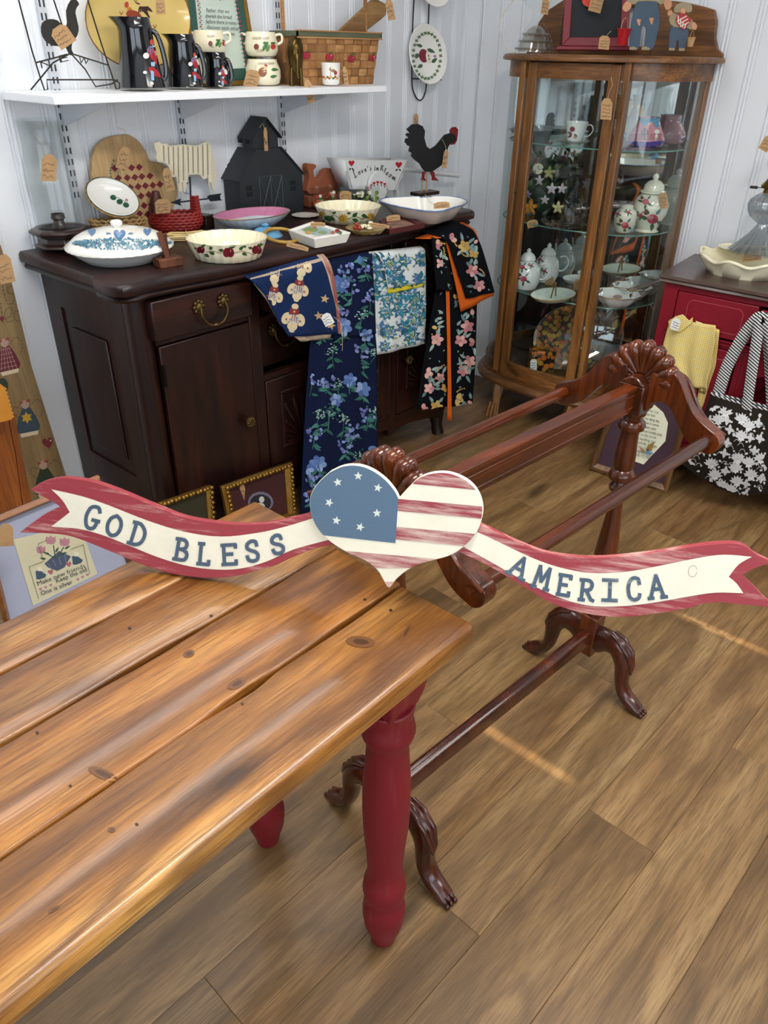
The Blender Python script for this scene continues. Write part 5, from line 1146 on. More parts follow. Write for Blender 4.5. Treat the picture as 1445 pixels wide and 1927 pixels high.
for i, ch in enumerate("Love's inBloom"):
    if ch == ' ': xx += 3; continue
    tt = (xx-667)/75; yy = 334-14*math.sin(PI*min(1, tt*.95)**.9)+max(0, tt-.5)*16; ang = -28+tt*62; h = 13 if ch in 'LB' else 11; wd = 6.5 if ch in 'LBm' else 4.6 if ch not in "i'l" else 2.6
    for s in SCR[ch]: pp += [('#2a2c2a', q) for q in stroke(rotp([(x*wd, -y*h) for x, y in s], xx, yy, ang), 1.25)]
    xx += wd*1.05+.9
pr(t, [b], pp, 'lettering', .5, maxe=9, off=.001)
pp = []
for i in range(9): a = R(-170+i*20-5); hx, hy = 712+20*math.cos(a), 362+19*math.sin(a); pp += [('#b8202c', heart(hx, hy, 3)), ('#20251f', leaf(hx, hy+3, 4, 2, 90))]
pr(t, [wh], pp, 'wheel_hearts', .5, maxe=9, off=.001)
# rooster on a dowel
t = flat('wooden_rooster', 'black painted wooden rooster cut-out with red comb and feet', 'ornament', (806, 370), y=2.20, yaw=R(-8))
rooster = [(1045, 95), (1075, 92), (1100, 105), (1112, 130), (1108, 165), (1120, 210), (1140, 225), (1170, 205), (1195, 175), (1215, 150), (1245, 140), (1268, 150), (1275, 175), (1262, 190), (1245, 195), (1232, 215), (1228, 250), (1215, 290), (1190, 315), (1160, 335), (1145, 343), (1115, 343), (1100, 325), (1085, 300), (1060, 280), (1042, 262), (1045, 245), (1028, 235), (1035, 210), (1022, 205), (1018, 195), (1008, 190), (1012, 170), (1030, 165), (1012, 150), (1020, 140), (1035, 140), (1018, 120), (1030, 110)]
sc_ = lambda L: [(400+x/2.779, 200+y/2.779) for x, y in L]
cut(t, 'body', sc_(rooster), .008, K_BLKP, bevel=.001)
K_DRED = plain('dull_red_paint', '#7c1f20', .55)
cut(t, 'comb', sc_([(1245, 142), (1243, 125), (1255, 110), (1272, 108), (1284, 122), (1282, 150), (1278, 178), (1268, 198), (1250, 202), (1240, 190), (1255, 180), (1258, 155)]), .006, K_DRED, y0=.001)
for L in ([(1100, 342), (1112, 342), (1108, 375), (1120, 390), (1105, 388), (1092, 382), (1100, 372)], [(1140, 342), (1158, 340), (1165, 370), (1185, 392), (1165, 388), (1150, 388), (1150, 370)]): cut(t, 'foot', sc_(L), .006, K_DRED, y0=.001)
zb = lw(t, (P_(t).x, P_(t).y, Z)).z; a = lpx(t, 806, 325, .004); a2 = lpx(t, 797, 330, .004)
obj('dowel', G().tube([(a[0], .012, a[1]), (a[0], .012, zb+.012)], .0035, 8).tube([(a2[0], .012, a2[1]), (a2[0], .012, zb+.012)], .0025, 8), K_PALEW, t)
obj('base', G().bb((a[0]-.07, -.02, zb), (a[0]+.05, .04, zb+.014)), K_DKWOOD, t, bevel=.002)
tag(838, 299, 9, 36, 8, P_(t)+Vector((.03, -.01, .1)), 'kraft price tag tied round the black rooster neck', string=[(832, 262), (838, 274), (840, 284)], rows=2)
tag(783, 226, 8, 24, 0, aty(783, 226, 2.39), 'narrow kraft tag on the wall above the black rooster', string=[(785, 192), (783, 214)], rows=1)
# dishes
def scal(n, a): return lambda an, j: a*math.cos(n*an)
def fruit(cx, cy, s, k=0): return [('#6f1426', ell(cx-3*s, cy, 6*s, 8*s, 8)), ('#6f1426', ell(cx+3*s, cy, 6*s, 8*s, -8)), ('#c88a8a', ell(cx+3*s, cy-3*s, 1.5*s, 2*s)), ('#35582f', leaf(cx, cy-8*s, 13*s, 6*s, -15)), ('#35582f', leaf(cx-8*s, cy-3*s, 9*s, 5*s, 190))]
t = place('casserole', 'white oval casserole with blue sponged lid and blue heart', 'casserole', (230, 490), Z)
bw = pot(t, 'bowl', [(492, 56), (488, 64), (476, 80), (466, 92), (462, 97)], K_GREYW, n=64, open_=False)
r = vp(P_(t), [(463, 98), (459, 98), (453, 90), (444, 80), (437, 66), (432, 46), (429, 22), (428, 12)])
ld = obj('lid', G().lathe([(a, b) for a, b in r]+[(.001, r[-1][1])], 96, wave=lambda a, j: .012*math.cos(36*a) if j < 2 else 0), K_WHITE, t, smooth=70)
r = vp(P_(t), [(429, 7), (425, 8), (422, 11), (417, 11), (414, 8), (413, 2)]); obj('knob', G().lathe(r, 20), K_WHITE, t)
pp = [('#5f86b0', heart(225, 443, 12)), ('#89a8c8', heart(224, 442, 6))]
for s in (-1, 1): pp += [('#5f86b0', leaf(225+s*14, 447, 9, 4, 90-s*60)), ('#5f86b0', leaf(225+s*16, 441, 8, 3, 90-s*110)), ('#6f95bb', ell(225+s*23, 440, 2.5, 2)), ('#6f95bb', leaf(225+s*20, 450, 6, 3, 90-s*80)), ('#5f86b0', heart(225+s*52, 437, 8))]
rn = random.Random(3)
for k in range(520):
    a = rn.uniform(0, PI); q = rn.uniform(.86, 1.0); x = 230+97*q*math.cos(a); y = 456+ (33*q-18)*math.sin(a)*1.0; y = 454+rn.uniform(-4, 17)*math.sin(a)+(1-math.sin(a))*3
    x = 230+rn.uniform(.80, .97)*95*math.cos(a)
    pp.append((rn.choice(['#4f8296', '#5f93a8', '#3f7088']), rotp([(-3, -.7), (0, -1.2), (3, .2), (1, 1.2)], x, y, rn.uniform(0, 180))))
pr(t, ld, pp, 'sponged_pattern', .25, maxe=6, off=.001)
t = place('peg_stand', 'small brown wooden stand with a leaning slat before blue casserole', 'ornament', (317, 500), Z, R(-8)); u = pw(P_(t), 1); K_BRN = wood('brown_block_wood', '#7d4a2e', '#663720', '#3f2012', 2, .5, .05)
obj('base', G().box((0, 0, .012), (47*u, .045, .024)), K_BRN, t, bevel=.002); obj('slat', G().box((-4*u, .0, .052), (10*u, .007, .085), (R(-6), R(-10), 0)).box((3*u, .01, .05), (9*u, .007, .075), (R(8), R(-6), 0)), K_BRN, t, bevel=.001)
obj('pegs', G().tube([(14*u, 0, .02), (14*u, 0, .03)], .003, 8).tube([(-14*u, 0, .02), (-14*u, 0, .03)], .003, 8), K_BRASS if 0 else M_BRASS, t)
P = atz(352, 452, Z); t = thing('straw_bundle', 'bundle of pale straw craft stems between casserole and apple dish', 'straw', tuple(P), (0, 0, R(-30))); rn = random.Random(5); u = pw(P, 1)
for k in range(3): pass
g = G()
for k in range(46):
    y = rn.uniform(-9, 9)*u; z = rn.uniform(1, 13)*u; g.tube([(-30*u+rn.uniform(-6, 6)*u, y*1.2, z+1*u), (0, y, z), (32*u+rn.uniform(-6, 6)*u, y*1.6, z*.9+rn.uniform(0, 4)*u)], 1.0*u, 5)
obj('straws', g, plain('straw', '#c9b27a', .7, var=.2), t, kind='stuff'); obj('tie', G().tube([(0, 11*u*math.cos(a), 8*u+8*u*math.sin(a)) for a in [2*PI*i/14 for i in range(14)]], .9*u, 5, closed=True), K_STRING, t)
t = place('baking_dish', 'cream scalloped baking dish painted with dark red apples', 'dish', (430, 483), Z)
b = pot(t, 'dish', [(485, 55), (481, 61), (465, 67), (448, 74), (446, 75)], K_CREAM, th=.006, n=120, wave=scal(24, .014), smooth=60)
pp = fruit(430, 475, 1.15)+fruit(483, 470, 1.0)+fruit(378, 470, .8)
for x, y, a in ((395, 470, -60), (404, 478, 200), (450, 470, -40), (455, 476, 20), (385, 478, 30), (462, 466, -120)): pp.append(('#35582f', leaf(x, y, 11, 6, a)))
pp += [('#7a6a4a', s) for s in stroke([(388, 474), (402, 472), (414, 476), (425, 474)], 1)+stroke([(440, 476), (455, 472), (470, 476), (478, 480)], 1)]
pr(t, b, pp, 'painted_apples', .3, maxe=6, off=.001)
t = place('blue_hat_dish', 'light blue ceramic lid lying behind the apple dish', 'lid', (500, 443), Z); b = pot(t, 'lid', [(445, 32), (442, 31), (436, 26), (430, 17), (427, 8)], plain('sky_blue_glaze', '#5f9ac2', .3, coat=.3), open_=False); r = vp(P_(t), [(427, 5), (423, 7), (420, 3)]); obj('knob', G().lathe(r, 16), MC['sky_blue_glaze'], t)
P = atz(530, 452, Z); t = thing('bamboo_ring', 'yellow bamboo ring handle propped on the blue lid', 'ring', tuple(P), (R(10), R(-4), 0)); u = pw(P, 1)
obj('ring', G().tube([(30*u*math.cos(2*PI*i/36), 34*u*math.sin(2*PI*i/36), 9*u) for i in range(36)], 3.4*u, 10, closed=True), plain('yellow_bamboo', '#a8802f', .35, var=.2), t)
tag(560, 464, 42, 9, 14, atz(560, 468, Z+.006), 'kraft price tag lying by the yellow bamboo ring', string=[(544, 452), (550, 460)], rows=1)
t = place('shell_bowl', 'shallow oval pink bowl with gilt wavy rim and pale blue outside', 'bowl', (477, 431), Z)
b = pot(t, 'bowl', [(427, 42), (423, 52), (412, 70), (403, 80), (401, 81)], plain('pale_blue_white_glaze', '#c3cdd4', .25, coat=.3), th=.004, n=100, sy=.66, wave=scal(28, .010), smooth=60)
q_ = vp(P_(t), [(427, 42), (423, 52), (412, 70), (403, 80), (401, 81)]); r = [(a-.0062, b+(.0012 if b > .012 else .010)) for a, b in q_]; r[-1] = (q_[-1][0]-.0046, q_[-1][1]+.0006); r[0] = (r[0][0], .0095); obj('pink_lining', G().lathe([(.001, .0095)]+r, 100, wave=lambda a, j: .010*math.cos(28*a)+.02*math.cos(6*a)*(j == 2), sy=.66, cap=False), K_PINK, t, smooth=60)
obj('gilt_rim', G().tube([((1+.01*math.cos(28*a))*pw(P_(t), 81)*math.cos(a), (1+.01*math.cos(28*a))*pw(P_(t), 81)*.66*math.sin(a), lz(P_(t), 401)) for a in [2*PI*i/112 for i in range(112)]], .0012, 5, closed=True), K_GOLD, t)
t = place('saucer', 'small white leaf-edged saucer right of the barn', 'saucer', (575, 408), Z); pot(t, 'saucer', [(410, 16), (404, 26)], K_WHITE, n=60, wave=scal(16, .02))
q = [atz(541, 432, Z+.034), atz(588, 416, Z+.034), atz(661, 437, Z+.034), atz(592, 449, Z+.034)]
c = sum(q, Vector())/4; t = thing('square_tray', 'white rectangular dish with painted landscape and fruit', 'dish', (c.x, c.y, Z)); loc = [Vector((p.x-c.x, p.y-c.y, 0)) for p in q]
g = G(); vs = []
for f, z in ((.86, .0), (1.0, .034), (.92, .034), (.84, .028)): vs += [(p.x*f, p.y*f, z) for p in loc]
fs = [(0, 1, 2, 3)]+[(j*4+i, j*4+(i+1) % 4, j*4+4+(i+1) % 4, j*4+4+i) for j in range(3) for i in range(4)]+[(12, 13, 14, 15)]
b = obj('tray', g.add(vs, fs), K_WHITE, t, bevel=.003, smooth=30)
pp = [('#9fb9bd', [(566, 432), (590, 422), (640, 437), (595, 444)]), ('#7f9a52', ell(585, 433, 14, 5)), ('#c9a23a', ell(580, 438, 6, 3)), ('#8a2a2a', ell(635, 435, 5, 4)), ('#c4622f', ell(626, 438, 4, 3)), ('#4f7038', ell(640, 438, 4, 3)), ('#7f9a52', ell(607, 438, 9, 3)), ('#b56a3a', ell(592, 428, 4, 2))]
pr(t, b, pp, 'painted_landscape', .3, maxe=9, off=.001)
tag(598, 422, 28, 8, 0, atz(598, 424, Z+.045), 'kraft price tag lying on the white rectangular dish', rows=1)
t = place('baking_dish', 'cream scalloped dish painted with sunflowers in front of the drinking glasses', 'dish', (655, 415), Z)
b = pot(t, 'dish', [(418, 42), (414, 48), (400, 55), (388, 61), (386, 62)], K_CREAM, th=.005, n=120, wave=scal(22, .014), smooth=60)
pp = []
for x, y, s in ((646, 411, 1), (698, 407, .8), (605, 402, .6)):
    pp += [('#c79a3a', leaf(x, y, 10*s, 5*s, a)) for a in range(0, 360, 36)]+[('#2a1a12', ell(x, y, 4.5*s, 4.5*s))]
for x, y, a in ((663, 408, -40), (674, 416, 200), (620, 408, 30), (632, 402, 220), (610, 412, -30), (680, 404, 20), (660, 402, -150), (625, 414, 190)): pp.append(('#35582f', leaf(x, y, 13, 7, a)))
pp += [('#35582f', s) for s in stroke([(605, 405), (616, 410), (628, 404), (640, 410)], 1)+stroke([(655, 412), (668, 406), (682, 412), (695, 408)], 1)]
pr(t, b, pp, 'painted_sunflowers', .3, maxe=6, off=.001)
t = place('nut_bowl', 'small amber glass dish of cream shells in front of sunflower dish', 'dish', (688, 436), Z); pot(t, 'dish', [(439, 26), (436, 32), (430, 37), (428, 38)], plain('amber_glass', '#8a7340', .2, var=.15, coat=.5), n=64, wave=scal(14, .03)); r = vp(P_(t), [(435, 20), (430, 32), (425, 20)])
g = G(); rn = random.Random(8)
for k in range(9): a = k*2.4; q = 4+k*2.6; g.ball((pw(P_(t), q)*math.cos(a), pw(P_(t), q)*math.sin(a), .016+.003*(k % 3)), (.011, .008, .005), 8, 6)
obj('shells', g, K_CREAM, t, kind='stuff')
obj('ornament_cluster', G().ball((-.045, -.012, .02), .009, 8, 6).ball((-.052, .0, .02), .008, 8, 6).ball((-.047, -.002, .03), .008, 8, 6), plain('berry_red', '#8a3020', .4), t)
tag(714, 424, 38, 7, 8, atz(714, 428, Z+.03), 'kraft price tag on the amber shell dish', rows=1)
q = [atz(713, 415, Z+.014), atz(762, 404, Z+.014), atz(799, 421, Z+.014), atz(733, 433, Z+.014)]; c = sum(q, Vector())/4; t = thing('small_frame', 'small dark red picture frame lying flat on the sideboard', 'frame', (c.x, c.y, Z)); L = [Vector((p.x-c.x, p.y-c.y, 0)) for p in q]
vs = []
for f, z in ((1, 0), (1, .016), (.72, .012), (.70, .006)): vs += [(p.x*f, p.y*f, z) for p in L]
fs = [(0, 1, 2, 3)]+[(j*4+i, j*4+(i+1) % 4, j*4+4+(i+1) % 4, j*4+4+i) for j in range(3) for i in range(4)]
obj('frame', G().add(vs, fs), plain('oxblood_paint', '#4a1216', .45), t, smooth=0); obj('picture', G().add([(p.x*.7, p.y*.7, .0062) for p in L], [(0, 1, 2, 3)]), plain('faded_print', '#8a6a58', .6, var=.4, sc_=40), t, smooth=0)
tag(740, 410, 26, 11, -8, atz(740, 412, Z+.03), 'kraft price tag lying on the small red frame', rows=1)
# heart dish
t = place('heart_dish', 'large white heart-shaped dish with blue edged rim', 'dish', (800, 400), Z)
rim_px = [(726, 381), (722, 376), (740, 372), (775, 370), (800, 371), (815, 369), (850, 371), (872, 377), (877, 382), (870, 389), (845, 394), (815, 395), (780, 393), (745, 388)]
zz = lz(P_(t), 383) if 0 else .055
def lay(px_list, z): return [(atz(x, y, Z+z)-P_(t)).xy for x, y in px_list]
rimp = smoothline([tuple(p) for p in lay([(716, 379), (726, 374), (755, 372), (785, 371), (800, 373), (820, 370), (850, 371), (870, 375), (878, 380), (870, 386), (852, 391), (826, 398), (790, 396), (745, 388)], .055)], 4)
cen = Vector((sum(p[0] for p in rimp)/len(rimp), sum(p[1] for p in rimp)/len(rimp)))
vs = []; fs = []; prof_ = [(.62, 0), (.70, .002), (.90, .038), (1.02, .055), (.98, .057), (.84, .040), (.64, .010)]
for f, z in prof_: vs += [(cen.x+(x-cen.x)*f, cen.y+(y-cen.y)*f, z) for x, y in rimp]
n = len(rimp); fs = [(j*n+i, j*n+(i+1) % n, (j+1)*n+(i+1) % n, (j+1)*n+i) for j in range(6) for i in range(n)]+[tuple(range(n)), tuple(range(6*n, 7*n))]
b = obj('dish', G().add(vs, fs), K_WHITE, t, smooth=50)
obj('blue_rim', G().tube([(cen.x+(x-cen.x)*1.02, cen.y+(y-cen.y)*1.02, .056) for x, y in rimp], [.0022 if i % 2 else .0032 for i in range(n)], 6, closed=True), plain('blue_edge_glaze', '#5f7ba3', .3), t)
tag(831, 386, 30, 12, -4, atz(831, 386, Z+.06), 'kraft price tag lying in the heart-shaped dish', string=[(800, 366), (806, 378), (818, 386)], rows=1)
# ================================================================== CLOTHS
def K_cloth(name, h, rough=.85):
    if name in MC: return MC[name]
    m, nt, b = newmat(name); v = coords(nt, (1, 1, 1), False); n = noise(nt, v, 8, 3); c = lin(h)
    nt.links.new(ramp(nt, [(.3, tuple(x*.9 for x in c)), (.7, tuple(min(1, x*1.1) for x in c))], n), b.inputs['Base Color']); b.inputs['Roughness'].default_value = rough
    b.inputs['Specular IOR Level'].default_value = .12
    bump(nt, b, noise(nt, v, 900, 2), .15, .0005); MC[name] = m; return m
def cloth(t, part, left, right, mat, y0=0, wav=.004, k=3, thick=.003, ph=0, curl=.0):
    """hanging sheet between a left and a right edge traced top to bottom"""
    n = 28; m = 22
    def samp(L, v):
        d = [0]
        for a, b in zip(L, L[1:]): d.append(d[-1]+math.hypot(b[0]-a[0], b[1]-a[1]))
        s = v*d[-1]
        for i in range(len(L)-1):
            if s <= d[i+1]+1e-9: q = (s-d[i])/max(1e-9, d[i+1]-d[i]); return (L[i][0]+(L[i+1][0]-L[i][0])*q, L[i][1]+(L[i+1][1]-L[i][1])*q)
        return L[-1]
    def fn(u, v):
        a, b = samp(left, v), samp(right, v); p = (a[0]+(b[0]-a[0])*u, a[1]+(b[1]-a[1])*u); x, z = lpx(t, p[0], p[1], y0)
        return (x, y0+wav*math.sin(u*k*2*PI+ph+v*1.3)*min(1, v*2+.15)+(curl*(1-v*8)**2 if v < .125 else 0), z)
    return obj(part, G().grid(fn, n, m), mat, t, smooth=80, solid=thick)
def scatter(poly, n, rn, mind=0):
    xs = [p[0] for p in poly]; ys = [p[1] for p in poly]; out = []; tries = 0
    while len(out) < n and tries < n*40:
        tries += 1; p = (rn.uniform(min(xs), max(xs)), rn.uniform(min(ys), max(ys)))
        if inside(p, poly) and all((p[0]-q[0])**2+(p[1]-q[1])**2 > mind*mind for q in out): out.append(p)
    return out
def bloom(x, y, r, cs, rn, n=5):
    a0 = rn.uniform(0, 72); return [(rn.choice(cs), ell(x+r*.5*math.cos(R(a0+a)), y+r*.5*math.sin(R(a0+a)), r*.52*rn.uniform(.85, 1.1), r*.36, a0+a, 9)) for a in range(0, 360, 360//n)]
def clip(pp, poly): return [(c, p) for c, p in pp if all(inside(q, poly) for q in p)]
YD = 1.806
# long navy floral cloth
t = flat('navy_floral_cloth', 'long navy cloth with blue flowers hanging from the open drawer to the floor', 'cloth', (640, 640), y=YD, yaw=0)
LL = [(622, 493), (600, 560), (584, 650), (576, 760), (571, 868), (567, 975)]; RL = [(700, 477), (706, 560), (708, 700), (709, 820), (708, 975)]
K_NAVY = K_cloth('navy_cotton', '#101a38')
b1 = cloth(t, 'long_panel', LL, RL, K_NAVY, 0, .005, 2.5)
LF = [(622, 491), (618, 560), (628, 640)]; RF = [(700, 475), (706, 560), (708, 628)]
b2 = cloth(t, 'top_flap', LF, RF, K_NAVY, -.010, .003, 2, ph=1, curl=.02)
rn = random.Random(21); poly = LL+RL[::-1]; pp = []
BL = ['#7f9ccc', '#5f7fb8', '#93abd4', '#4a68a6']; GR = ['#2f6a62', '#3f7d70', '#24564f']; LV = ['#6a6fae', '#5560a0', '#8790c4']
for x, y in scatter(poly, 46, rn, 17):
    k = rn.random(); st_h = rn.uniform(15, 40)
    pp += [(rn.choice(GR), s) for s in stroke([(x, y), (x+rn.uniform(-4, 4), y+st_h*.5), (x+rn.uniform(-6, 6), y+st_h)], 1.6)]
    for j in range(4): a = rn.choice([20, 160])+rn.uniform(-25, 25); pp.append((rn.choice(GR), leaf(x+rn.uniform(-2, 2), y+st_h*rn.uniform(.3, .9), rn.uniform(12, 22), 5.5, a)))
    if k < .33: pp += bloom(x, y, rn.uniform(13, 19), BL, rn, 6)+[('#34508c', ell(x, y, 3, 2.5))]
    elif k < .75:
        for j in range(15): pp += [(rn.choice(LV+BL[:1]), ell(x+rn.uniform(-14, 14), y+rn.uniform(-15, 10), rn.uniform(2.2, 4.6), rn.uniform(1.8, 3.6), rn.uniform(0, 90), 7))]
    else:
        for j in range(26): pp += [(rn.choice(['#8fb0a8', '#5c9484', '#b4c8c0', '#3f7d70']), ell(x+rn.gauss(0, 6), y+rn.gauss(0, 5), 1.7, 1.3, 0, 6))]
pr(t, [b1, b2], clip(pp, poly), 'floral_print', .8, maxe=14, off=.0028)
# snowman quilt panel
t = flat('snowman_cloth', 'folded navy cloth printed with plaid snowman angels and a striped border', 'cloth', (570, 560), y=YD-.016, yaw=0)
L = [(467, 521), (500, 556), (522, 600), (544, 634)]; Rr = [(606, 482), (620, 520), (634, 580), (640, 628)]
b1 = cloth(t, 'under_fold', [(470, 524), (503, 566), (528, 612), (566, 643)], [(608, 484), (622, 530), (634, 590), (622, 636)], K_cloth('ticking', '#b9a690'), .006, .002)
b = cloth(t, 'panel', L, Rr, K_cloth('denim_blue_cotton', '#182a50'), 0, .003, 1.5, curl=.02)
bb_ = cloth(t, 'striped_border', [(604, 482), (618, 520), (632, 580), (636, 628)], [(616, 480), (628, 520), (637, 580), (642, 628)], K_cloth('cream_stripe', '#c9ab98'), -.003, .001, curl=.02)
pp = []
def snow(cx, cy, s, a):
    o = []
    def T(p): return [(cx+(x*math.cos(R(a))-y*math.sin(R(a)))*s, cy+(x*math.sin(R(a))+y*math.cos(R(a)))*s) for x, y in p]
    cr, rd, gy = '#d8c7a0', '#7a2a30', '#6a7488'
    o += [(cr, T(ell(-12, 2, 8, 11, 20))), (cr, T(ell(12, 2, 8, 11, -20))), (gy, T([(-9, -6), (9, -6), (10, 10), (-10, 10)])), (cr, T(ell(0, 14, 9, 8))), (rd, T([(-8, -16), (8, -16), (9, -6), (-9, -6)])), (cr, T(ell(0, -20, 6, 5))), ('#b5502a', T([(-3, -4), (3, -4), (0, 8)])), ('#c9c2ae', T(ell(0, 22, 5, 3)))]
    for i in range(-2, 3):
        o += [('#e0d4bc', T([(i*4-.5, -6), (i*4+.5, -6), (i*4+.5, 10), (i*4-.5, 10)])), ('#e0d4bc', T([(-9, i*3+1.6), (9, i*3+1.6), (9, i*3+2.4), (-9, i*3+2.4)]))]
    o += [('#7a4a3a', T(star(-12, 4, 3))), ('#7a4a3a', T(star(12, 4, 3))), ('#e0a04a', T(star(0, -11, 3)))]
    return o
pp += snow(517, 512, .95, 8)+snow(567, 500, .95, 6)+snow(513, 555, .95, 12)+snow(560, 543, 1.0, 10)+snow(551, 598, 1.1, 8)
for x, y, a in ((610, 562, 10), (598, 594, -8), (622, 612, 20)): pp += [('#c9a878', star(x, y, 9, a)), ('#a8835a', star(x, y, 3.5, a))]
pr(t, b, clip(pp, [(470, 522), (606, 484), (636, 628), (544, 634)]), 'snowman_print', .8, maxe=10, off=.0028)
pp = []
for i in range(3): pp += [('#a05048', s) for s in stroke([(607+i*3.6, 484), (621+i*3, 520), (633.5+i*1.8, 580), (637+i*1.6, 626)], 1.0)]
pr(t, bb_, pp, 'stripes', .8, maxe=10, off=.0028)
tag(616, 601, 19, 23, -28, P_(t)+Vector((0, -.02, 0)), 'white price tag pinned to the snowman cloth', True, string=[(628, 596), (640, 606), (645, 625), (644, 660)], notch=True)
# paisley cloth
t = flat('paisley_cloth', 'white cloth with teal and blue paisley print and yellow lining', 'cloth', (750, 570), y=YD-.006, yaw=0)
K_WC = K_cloth('white_cotton', '#d3dad9')
L = [(692, 477), (700, 540), (706, 610), (711, 668)]; Rr = [(800, 465), (802, 540), (802, 600), (801, 646)]
b1 = cloth(t, 'back_panel', L, Rr, K_WC, 0, .004, 2, curl=.02)
b2 = cloth(t, 'lining', [(728, 500), (731, 553)], [(795, 500), (797, 538)], K_cloth('yellow_lining', '#cfc53a'), -.008, .002)
b3 = cloth(t, 'front_flap', [(712, 475), (724, 510), (730, 542)], [(800, 465), (801, 500), (800, 531)], K_WC, -.014, .003, 2, ph=2, curl=.02)
rn = random.Random(5); poly = L+Rr[::-1]; pp = []; TE = ['#1f6f78', '#2f86a0', '#3f6f9c', '#27566e', '#8ea24a', '#5f7f8f']
for x, y in scatter(poly, 30, rn, 19):
    r_ = rn.uniform(13, 20); n_ = rn.choice([7, 8, 9])
    for q, cset in ((1, TE[:4]), (.68, ['#cfd8d6', '#a9bcc0']), (.5, TE)): pp += [(rn.choice(cset), leaf(x, y, r_*q, r_*.5*q, a+q*20)) for a in range(0, 360, 360//n_)]
    pp.append(('#b8a84a', ell(x, y, 2, 2)))
for x, y in scatter(poly, 120, rn, 6): pp.append((rn.choice(TE), leaf(x, y, rn.uniform(5, 9), 2.5, rn.uniform(0, 360))))
for x, y in scatter(poly, 50, rn, 8): pp += [(rn.choice(TE[:4]+['#8ea24a']), s) for s in stroke([(x, y), (x+3, y-3), (x+6, y-1), (x+6, y+3), (x+3, y+4)], .8)]
pp = [q for q in clip(pp, poly) if not all(inside(p, [(729, 538), (799, 530), (799, 541), (731, 555)]) for p in q[1])]
pr(t, [b1, b3], pp, 'paisley_print', .8, maxe=12, off=.0028)
# black floral cloth over the right corner
PB = atz(850, 420, BZ)
t = flat('black_floral_cloth', 'black cloth with pink and yellow flowers and bright orange lining', 'cloth', (850, 560), y=1.775, yaw=R(4))
K_BK = K_cloth('black_cotton', '#090c12'); K_OR = K_cloth('orange_lining', '#d3621f')
LL = [(826, 446), (822, 540), (806, 640), (793, 720), (787, 772)]; RL = [(892, 430), (900, 520), (899, 580), (896, 680), (890, 760)]
b1 = cloth(t, 'long_panel', LL+[(800, 779), (843, 782)] if 0 else LL, RL, K_BK, 0, .006, 2.2)
b0 = cloth(t, 'orange_edge', [(839, 545), (842, 640), (843, 730), (842, 790)], [(845, 545), (847, 640), (849, 730), (850, 792)], K_OR, -.012, .001)
b2 = cloth(t, 'lining', [(803, 452), (836, 446), (850, 500), (862, 555), (868, 587)], [(890, 421), (910, 480), (924, 530), (927, 552), (927, 556)], K_OR, -.016, .003, 1.5, curl=.05)
b3 = cloth(t, 'top_flap', [(826, 440), (846, 460), (862, 510), (872, 540), (878, 562)], [(884, 420), (903, 460), (918, 510), (928, 546), (929, 550)], K_BK, -.026, .004, 1.5, ph=1, curl=.08)
b4 = cloth(t, 'side_fold', [(812, 446), (818, 500), (822, 545)], [(838, 455), (845, 500), (850, 548)], K_BK, -.020, .002, 1)
rn = random.Random(9); poly = [(812, 446), (888, 420), (929, 550), (899, 566), (890, 760), (845, 778), (787, 772), (806, 640), (822, 544)]; pp = []
PK = ['#d79a9a', '#c47f86', '#e3b4aa']; YE = ['#c9a052', '#d8b66a']; SG = ['#7f9ea0', '#a5b9b4', '#5f8086', '#8aa6a0']
for x, y in scatter(poly, 30, rn, 21):
    for j in range(rn.randint(4, 7)): a = rn.uniform(0, 360); pp.append((rn.choice(SG), leaf(x+10*math.cos(R(a)), y+10*math.sin(R(a)), rn.uniform(11, 18), 5.5, a)))
    cs = PK if rn.random() < .6 else YE; pp += bloom(x, y, rn.uniform(9, 13), cs, rn, 5)+[('#a8703a', ell(x, y, 2, 2))]
    if rn.random() < .5:
        a = rn.uniform(0, 360)
        for j in range(5): pp.append((rn.choice(YE), ell(x+(14+j*2.5)*math.cos(R(a+j*8)), y+(14+j*2.5)*math.sin(R(a+j*8)), 1.6, 1.6, 0, 6)))
for x, y in scatter(poly, 70, rn, 9): pp.append((rn.choice(SG), leaf(x, y, rn.uniform(4, 8), 2.2, rn.uniform(0, 360))))
ex = [(838, 545), (851, 545), (852, 792), (841, 790)]; ex2 = [(836, 446), (846, 452), (864, 505), (880, 556), (928, 548), (930, 560), (868, 588), (856, 540)]
pp = [q for q in clip(pp, poly) if not any(inside(p, ex) or inside(p, ex2) for p in q[1])]
pr(t, [b1, b2, b3, b4], pp, 'floral_print', .8, maxe=12, off=.003)

# ================================================================== ON TOP OF THE CURIO CABINET
ZC = 1.491
def onx(name, label, cat, px, X, z, rz=0, group=None):
    P = atx(px[0], px[1], X); P.z = z; return thing(name, label, cat, tuple(P), (0, 0, rz), group)
t = onx('oil_lamp', 'clear glass oil lamp with white cord on the left of the curio top', 'lamp', (1006, 90), 3.03, ZC)
P = P_(t); u = pw(P, 1)
obj('font', G().lathe([(37*u, 0), (37*u, 6*u), (34*u, 9*u), (31*u, 22*u), (26*u, 30*u), (20*u, 40*u), (12*u, 52*u), (10*u, 60*u), (11*u, 68*u), (20*u, 74*u), (34*u, 84*u), (38*u, 92*u), (38*u, 100*u), (30*u, 112*u), (12*u, 118*u)], 36), K_GLASS, t, smooth=60)
obj('oil', G().lathe([(31*u, 3*u), (28*u, 18*u), (22*u, 28*u), (16*u, 38*u), (6*u, 44*u)], 24), thin_glass('lamp_glass_ribs', (.86, .84, .78), .5, .1), t)
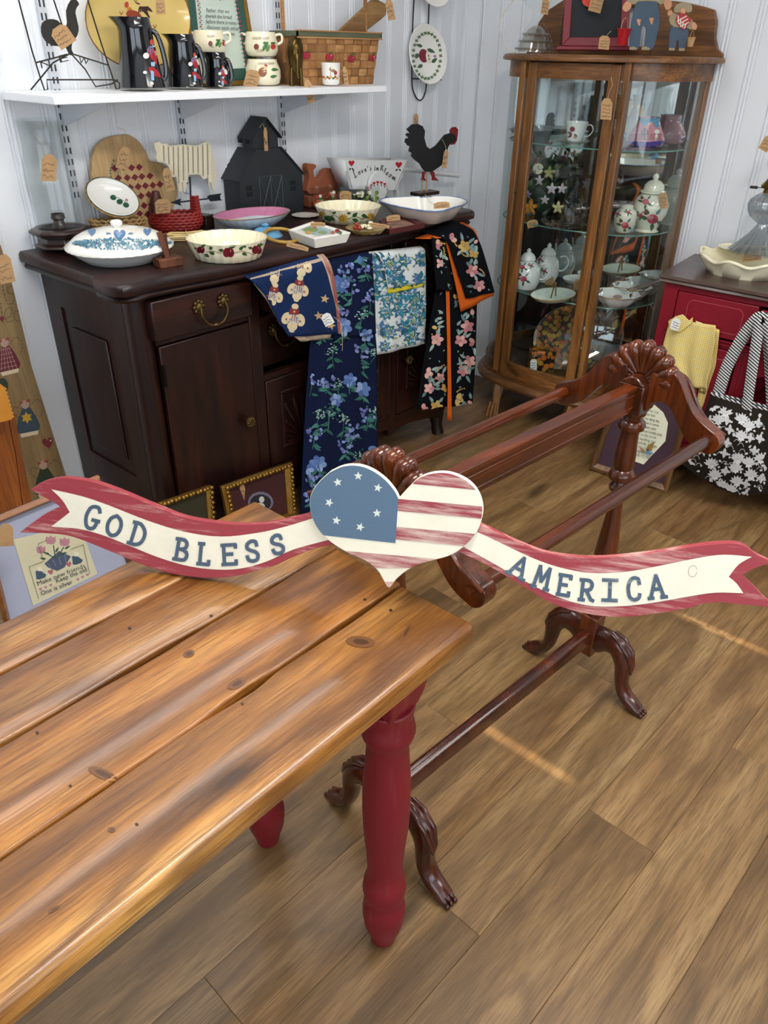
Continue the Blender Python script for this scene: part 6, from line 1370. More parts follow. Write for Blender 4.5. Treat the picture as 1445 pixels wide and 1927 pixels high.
obj('ribs', G().tube([(30*u*math.cos(a), 30*u*math.sin(a), 20*u) for a in [2*PI*i/30 for i in range(30)]], 2*u, 6, closed=True).tube([(24*u*math.cos(a), 24*u*math.sin(a), 31*u) for a in [2*PI*i/30 for i in range(30)]], 2*u, 6, closed=True).tube([(36*u*math.cos(a), 36*u*math.sin(a), 8*u) for a in [2*PI*i/30 for i in range(30)]], 2*u, 6, closed=True), MC['lamp_glass_ribs'], t)
yw = facing(P); dx = Vector((math.cos(yw), math.sin(yw), 0))
cord = [(-34, 2), (-44, 3), (-58, 14), (-68, 40), (-64, 62), (-50, 80), (-42, 96), (-36, 118)]
obj('cord', G().tube(smoothline([tuple(dx*(a*u)+Vector((0, 0, max(b, 1)*u))) for a, b in cord], 4, False), .0022, 6), plain('cream_cord', '#cfc8b4', .6), t)
tag(1026, 12, 14, 30, 8, P+Vector((-.03, 0, 0)), 'kraft price tag on the glass oil lamp')
t = flat('chalkboard', 'red framed chalkboard standing on top of the curio cabinet', 'chalkboard', (1115, 92), x=3.10, tilt=4); P = P_(t)
zb = lpx(t, 1115, 94)[1]
K_RF = plain('bright_red_frame', '#760f1e', .5)
qo = trace(t, [(1056, 88), (1064, -25), (1188, -25), (1180, 92)]); qi = trace(t, [(1072, 70), (1078, -25), (1171, -25), (1166, 72)])
cut(t, 'slate', [(1066, 80), (1074, -25), (1176, -25), (1170, 80)], .004, plain('slate_black', '#10141a', .7), y0=.003, smooth=0)
for nm, pts in (('frame_side', [(1057, 86), (1064, -25), (1078, -25), (1072, 70)]), ('frame_side', [(1181, 88), (1188, -25), (1172, -25), (1166, 70)]), ('frame_bottom', [(1057, 86), (1072, 70), (1166, 70), (1181, 88)])): cut(t, nm, pts, .014, K_RF, y0=-.006, bevel=.002, smooth=0)
cut(t, 'ledge', [(1044, 94), (1050, 86), (1186, 88), (1190, 95)], .03, K_RF, y0=-.03, bevel=.003, smooth=0)
cut(t, 'felt_flower', ell(1107, 4, 12, 9, 20), .004, plain('coral_felt', '#d0483a', .8), y0=-.012)
tag(1122, 6, 24, 34, 15, P+Vector((-.03, 0, 0)), 'pale price tag hanging on the red chalkboard', white=False)
def doll(name, label, pieces, px, X):
    t = flat(name, label, 'doll', px, x=X); 
    for part, m, y0, th, pts in pieces: cut(t, part, pts, th, m, y0=y0, sm=2 if len(pts) > 5 else 0, bevel=.0015)
    return t
K_DN = plain('slate_blue_paint', '#3c4f60', .7, var=.1); K_SKIN = plain('peach_wood_paint', '#c08a68', .7); K_TAN = plain('tan_cloth', '#94876c', .8)
S = lambda L: [(900+x/2.651, y/2.651) for x, y in L]
t = doll('wooden_doll', 'large flat wooden doll in blue overalls holding a red bucket', [
 ('overalls', K_DN, 0, .016, S([(790, 0), (785, 10), (762, 110), (754, 200), (762, 240), (800, 245), (815, 150), (826, 128), (835, 150), (828, 245), (870, 245), (890, 180), (905, 100), (895, 20), (890, -10)])),
 ('shirt', K_TAN, -.003, .020, S([(790, -20), (760, -5), (735, 5), (750, 20), (785, 22), (800, 8), (885, 8), (905, 25), (930, 15), (940, 0), (910, -20)])),
 ('hand', K_SKIN, -.006, .008, S([(745, 5), (725, 20), (718, 45), (735, 60), (755, 48), (765, 25)])), ('hand', K_SKIN, -.006, .008, S([(925, 5), (945, -5), (965, 10), (962, 38), (945, 52), (930, 40)])),
 ('shoe', K_TAN, -.004, .022, S([(752, 236), (775, 230), (792, 240), (790, 250), (754, 250)])), ('shoe', K_TAN, -.004, .022, S([(814, 236), (835, 230), (856, 240), (856, 251), (814, 250)]))], (1212, 93), 3.00)
cut(t, 'paint_marks', S([(790, 100), (793, 95), (812, 97), (808, 110), (806, 128), (798, 126)]), .001, K_SKIN, y0=-.0012); cut(t, 'paint_marks', S([(852, 92), (856, 88), (876, 90), (872, 104), (868, 122), (860, 120)]), .001, K_SKIN, y0=-.0012)
t = doll('wooden_doll', 'small flat wooden doll in blue trousers and red checked scarf', [
 ('trousers', K_DN, 0, .014, S([(965, 130), (952, 200), (952, 245), (982, 248), (990, 205), (998, 206), (1000, 250), (1030, 250), (1040, 200), (1045, 140)])),
 ('shirt', K_TAN, -.003, .018, S([(985, 70), (965, 60), (950, 100), (975, 135), (1040, 140), (1062, 150), (1075, 115), (1050, 85)])),
 ('scarf', K_SKIN if 0 else plain('red_gingham', '#a8343a', .8), -.007, .020, S([(995, 75), (1020, 65), (1062, 95), (1055, 110), (1025, 150), (990, 118), (985, 95)])),
 ('head', K_SKIN, -.004, .014, S([(1008, 48), (1020, 38), (1034, 46), (1032, 66), (1020, 72), (1008, 64)])), ('hair', K_TAN, .0, .012, S([(975, 60), (985, 25), (1030, 10), (1065, 25), (1062, 60), (1036, 62), (1032, 44), (1012, 44), (1005, 64)])),
 ('hand', K_SKIN, -.006, .008, S([(945, 55), (962, 48), (972, 68), (958, 82), (942, 75)])), ('hand', K_SKIN, -.006, .008, S([(1062, 115), (1080, 110), (1093, 130), (1085, 150), (1065, 148)])),
 ('shoe', K_TAN, -.004, .020, S([(950, 238), (980, 240), (980, 253), (950, 253)])), ('shoe', K_TAN, -.004, .020, S([(1000, 240), (1030, 240), (1030, 255), (1000, 255)]))], (1275, 93), 3.02)
pp = []
for i in range(4): pp += [('#d9c9b8', s) for s in stroke([(1276+i*5, 30+i*5), (1284+i*3-7, 50+i*2)], 2)]+[('#d9c9b8', s) for s in stroke([(1274+i*3, 40+i*5), (1292+i*2, 30+i*6)], 2)]
pr(t, [c for c in t.children if c.name.startswith('scarf')], pp, 'check_print', .8, maxe=6, off=.0008)
def bucket(px, X, s, mat, label):
    P = atx(px[0], px[1], X); t = thing('toy_bucket', label, 'bucket', tuple(P), (0, 0, 0)); u = pw(P, 1)*s
    obj('pail', G().lathe(openp([(9*u, 0), (13*u, 26*u), (14*u, 28*u)], .001), 24), mat, t); obj('rim', G().tube([(14*u*math.cos(a), 14*u*math.sin(a), 27*u) for a in [2*PI*i/24 for i in range(24)]], 1*u, 6, closed=True), mat, t)
    obj('bail', G().tube([(14*u*math.cos(a), 0, 26*u+20*u*math.sin(a)) for a in [PI*i/10 for i in range(11)]], .8*u, 6), K_KRAFT, t); return t
t = bucket((1170, 85), 2.965, .95, plain('red_enamel', '#a8101c', .2, coat=.5), 'small red toy bucket hanging from the large doll hand')
tag(1137, 80, 20, 26, 8, P_(t), 'pale price tag tied to the red toy bucket', string=[(1150, 58), (1142, 66)])
bucket((1298, 88), 2.985, .55, K_KRAFT, 'tiny tan flowerpot bucket hanging from the small doll hand')
# ================================================================== INSIDE THE CURIO CABINET
Z1, Z2, Z3, ZB = CS[0]+.0004, CS[1]+.0004, CS[2]+.0004, .2225
def inx(name, label, cat, px, z, group=None): P = atz(px[0], px[1], z); return thing(name, label, cat, tuple(P), (0, 0, 0), group)
def handle_side(t, sgn, x_px, y0, y1, out, mat, r=.003, part='handle'):
    P = P_(t); yw = facing(P); dx = Vector((math.cos(yw), math.sin(yw), 0)); z0, z1 = lz(P, y0), lz(P, y1); a, b = pw(P, x_px)*sgn, pw(P, out)*sgn
    obj(part, G().tube(smoothline([tuple(dx*(a*.94)+Vector((0, 0, z0))), tuple(dx*(b*.85)+Vector((0, 0, z0+.003))), tuple(dx*b+Vector((0, 0, (z0+z1)/2+.004))), tuple(dx*(b*.8)+Vector((0, 0, z1+.003))), tuple(dx*(a*.8)+Vector((0, 0, z1)))], 4, False), r, 8), mat, t)
K_PORC = plain('porcelain', '#dfe1de', .15, var=.02, coat=.5); K_IVORY = plain('ivory_porcelain', '#d9d6c4', .15, var=.03, coat=.5)
t = inx('teacup', 'white teacup with red roses on its saucer on the top glass shelf', 'cup', (1081, 266), Z1+.009)
b = pot(t, 'cup', [(266, 10), (263, 14), (250, 17), (238, 20), (229, 22)], K_PORC, th=.002); handle_side(t, 1, 19, 236, 256, 31, K_PORC, .0022)
pr(t, b, [('#7d1430', ell(1077, 243, 5, 5)), ('#7d1430', ell(1071, 253, 5.5, 6)), ('#3f5f3a', leaf(1068, 240, 9, 4, 200)), ('#3f5f3a', leaf(1080, 252, 9, 4, 40)), ('#b88a5a', ell(1082, 258, 3, 3))], 'painted_rose', .3, maxe=6, off=.0008)
t = inx('saucer', 'white saucer under the rose teacup', 'saucer', (1077, 269), Z1); pot(t, 'saucer', [(271, 17), (266, 30), (264, 34)], K_PORC, th=.002)
t = inx('glass_dish', 'cut glass oval dish at the left of the top glass shelf', 'dish', (1000, 256), Z1); pot(t, 'dish', [(258, 24), (250, 36), (243, 42)], thin_glass('cut_glass', (.8, .84, .84), .6, .15), n=48, wave=scal(12, .05))
t = inx('vase', 'round vase painted with pink mesas, cactus and violet base', 'vase', (1213, 276), Z1)
K_VB = plain('desert_pink_glaze', '#c98a94', .25, var=.02, coat=.4)
b = pot(t, 'body', [(276, 26), (272, 32), (262, 34), (250, 30), (238, 24), (226, 19), (220, 20)], K_VB, th=.003)
def desert(cx, cy, s, top=220, bot=277):
    return [('#5a9ab8', [(cx-34*s, top), (cx+34*s, top), (cx+34*s, cy-14*s), (cx+18*s, cy-10*s), (cx+10*s, cy-22*s), (cx-4*s, cy-12*s), (cx-14*s, cy-24*s), (cx-34*s, cy-14*s)]), ('#a86a74', [(cx-36*s, cy+2*s), (cx+36*s, cy+2*s), (cx+36*s, cy+14*s), (cx-36*s, cy+14*s)]), ('#4a3a8c', [(cx-40*s, cy+14*s), (cx, cy+17*s), (cx+40*s, cy+14*s), (cx+40*s, bot+4), (cx-40*s, bot+4)])]
cact = lambda x, y, s: [('#2f5f5a', q) for q in stroke([(x, y-10*s), (x, y+12*s)], 3*s)+stroke([(x-5*s, y-6*s), (x-5*s, y+1*s), (x, y+3*s)], 2*s)+stroke([(x+5*s, y-8*s), (x+5*s, y), (x, y+2*s)], 2*s)]
pr(t, b, desert(1216, 250, 1)+cact(1213, 252, 1)+[('#e6e2da', ell(1234, 248, 6, 4)), ('#e6e2da', leaf(1232, 250, 16, 5, 100)), ('#2a2a2a', q)][:0]+[('#e6e2da', ell(1236, 248, 5, 4)), ('#e6e2da', leaf(1236, 250, 16, 5, 100))], 'painted_desert', .25, maxe=5, off=.0012)
t = inx('ewer', 'white porcelain ewer with gilt handle behind the door stile', 'jug', (1188, 268), Z1)
b = pot(t, 'body', [(264, 12), (260, 8), (250, 14), (236, 16), (220, 12), (200, 7), (188, 9), (178, 12)], K_PORC, th=.002); handle_side(t, -1, 9, 190, 236, 22, K_GOLD, .003)
t = inx('vase', 'small glass tumbler on the top shelf right of the teacup', 'glass', (1122, 262), Z1); pot(t, 'glass', [(264, 9), (226, 10)], MC['clear_glass'], th=.001)
# middle shelf
P = atz(1012, 400, Z2); t = thing('flower_clock', 'porcelain flower bouquet ornament with a small round clock', 'ornament', tuple(P), (0, 0, facing(P))); u = pw(P, 1); rn = random.Random(2)
g = G().ball((0, .01, 32*u), (28*u, 18*u, 34*u), 14, 10).ball((8*u, .01, 70*u), (22*u, 14*u, 24*u), 14, 10); obj('mound', g, plain('dark_moss_glaze', '#20301f', .4, var=.3), t)
g = G()
for k in range(70):
    a = rn.uniform(-2.6, -.5); x = 28*u*math.cos(a)*rn.uniform(.6, 1.2); z = rn.uniform(6, 100)*u; y = -(18*u)*abs(math.sin(a)); M = Matrix.Translation((x, y, z)) @ Euler((rn.uniform(-.8, .8), rn.uniform(-1, 1), rn.uniform(-1.5, 1.5))).to_matrix().to_4x4()
    g.prism([(0, 0), (3*u, 6*u), (0, 15*u), (-3*u, 6*u)], -.0006, .0006, M=M)
obj('leaves', g, plain('leaf_glaze', '#3f5636', .35, var=.3), t, kind='stuff')
def pfl(x, y, z, r, m, nm='flower', k=5):
    g = G()
    for i in range(k):
        a = 2*PI*i/k; M = Matrix.Translation((x, y, z)) @ Matrix.Rotation(a, 4, 'Y') @ Matrix.Rotation(R(-22), 4, 'X'); g.ball((0, 0, r*.55), (r*.32, r*.12, r*.55), 8, 6, M=None) if 0 else g.add([tuple(M @ Vector(v)) for v in [(-.28*r, 0, .3*r), (0, .02*r, 0), (.28*r, 0, .3*r), (.2*r, -.05*r, .8*r), (0, -.1*r, 1.05*r), (-.2*r, -.05*r, .8*r), (0, -.1*r, .5*r)]], [(0, 1, 6), (1, 2, 6), (2, 3, 6), (3, 4, 6), (4, 5, 6), (5, 0, 6)])
    g.ball((x, y-.003, z), r*.16, 8, 6); obj(nm, g, m, t, solid=.0012)
LIL = plain('white_petal', '#d5c4cc', .35); ORG = plain('orange_petal', '#c47f2c', .35, var=.2); YPE = plain('pale_yellow_petal', '#c9c08a', .35); PUR = plain('mauve_petal', '#8a6a94', .35)
for x, z, r, m in ((-15, 8, 16, ORG), (20, 46, 11, LIL), (38, 48, 10, LIL), (-4, 58, 10, LIL), (12, 72, 12, YPE), (35, 15, 12, YPE), (-22, 34, 8, PUR), (10, 26, 9, LIL)): pfl(x*u, -.045-.001*abs(x), max(z, 12)*u, r*u, m)
Mx = Matrix.Translation((-8*u, -.040, 78*u)) @ Matrix.Rotation(R(90), 4, 'X')
obj('clock_case', G().lathe([(11*u, 0), (11*u, .006), (9.5*u, .009)], 24, M=Mx), K_GOLD, t); obj('clock_face', G().lathe([(9*u, .0085), (9*u, .0095)], 24, M=Mx), K_IVORY, t); obj('clock_hands', G().tube([(-8*u, -.0505, 78*u), (-8*u, -.0505, 83*u)], .5*u, 5).tube([(-8*u, -.0505, 78*u), (-4*u, -.0505, 77*u)], .5*u, 5), K_IRON, t)
t = inx('pink_dish', 'pink pressed glass oval dish at the front of the middle shelf', 'dish', (1065, 425), Z2); pot(t, 'dish', [(428, 30), (422, 46), (414, 56)], K_PINKG, n=64, wave=scal(16, .03), sy=.8)
tag(1002, 421, 20, 14, -12, P_(t)+Vector((-.03, .08, .0)), 'kraft price tag lying beside the pink glass dish')
t = inx('pink_dish', 'second pink pressed glass dish further back on the middle shelf', 'dish', (1105, 409), Z2); pot(t, 'dish', [(402, 20), (396, 30), (390, 34)], K_PINKG, n=64, wave=scal(16, .03))
FLW = lambda x, y, s: [('#b5485a', ell(x, y, 7*s, 6*s)), ('#c98a94', ell(x-3*s, y-2*s, 4*s, 3*s)), ('#8f2f44', ell(x+3*s, y+2*s, 3*s, 3*s)), ('#3f5f42', leaf(x-6*s, y, 12*s, 5*s, 200)), ('#3f5f42', leaf(x+5*s, y+3*s, 11*s, 5*s, 30)), ('#3f5f42', leaf(x, y+5*s, 11*s, 5*s, 100)), ('#54737a', leaf(x+4*s, y-5*s, 11*s, 4*s, -50)), ('#7a3a30', ell(x-8*s, y-8*s, 3*s, 3*s)), ('#3f5f42', leaf(x-4*s, y-6*s, 10*s, 4*s, -130))]
t = inx('ginger_jar', 'small ivory ginger jar painted with a pink peony', 'jar', (1172, 437), Z2)
b = pot(t, 'jar', [(440, 12), (434, 15), (420, 20), (408, 21), (398, 19), (392, 12)], K_IVORY, open_=False); r = vp(P_(t), [(393, 12), (387, 12), (385, 10), (384, 3)]); obj('lid', G().lathe(r, 24), K_IVORY, t)
pr(t, b, FLW(1176, 424, 1)+FLW(1162, 402, .5)+FLW(1182, 400, .5), 'painted_peony', .25, maxe=5, off=.001)
t = inx('ginger_jar', 'large ivory ginger jar with domed lid painted with a red peony', 'jar', (1216, 434), Z2)
b = pot(t, 'jar', [(438, 22), (434, 22), (430, 18), (420, 22), (400, 31), (385, 33), (372, 28), (364, 20), (361, 18)], K_IVORY, open_=False)
r = vp(P_(t), [(362, 24), (359, 24), (357, 19), (348, 18), (341, 12), (338, 4), (334, 6), (329, 5), (326, 1)]); obj('lid', G().lathe(r, 32), K_IVORY, t, smooth=50)
pr(t, b, FLW(1228, 412, 1.5)+FLW(1215, 380, .9)+FLW(1205, 405, .6), 'painted_peony', .25, maxe=5, off=.001)
tag(1248, 377, 17, 30, -3, P_(t)+Vector((-.05, -.02, 0)), 'kraft price tag on the large ginger jar')
# lower shelf
def teapot(px, rows, lidrows, label, sp, hd):
    t = inx('teapot', label, 'teapot', px, Z3); b = pot(t, 'pot', rows, K_PORC, open_=False); r = vp(P_(t), lidrows); obj('lid', G().lathe(r, 28), K_PORC, t, smooth=50)
    handle_side(t, 1, rows[3][1], *hd, K_PORC, .0035); P = P_(t); yw = facing(P); dx = Vector((math.cos(yw), math.sin(yw), 0)); x0, y0, x1, y1 = sp
    obj('spout', G().tube(smoothline([tuple(-dx*pw(P, x0)*.8+Vector((0, 0, lz(P, y0)))), tuple(-dx*pw(P, x0*1.25)+Vector((0, 0, lz(P, y0-6)))), tuple(-dx*pw(P, x1*.92)+Vector((0, 0, lz(P, y1+10)))), tuple(-dx*pw(P, x1)+Vector((0, 0, lz(P, y1))))], 4, False), [.009, .008, .007, .0065, .006, .0055, .005, .005, .0045, .0045, .004, .004, .005], 10), K_PORC, t); return t, b
t, b = teapot((988, 541), [(547, 15), (543, 20), (530, 25), (514, 26), (502, 23), (494, 16), (490, 12), (488, 15)], [(488, 14), (482, 13), (477, 9), (474, 3), (471, 4.5), (467, 1)], 'rose-painted porcelain coffee pot at the front of the lower shelf', (22, 530, 38, 486), (496, 524, 42))
pr(t, b, FLW(983, 503, .7)+FLW(985, 525, .9)+FLW(999, 500, .4), 'painted_roses', .25, maxe=5, off=.001)
t, b = teapot((1026, 528), [(535, 13), (530, 18), (515, 23), (500, 23), (488, 20), (480, 13), (478, 15)], [(478, 14), (473, 13), (468, 9), (465, 3), (462, 4.5), (457, 1)], 'second porcelain teapot behind the rose-painted one', (20, 512, 34, 474), (482, 508, 38))
pr(t, b, FLW(1015, 488, .6)+FLW(1024, 510, .5), 'painted_roses', .25, maxe=5, off=.001)
tag(1034, 528, 15, 18, 8, P_(t)+Vector((-.05, 0, 0)), 'kraft price tag leaning on the second teapot')
t = inx('relish_dish', 'pale green oval relish dish with gilt handles', 'dish', (1040, 562), Z3); b = pot(t, 'dish', [(565, 30), (560, 44), (553, 53)], plain('mint_white_glaze', '#cfdccf', .2, coat=.4), n=48, sy=.7, th=.003)
obj('gilt_rim', G().tube([(pw(P_(t), 53)*math.cos(a), pw(P_(t), 53)*.7*math.sin(a), lz(P_(t), 553)) for a in [2*PI*i/40 for i in range(40)]], .0016, 5, closed=True), K_GOLD, t); u = pw(P_(t), 1)
obj('centre_handle', G().tube([(-8*u, 0, .004), (0, 0, 26*u), (5*u, 0, 26*u), (10*u, 0, .004)], 1.5*u, 6).ball((2*u, 0, 28*u), 3*u, 8, 6), K_GOLD, t)
for x, y, s, lab in ((1158, 574, 1.0, 'white porcelain bowl with brown sprays at the front of lower shelf'), (1186, 560, .85, 'wide white porcelain bowl with brown sprays behind the first bowl')):
    t = inx('bowl', lab, 'bowl', (x, y), Z3, 'porcelain serving bowls in the curio'); b = pot(t, 'bowl', [(y+6, 19*s), (y+2, 24*s), (y-12, 36*s), (y-22, 43*s)], K_PORC, n=64, wave=scal(10, .03), th=.003)
    rr = pw(P_(t), 43*s); zz = lz(P_(t), y-22)
    obj('gilt_rim', G().tube([(rr*(1+.03*math.cos(10*a))*math.cos(a), rr*(1+.03*math.cos(10*a))*math.sin(a), zz) for a in [2*PI*i/80 for i in range(80)]], .0013, 5, closed=True), K_GOLD, t)
    pp = []
    for a in (-150, -90, -40, 20, 200): cx, cy = x+28*s*math.cos(R(a)), y-22+9*math.sin(R(a)); pp += [('#5f4a34', leaf(cx, cy, 8, 2.5, q)) for q in (a, a+40, a-40)]
    pr(t, b, pp+[('#b59a94', ell(x+4, y-15, 9, 4))], 'painted_sprays', .25, maxe=5, off=.001)
t = inx('relish_dish', 'small gilt-edged oval dish at the back of lower shelf', 'dish', (1078, 538), Z3); pot(t, 'dish', [(532, 16), (526, 24), (522, 27)], K_PORC, sy=.7, th=.002)
tag(1085, 536, 12, 20, 8, P_(t)+Vector((-.05, 0, 0)), 'kraft price tag standing against the small gilt dish')
# cabinet floor
K_CAL = MC.get('x')
m, nt, bs = newmat('autumn_flower_chintz'); v = coords(nt, (1, 1, 1), False); vo = N(nt, 'ShaderNodeTexVoronoi'); vo.inputs['Scale'].default_value = 46; nt.links.new(v, vo.inputs['Vector'])
cm = nt.nodes.new('ShaderNodeSeparateColor'); nt.links.new(vo.outputs['Color'], cm.inputs[0]); cc = ramp(nt, [(0, '#c9762a'), (.4, '#b55a20'), (.6, '#c9a030'), (.85, '#4f5f26'), (1, '#7a2f14')], cm.outputs[0])
mk = ramp(nt, [(.50, (1, 1, 1)), (.62, (0, 0, 0))], vo.outputs['Distance']); nt.links.new(mixc(nt, '#1c100a', cc, mk), bs.inputs['Base Color']); bs.inputs['Roughness'].default_value = .3; bs.inputs['Coat Weight'].default_value = .4; K_CAL = m
t = flat('charger_plate', 'large round plate covered in orange autumn flowers leaning in the curio', 'plate', (1064, 690), x=3.15, tilt=14); rad = pw(P_(t), 66)
zc = lpx(t, 1064, 640)[1]
obj('plate', G().lathe([(.002, 0), (rad*.7, 0), (rad*.8, .008), (rad, .016), (rad*.99, .020), (rad*.78, .012), (rad*.7, .005), (.002, .005)], 48, M=Matrix.Translation((0, 0, zc)) @ Matrix.Rotation(R(90), 4, 'X'), sy=.95), K_CAL, t)
P = atz(1014, 702, ZB); t = thing('flowered_box', 'small square box covered in orange autumn flowers with white tag', 'box', tuple(P), (0, 0, facing(P)+R(14))); u = pw(P, 1)
obj('box_body', G().bb((-20*u, -12*u, 0), (24*u, 16*u, 38*u)), K_CAL, t, bevel=.002); obj('box_lid', G().bb((-21*u, -13*u, 38*u), (25*u, 17*u, 46*u)), K_CAL, t, bevel=.003)
tag(1004, 686, 12, 20, 0, P+Vector((-.06, 0, 0)), 'white price tag on the flowered box', True, string=[(1007, 665), (1005, 676)])
t = flat('clear_plate', 'clear glass plate leaning beside the flowered charger plate', 'plate', (1120, 680), x=3.02, tilt=16); rad = pw(P_(t), 44)
zc = lpx(t, 1120, 632)[1]; obj('plate', G().lathe([(.002, 0), (rad*.7, 0), (rad, .012), (rad*.99, .015), (rad*.7, .003), (.002, .003)], 40, M=Matrix.Translation((0, 0, zc)) @ Matrix.Rotation(R(90), 4, 'X')), K_GREYG, t)
tag(1141, 205, 21, 40, 4, atx(1141, 190, 2.865), 'kraft price tag hanging on the curio cabinet door', string=[(1150, 145), (1152, 160), (1146, 174), (1143, 188)], rows=4)
# ================================================================== ON THE RED CABINET
Z = RZ+.0004
t = place('scalloped_dish', 'cream pottery dish with deep ruffled rim and faint blue edge', 'dish', (1398, 512), Z)
b = pot(t, 'dish', [(520, 60), (515, 66), (500, 74), (488, 82), (484, 84)], K_CREAM, th=.006, n=120, wave=lambda a, j: (.035*math.cos(8*a) if 3 <= j <= 6 else 0), smooth=60)
obj('ruffle', G().tube([(pw(P_(t), 83)*(1+.035*math.cos(8*a))*math.cos(a), pw(P_(t), 83)*(1+.035*math.cos(8*a))*math.sin(a), lz(P_(t), 483)+.008*math.cos(8*a)) for a in [2*PI*i/120 for i in range(120)]], .006, 8, closed=True), K_CREAM, t)
tag(1414, 484, 36, 15, -8, P_(t)+Vector((0, -.02, .05)), 'kraft price tag lying on the ruffled cream dish', rows=2)
t = place('oil_lamp', 'smoky ribbed glass oil lamp with brass collar on red cabinet', 'lamp', Vector(atx(1424, 472, 3.14)), Z)
rb = lambda a, j: .03*math.cos(20*a)
pot(t, 'font', [(474, 52), (470, 48), (455, 34), (440, 22), (426, 13), (421, 11), (418, 16), (408, 28), (398, 34), (386, 36), (376, 33), (368, 24), (362, 14)], K_GREYG, th=.003, n=100, wave=rb, smooth=50)
r = vp(P_(t), [(363, 16), (356, 15), (354, 21), (350, 22), (342, 16), (334, 12), (330, 13)]); obj('burner', G().lathe(r, 28), plain('lamp_brass', '#8a6f33', .3, .9), t); zk = lz(P_(t), 355); P = P_(t); yw = facing(P); dx = Vector((math.cos(yw), math.sin(yw), 0))
obj('wick_knob', G().tube([dx*-.02+Vector((0, 0, zk)), dx*-pw(P, 38)+Vector((0, 0, zk))], .0015, 6).tube([dx*-pw(P, 25)+Vector((0, 0, zk)), dx*-pw(P, 38)+Vector((0, 0, zk))], .005, 8), K_IRON, t)
pot(t, 'chimney', [(334, 12), (325, 16), (310, 22), (295, 22), (280, 18), (260, 15), (235, 14)], K_GLASS, th=.0015)
tag(1442, 270, 18, 30, 30, P+Vector((0, -.05, 0)), 'kraft price tag on the smoky oil lamp chimney')
t = place('white_plate', 'white plate partly hidden behind the smoky oil lamp', 'plate', Vector(atx(1388, 468, 3.19)), Z); pot(t, 'plate', [(469, 22), (465, 36)], K_CREAM, th=.003)
# yellow gingham cloth on the drawer
m, nt, bs = newmat('yellow_gingham'); tc = nt.nodes.new('ShaderNodeTexCoord'); sx = nt.nodes.new('ShaderNodeSeparateXYZ'); nt.links.new(tc.outputs['Object'], sx.inputs[0])
w1 = math_(nt, 'GREATER_THAN', math_(nt, 'SINE', math_(nt, 'MULTIPLY', sx.outputs[0], 900)), 0); w2 = math_(nt, 'GREATER_THAN', math_(nt, 'SINE', math_(nt, 'MULTIPLY', sx.outputs[2], 900)), 0)
nt.links.new(ramp(nt, [(0, '#ebe2bc'), (.5, '#e6d078'), (1, '#d4b038')], math_(nt, 'MULTIPLY', math_(nt, 'ADD', w1, w2), .5)), bs.inputs['Base Color']); bs.inputs['Roughness'].default_value = .85; K_YG = m
t = flat('gingham_cloth', 'yellow gingham cloth folded over the red cabinet door', 'cloth', (1290, 680), x=RX-.022, yaw=R(-90))
S2 = lambda L: [(1085+x/3.44, 400+y/3.44) for x, y in L]
cloth(t, 'back_fold', S2([(770, 700), (800, 900), (790, 1150), (770, 1250), (735, 1350)]), S2([(925, 760), (900, 990), (855, 1120), (825, 1230), (770, 1370)]), K_YG, .004, .004, 1.5)
cloth(t, 'front_panel', S2([(605, 690), (560, 850), (548, 930), (600, 1020), (650, 1100)]), S2([(900, 730), (895, 850), (870, 990), (850, 1080), (845, 1150)]), K_YG, -.006, .005, 2.5)
cut(t, 'collar', S2([(590, 705), (640, 672), (685, 660), (705, 680), (725, 700), (750, 678), (748, 712), (670, 775), (605, 765)]), .006, K_YG, y0=-.018, bevel=.002)
pp = []
for a, b2 in (((652, 1090), (800, 1140)), ((790, 1150), (838, 1165)), ((775, 1260), (800, 1285))):
    for i in range(12):
        x = a[0]+(b2[0]-a[0])*i/12; y = a[1]+(b2[1]-a[1])*i/12; pp += [('#6a5f2a', s) for s in stroke(S2([(x, y), (x+6, y+14), (x+12, y)]), .6)]
pr(t, [c for c in t.children if 'panel' in c.name or 'fold' in c.name], pp, 'stitching', .8, maxe=9, off=.003)
tag(1271, 610, 16, 22, 20, P_(t)+Vector((-.025, 0, 0)), 'white price tag on the yellow gingham cloth', True)
# tote bag
t = flat('tote_bag', 'black and white floral tote bag with striped handles hanging from the drawer knob', 'bag', (1385, 750), x=RX-.12, yaw=R(-70))
K_TB = K_cloth('bag_black_cotton', '#231d17')
m, nt, bs = newmat('black_white_stripe'); tc = nt.nodes.new('ShaderNodeTexCoord'); sx = nt.nodes.new('ShaderNodeSeparateXYZ'); nt.links.new(tc.outputs['Object'], sx.inputs[0])
ad = math_(nt, 'ADD', math_(nt, 'MULTIPLY', sx.outputs[0], 420), math_(nt, 'MULTIPLY', sx.outputs[2], 620)); nt.links.new(ramp(nt, [(.46, '#1c1a1a'), (.54, '#d8d8d8')], math_(nt, 'GREATER_THAN', math_(nt, 'SINE', ad), 0)), bs.inputs['Base Color']); bs.inputs['Roughness'].default_value = .85; K_ST = m
BL_ = [(1336, 735), (1322, 790), (1300, 830), (1281, 868)]; BR_ = [(1470, 772), (1462, 830), (1455, 880), (1450, 930)]
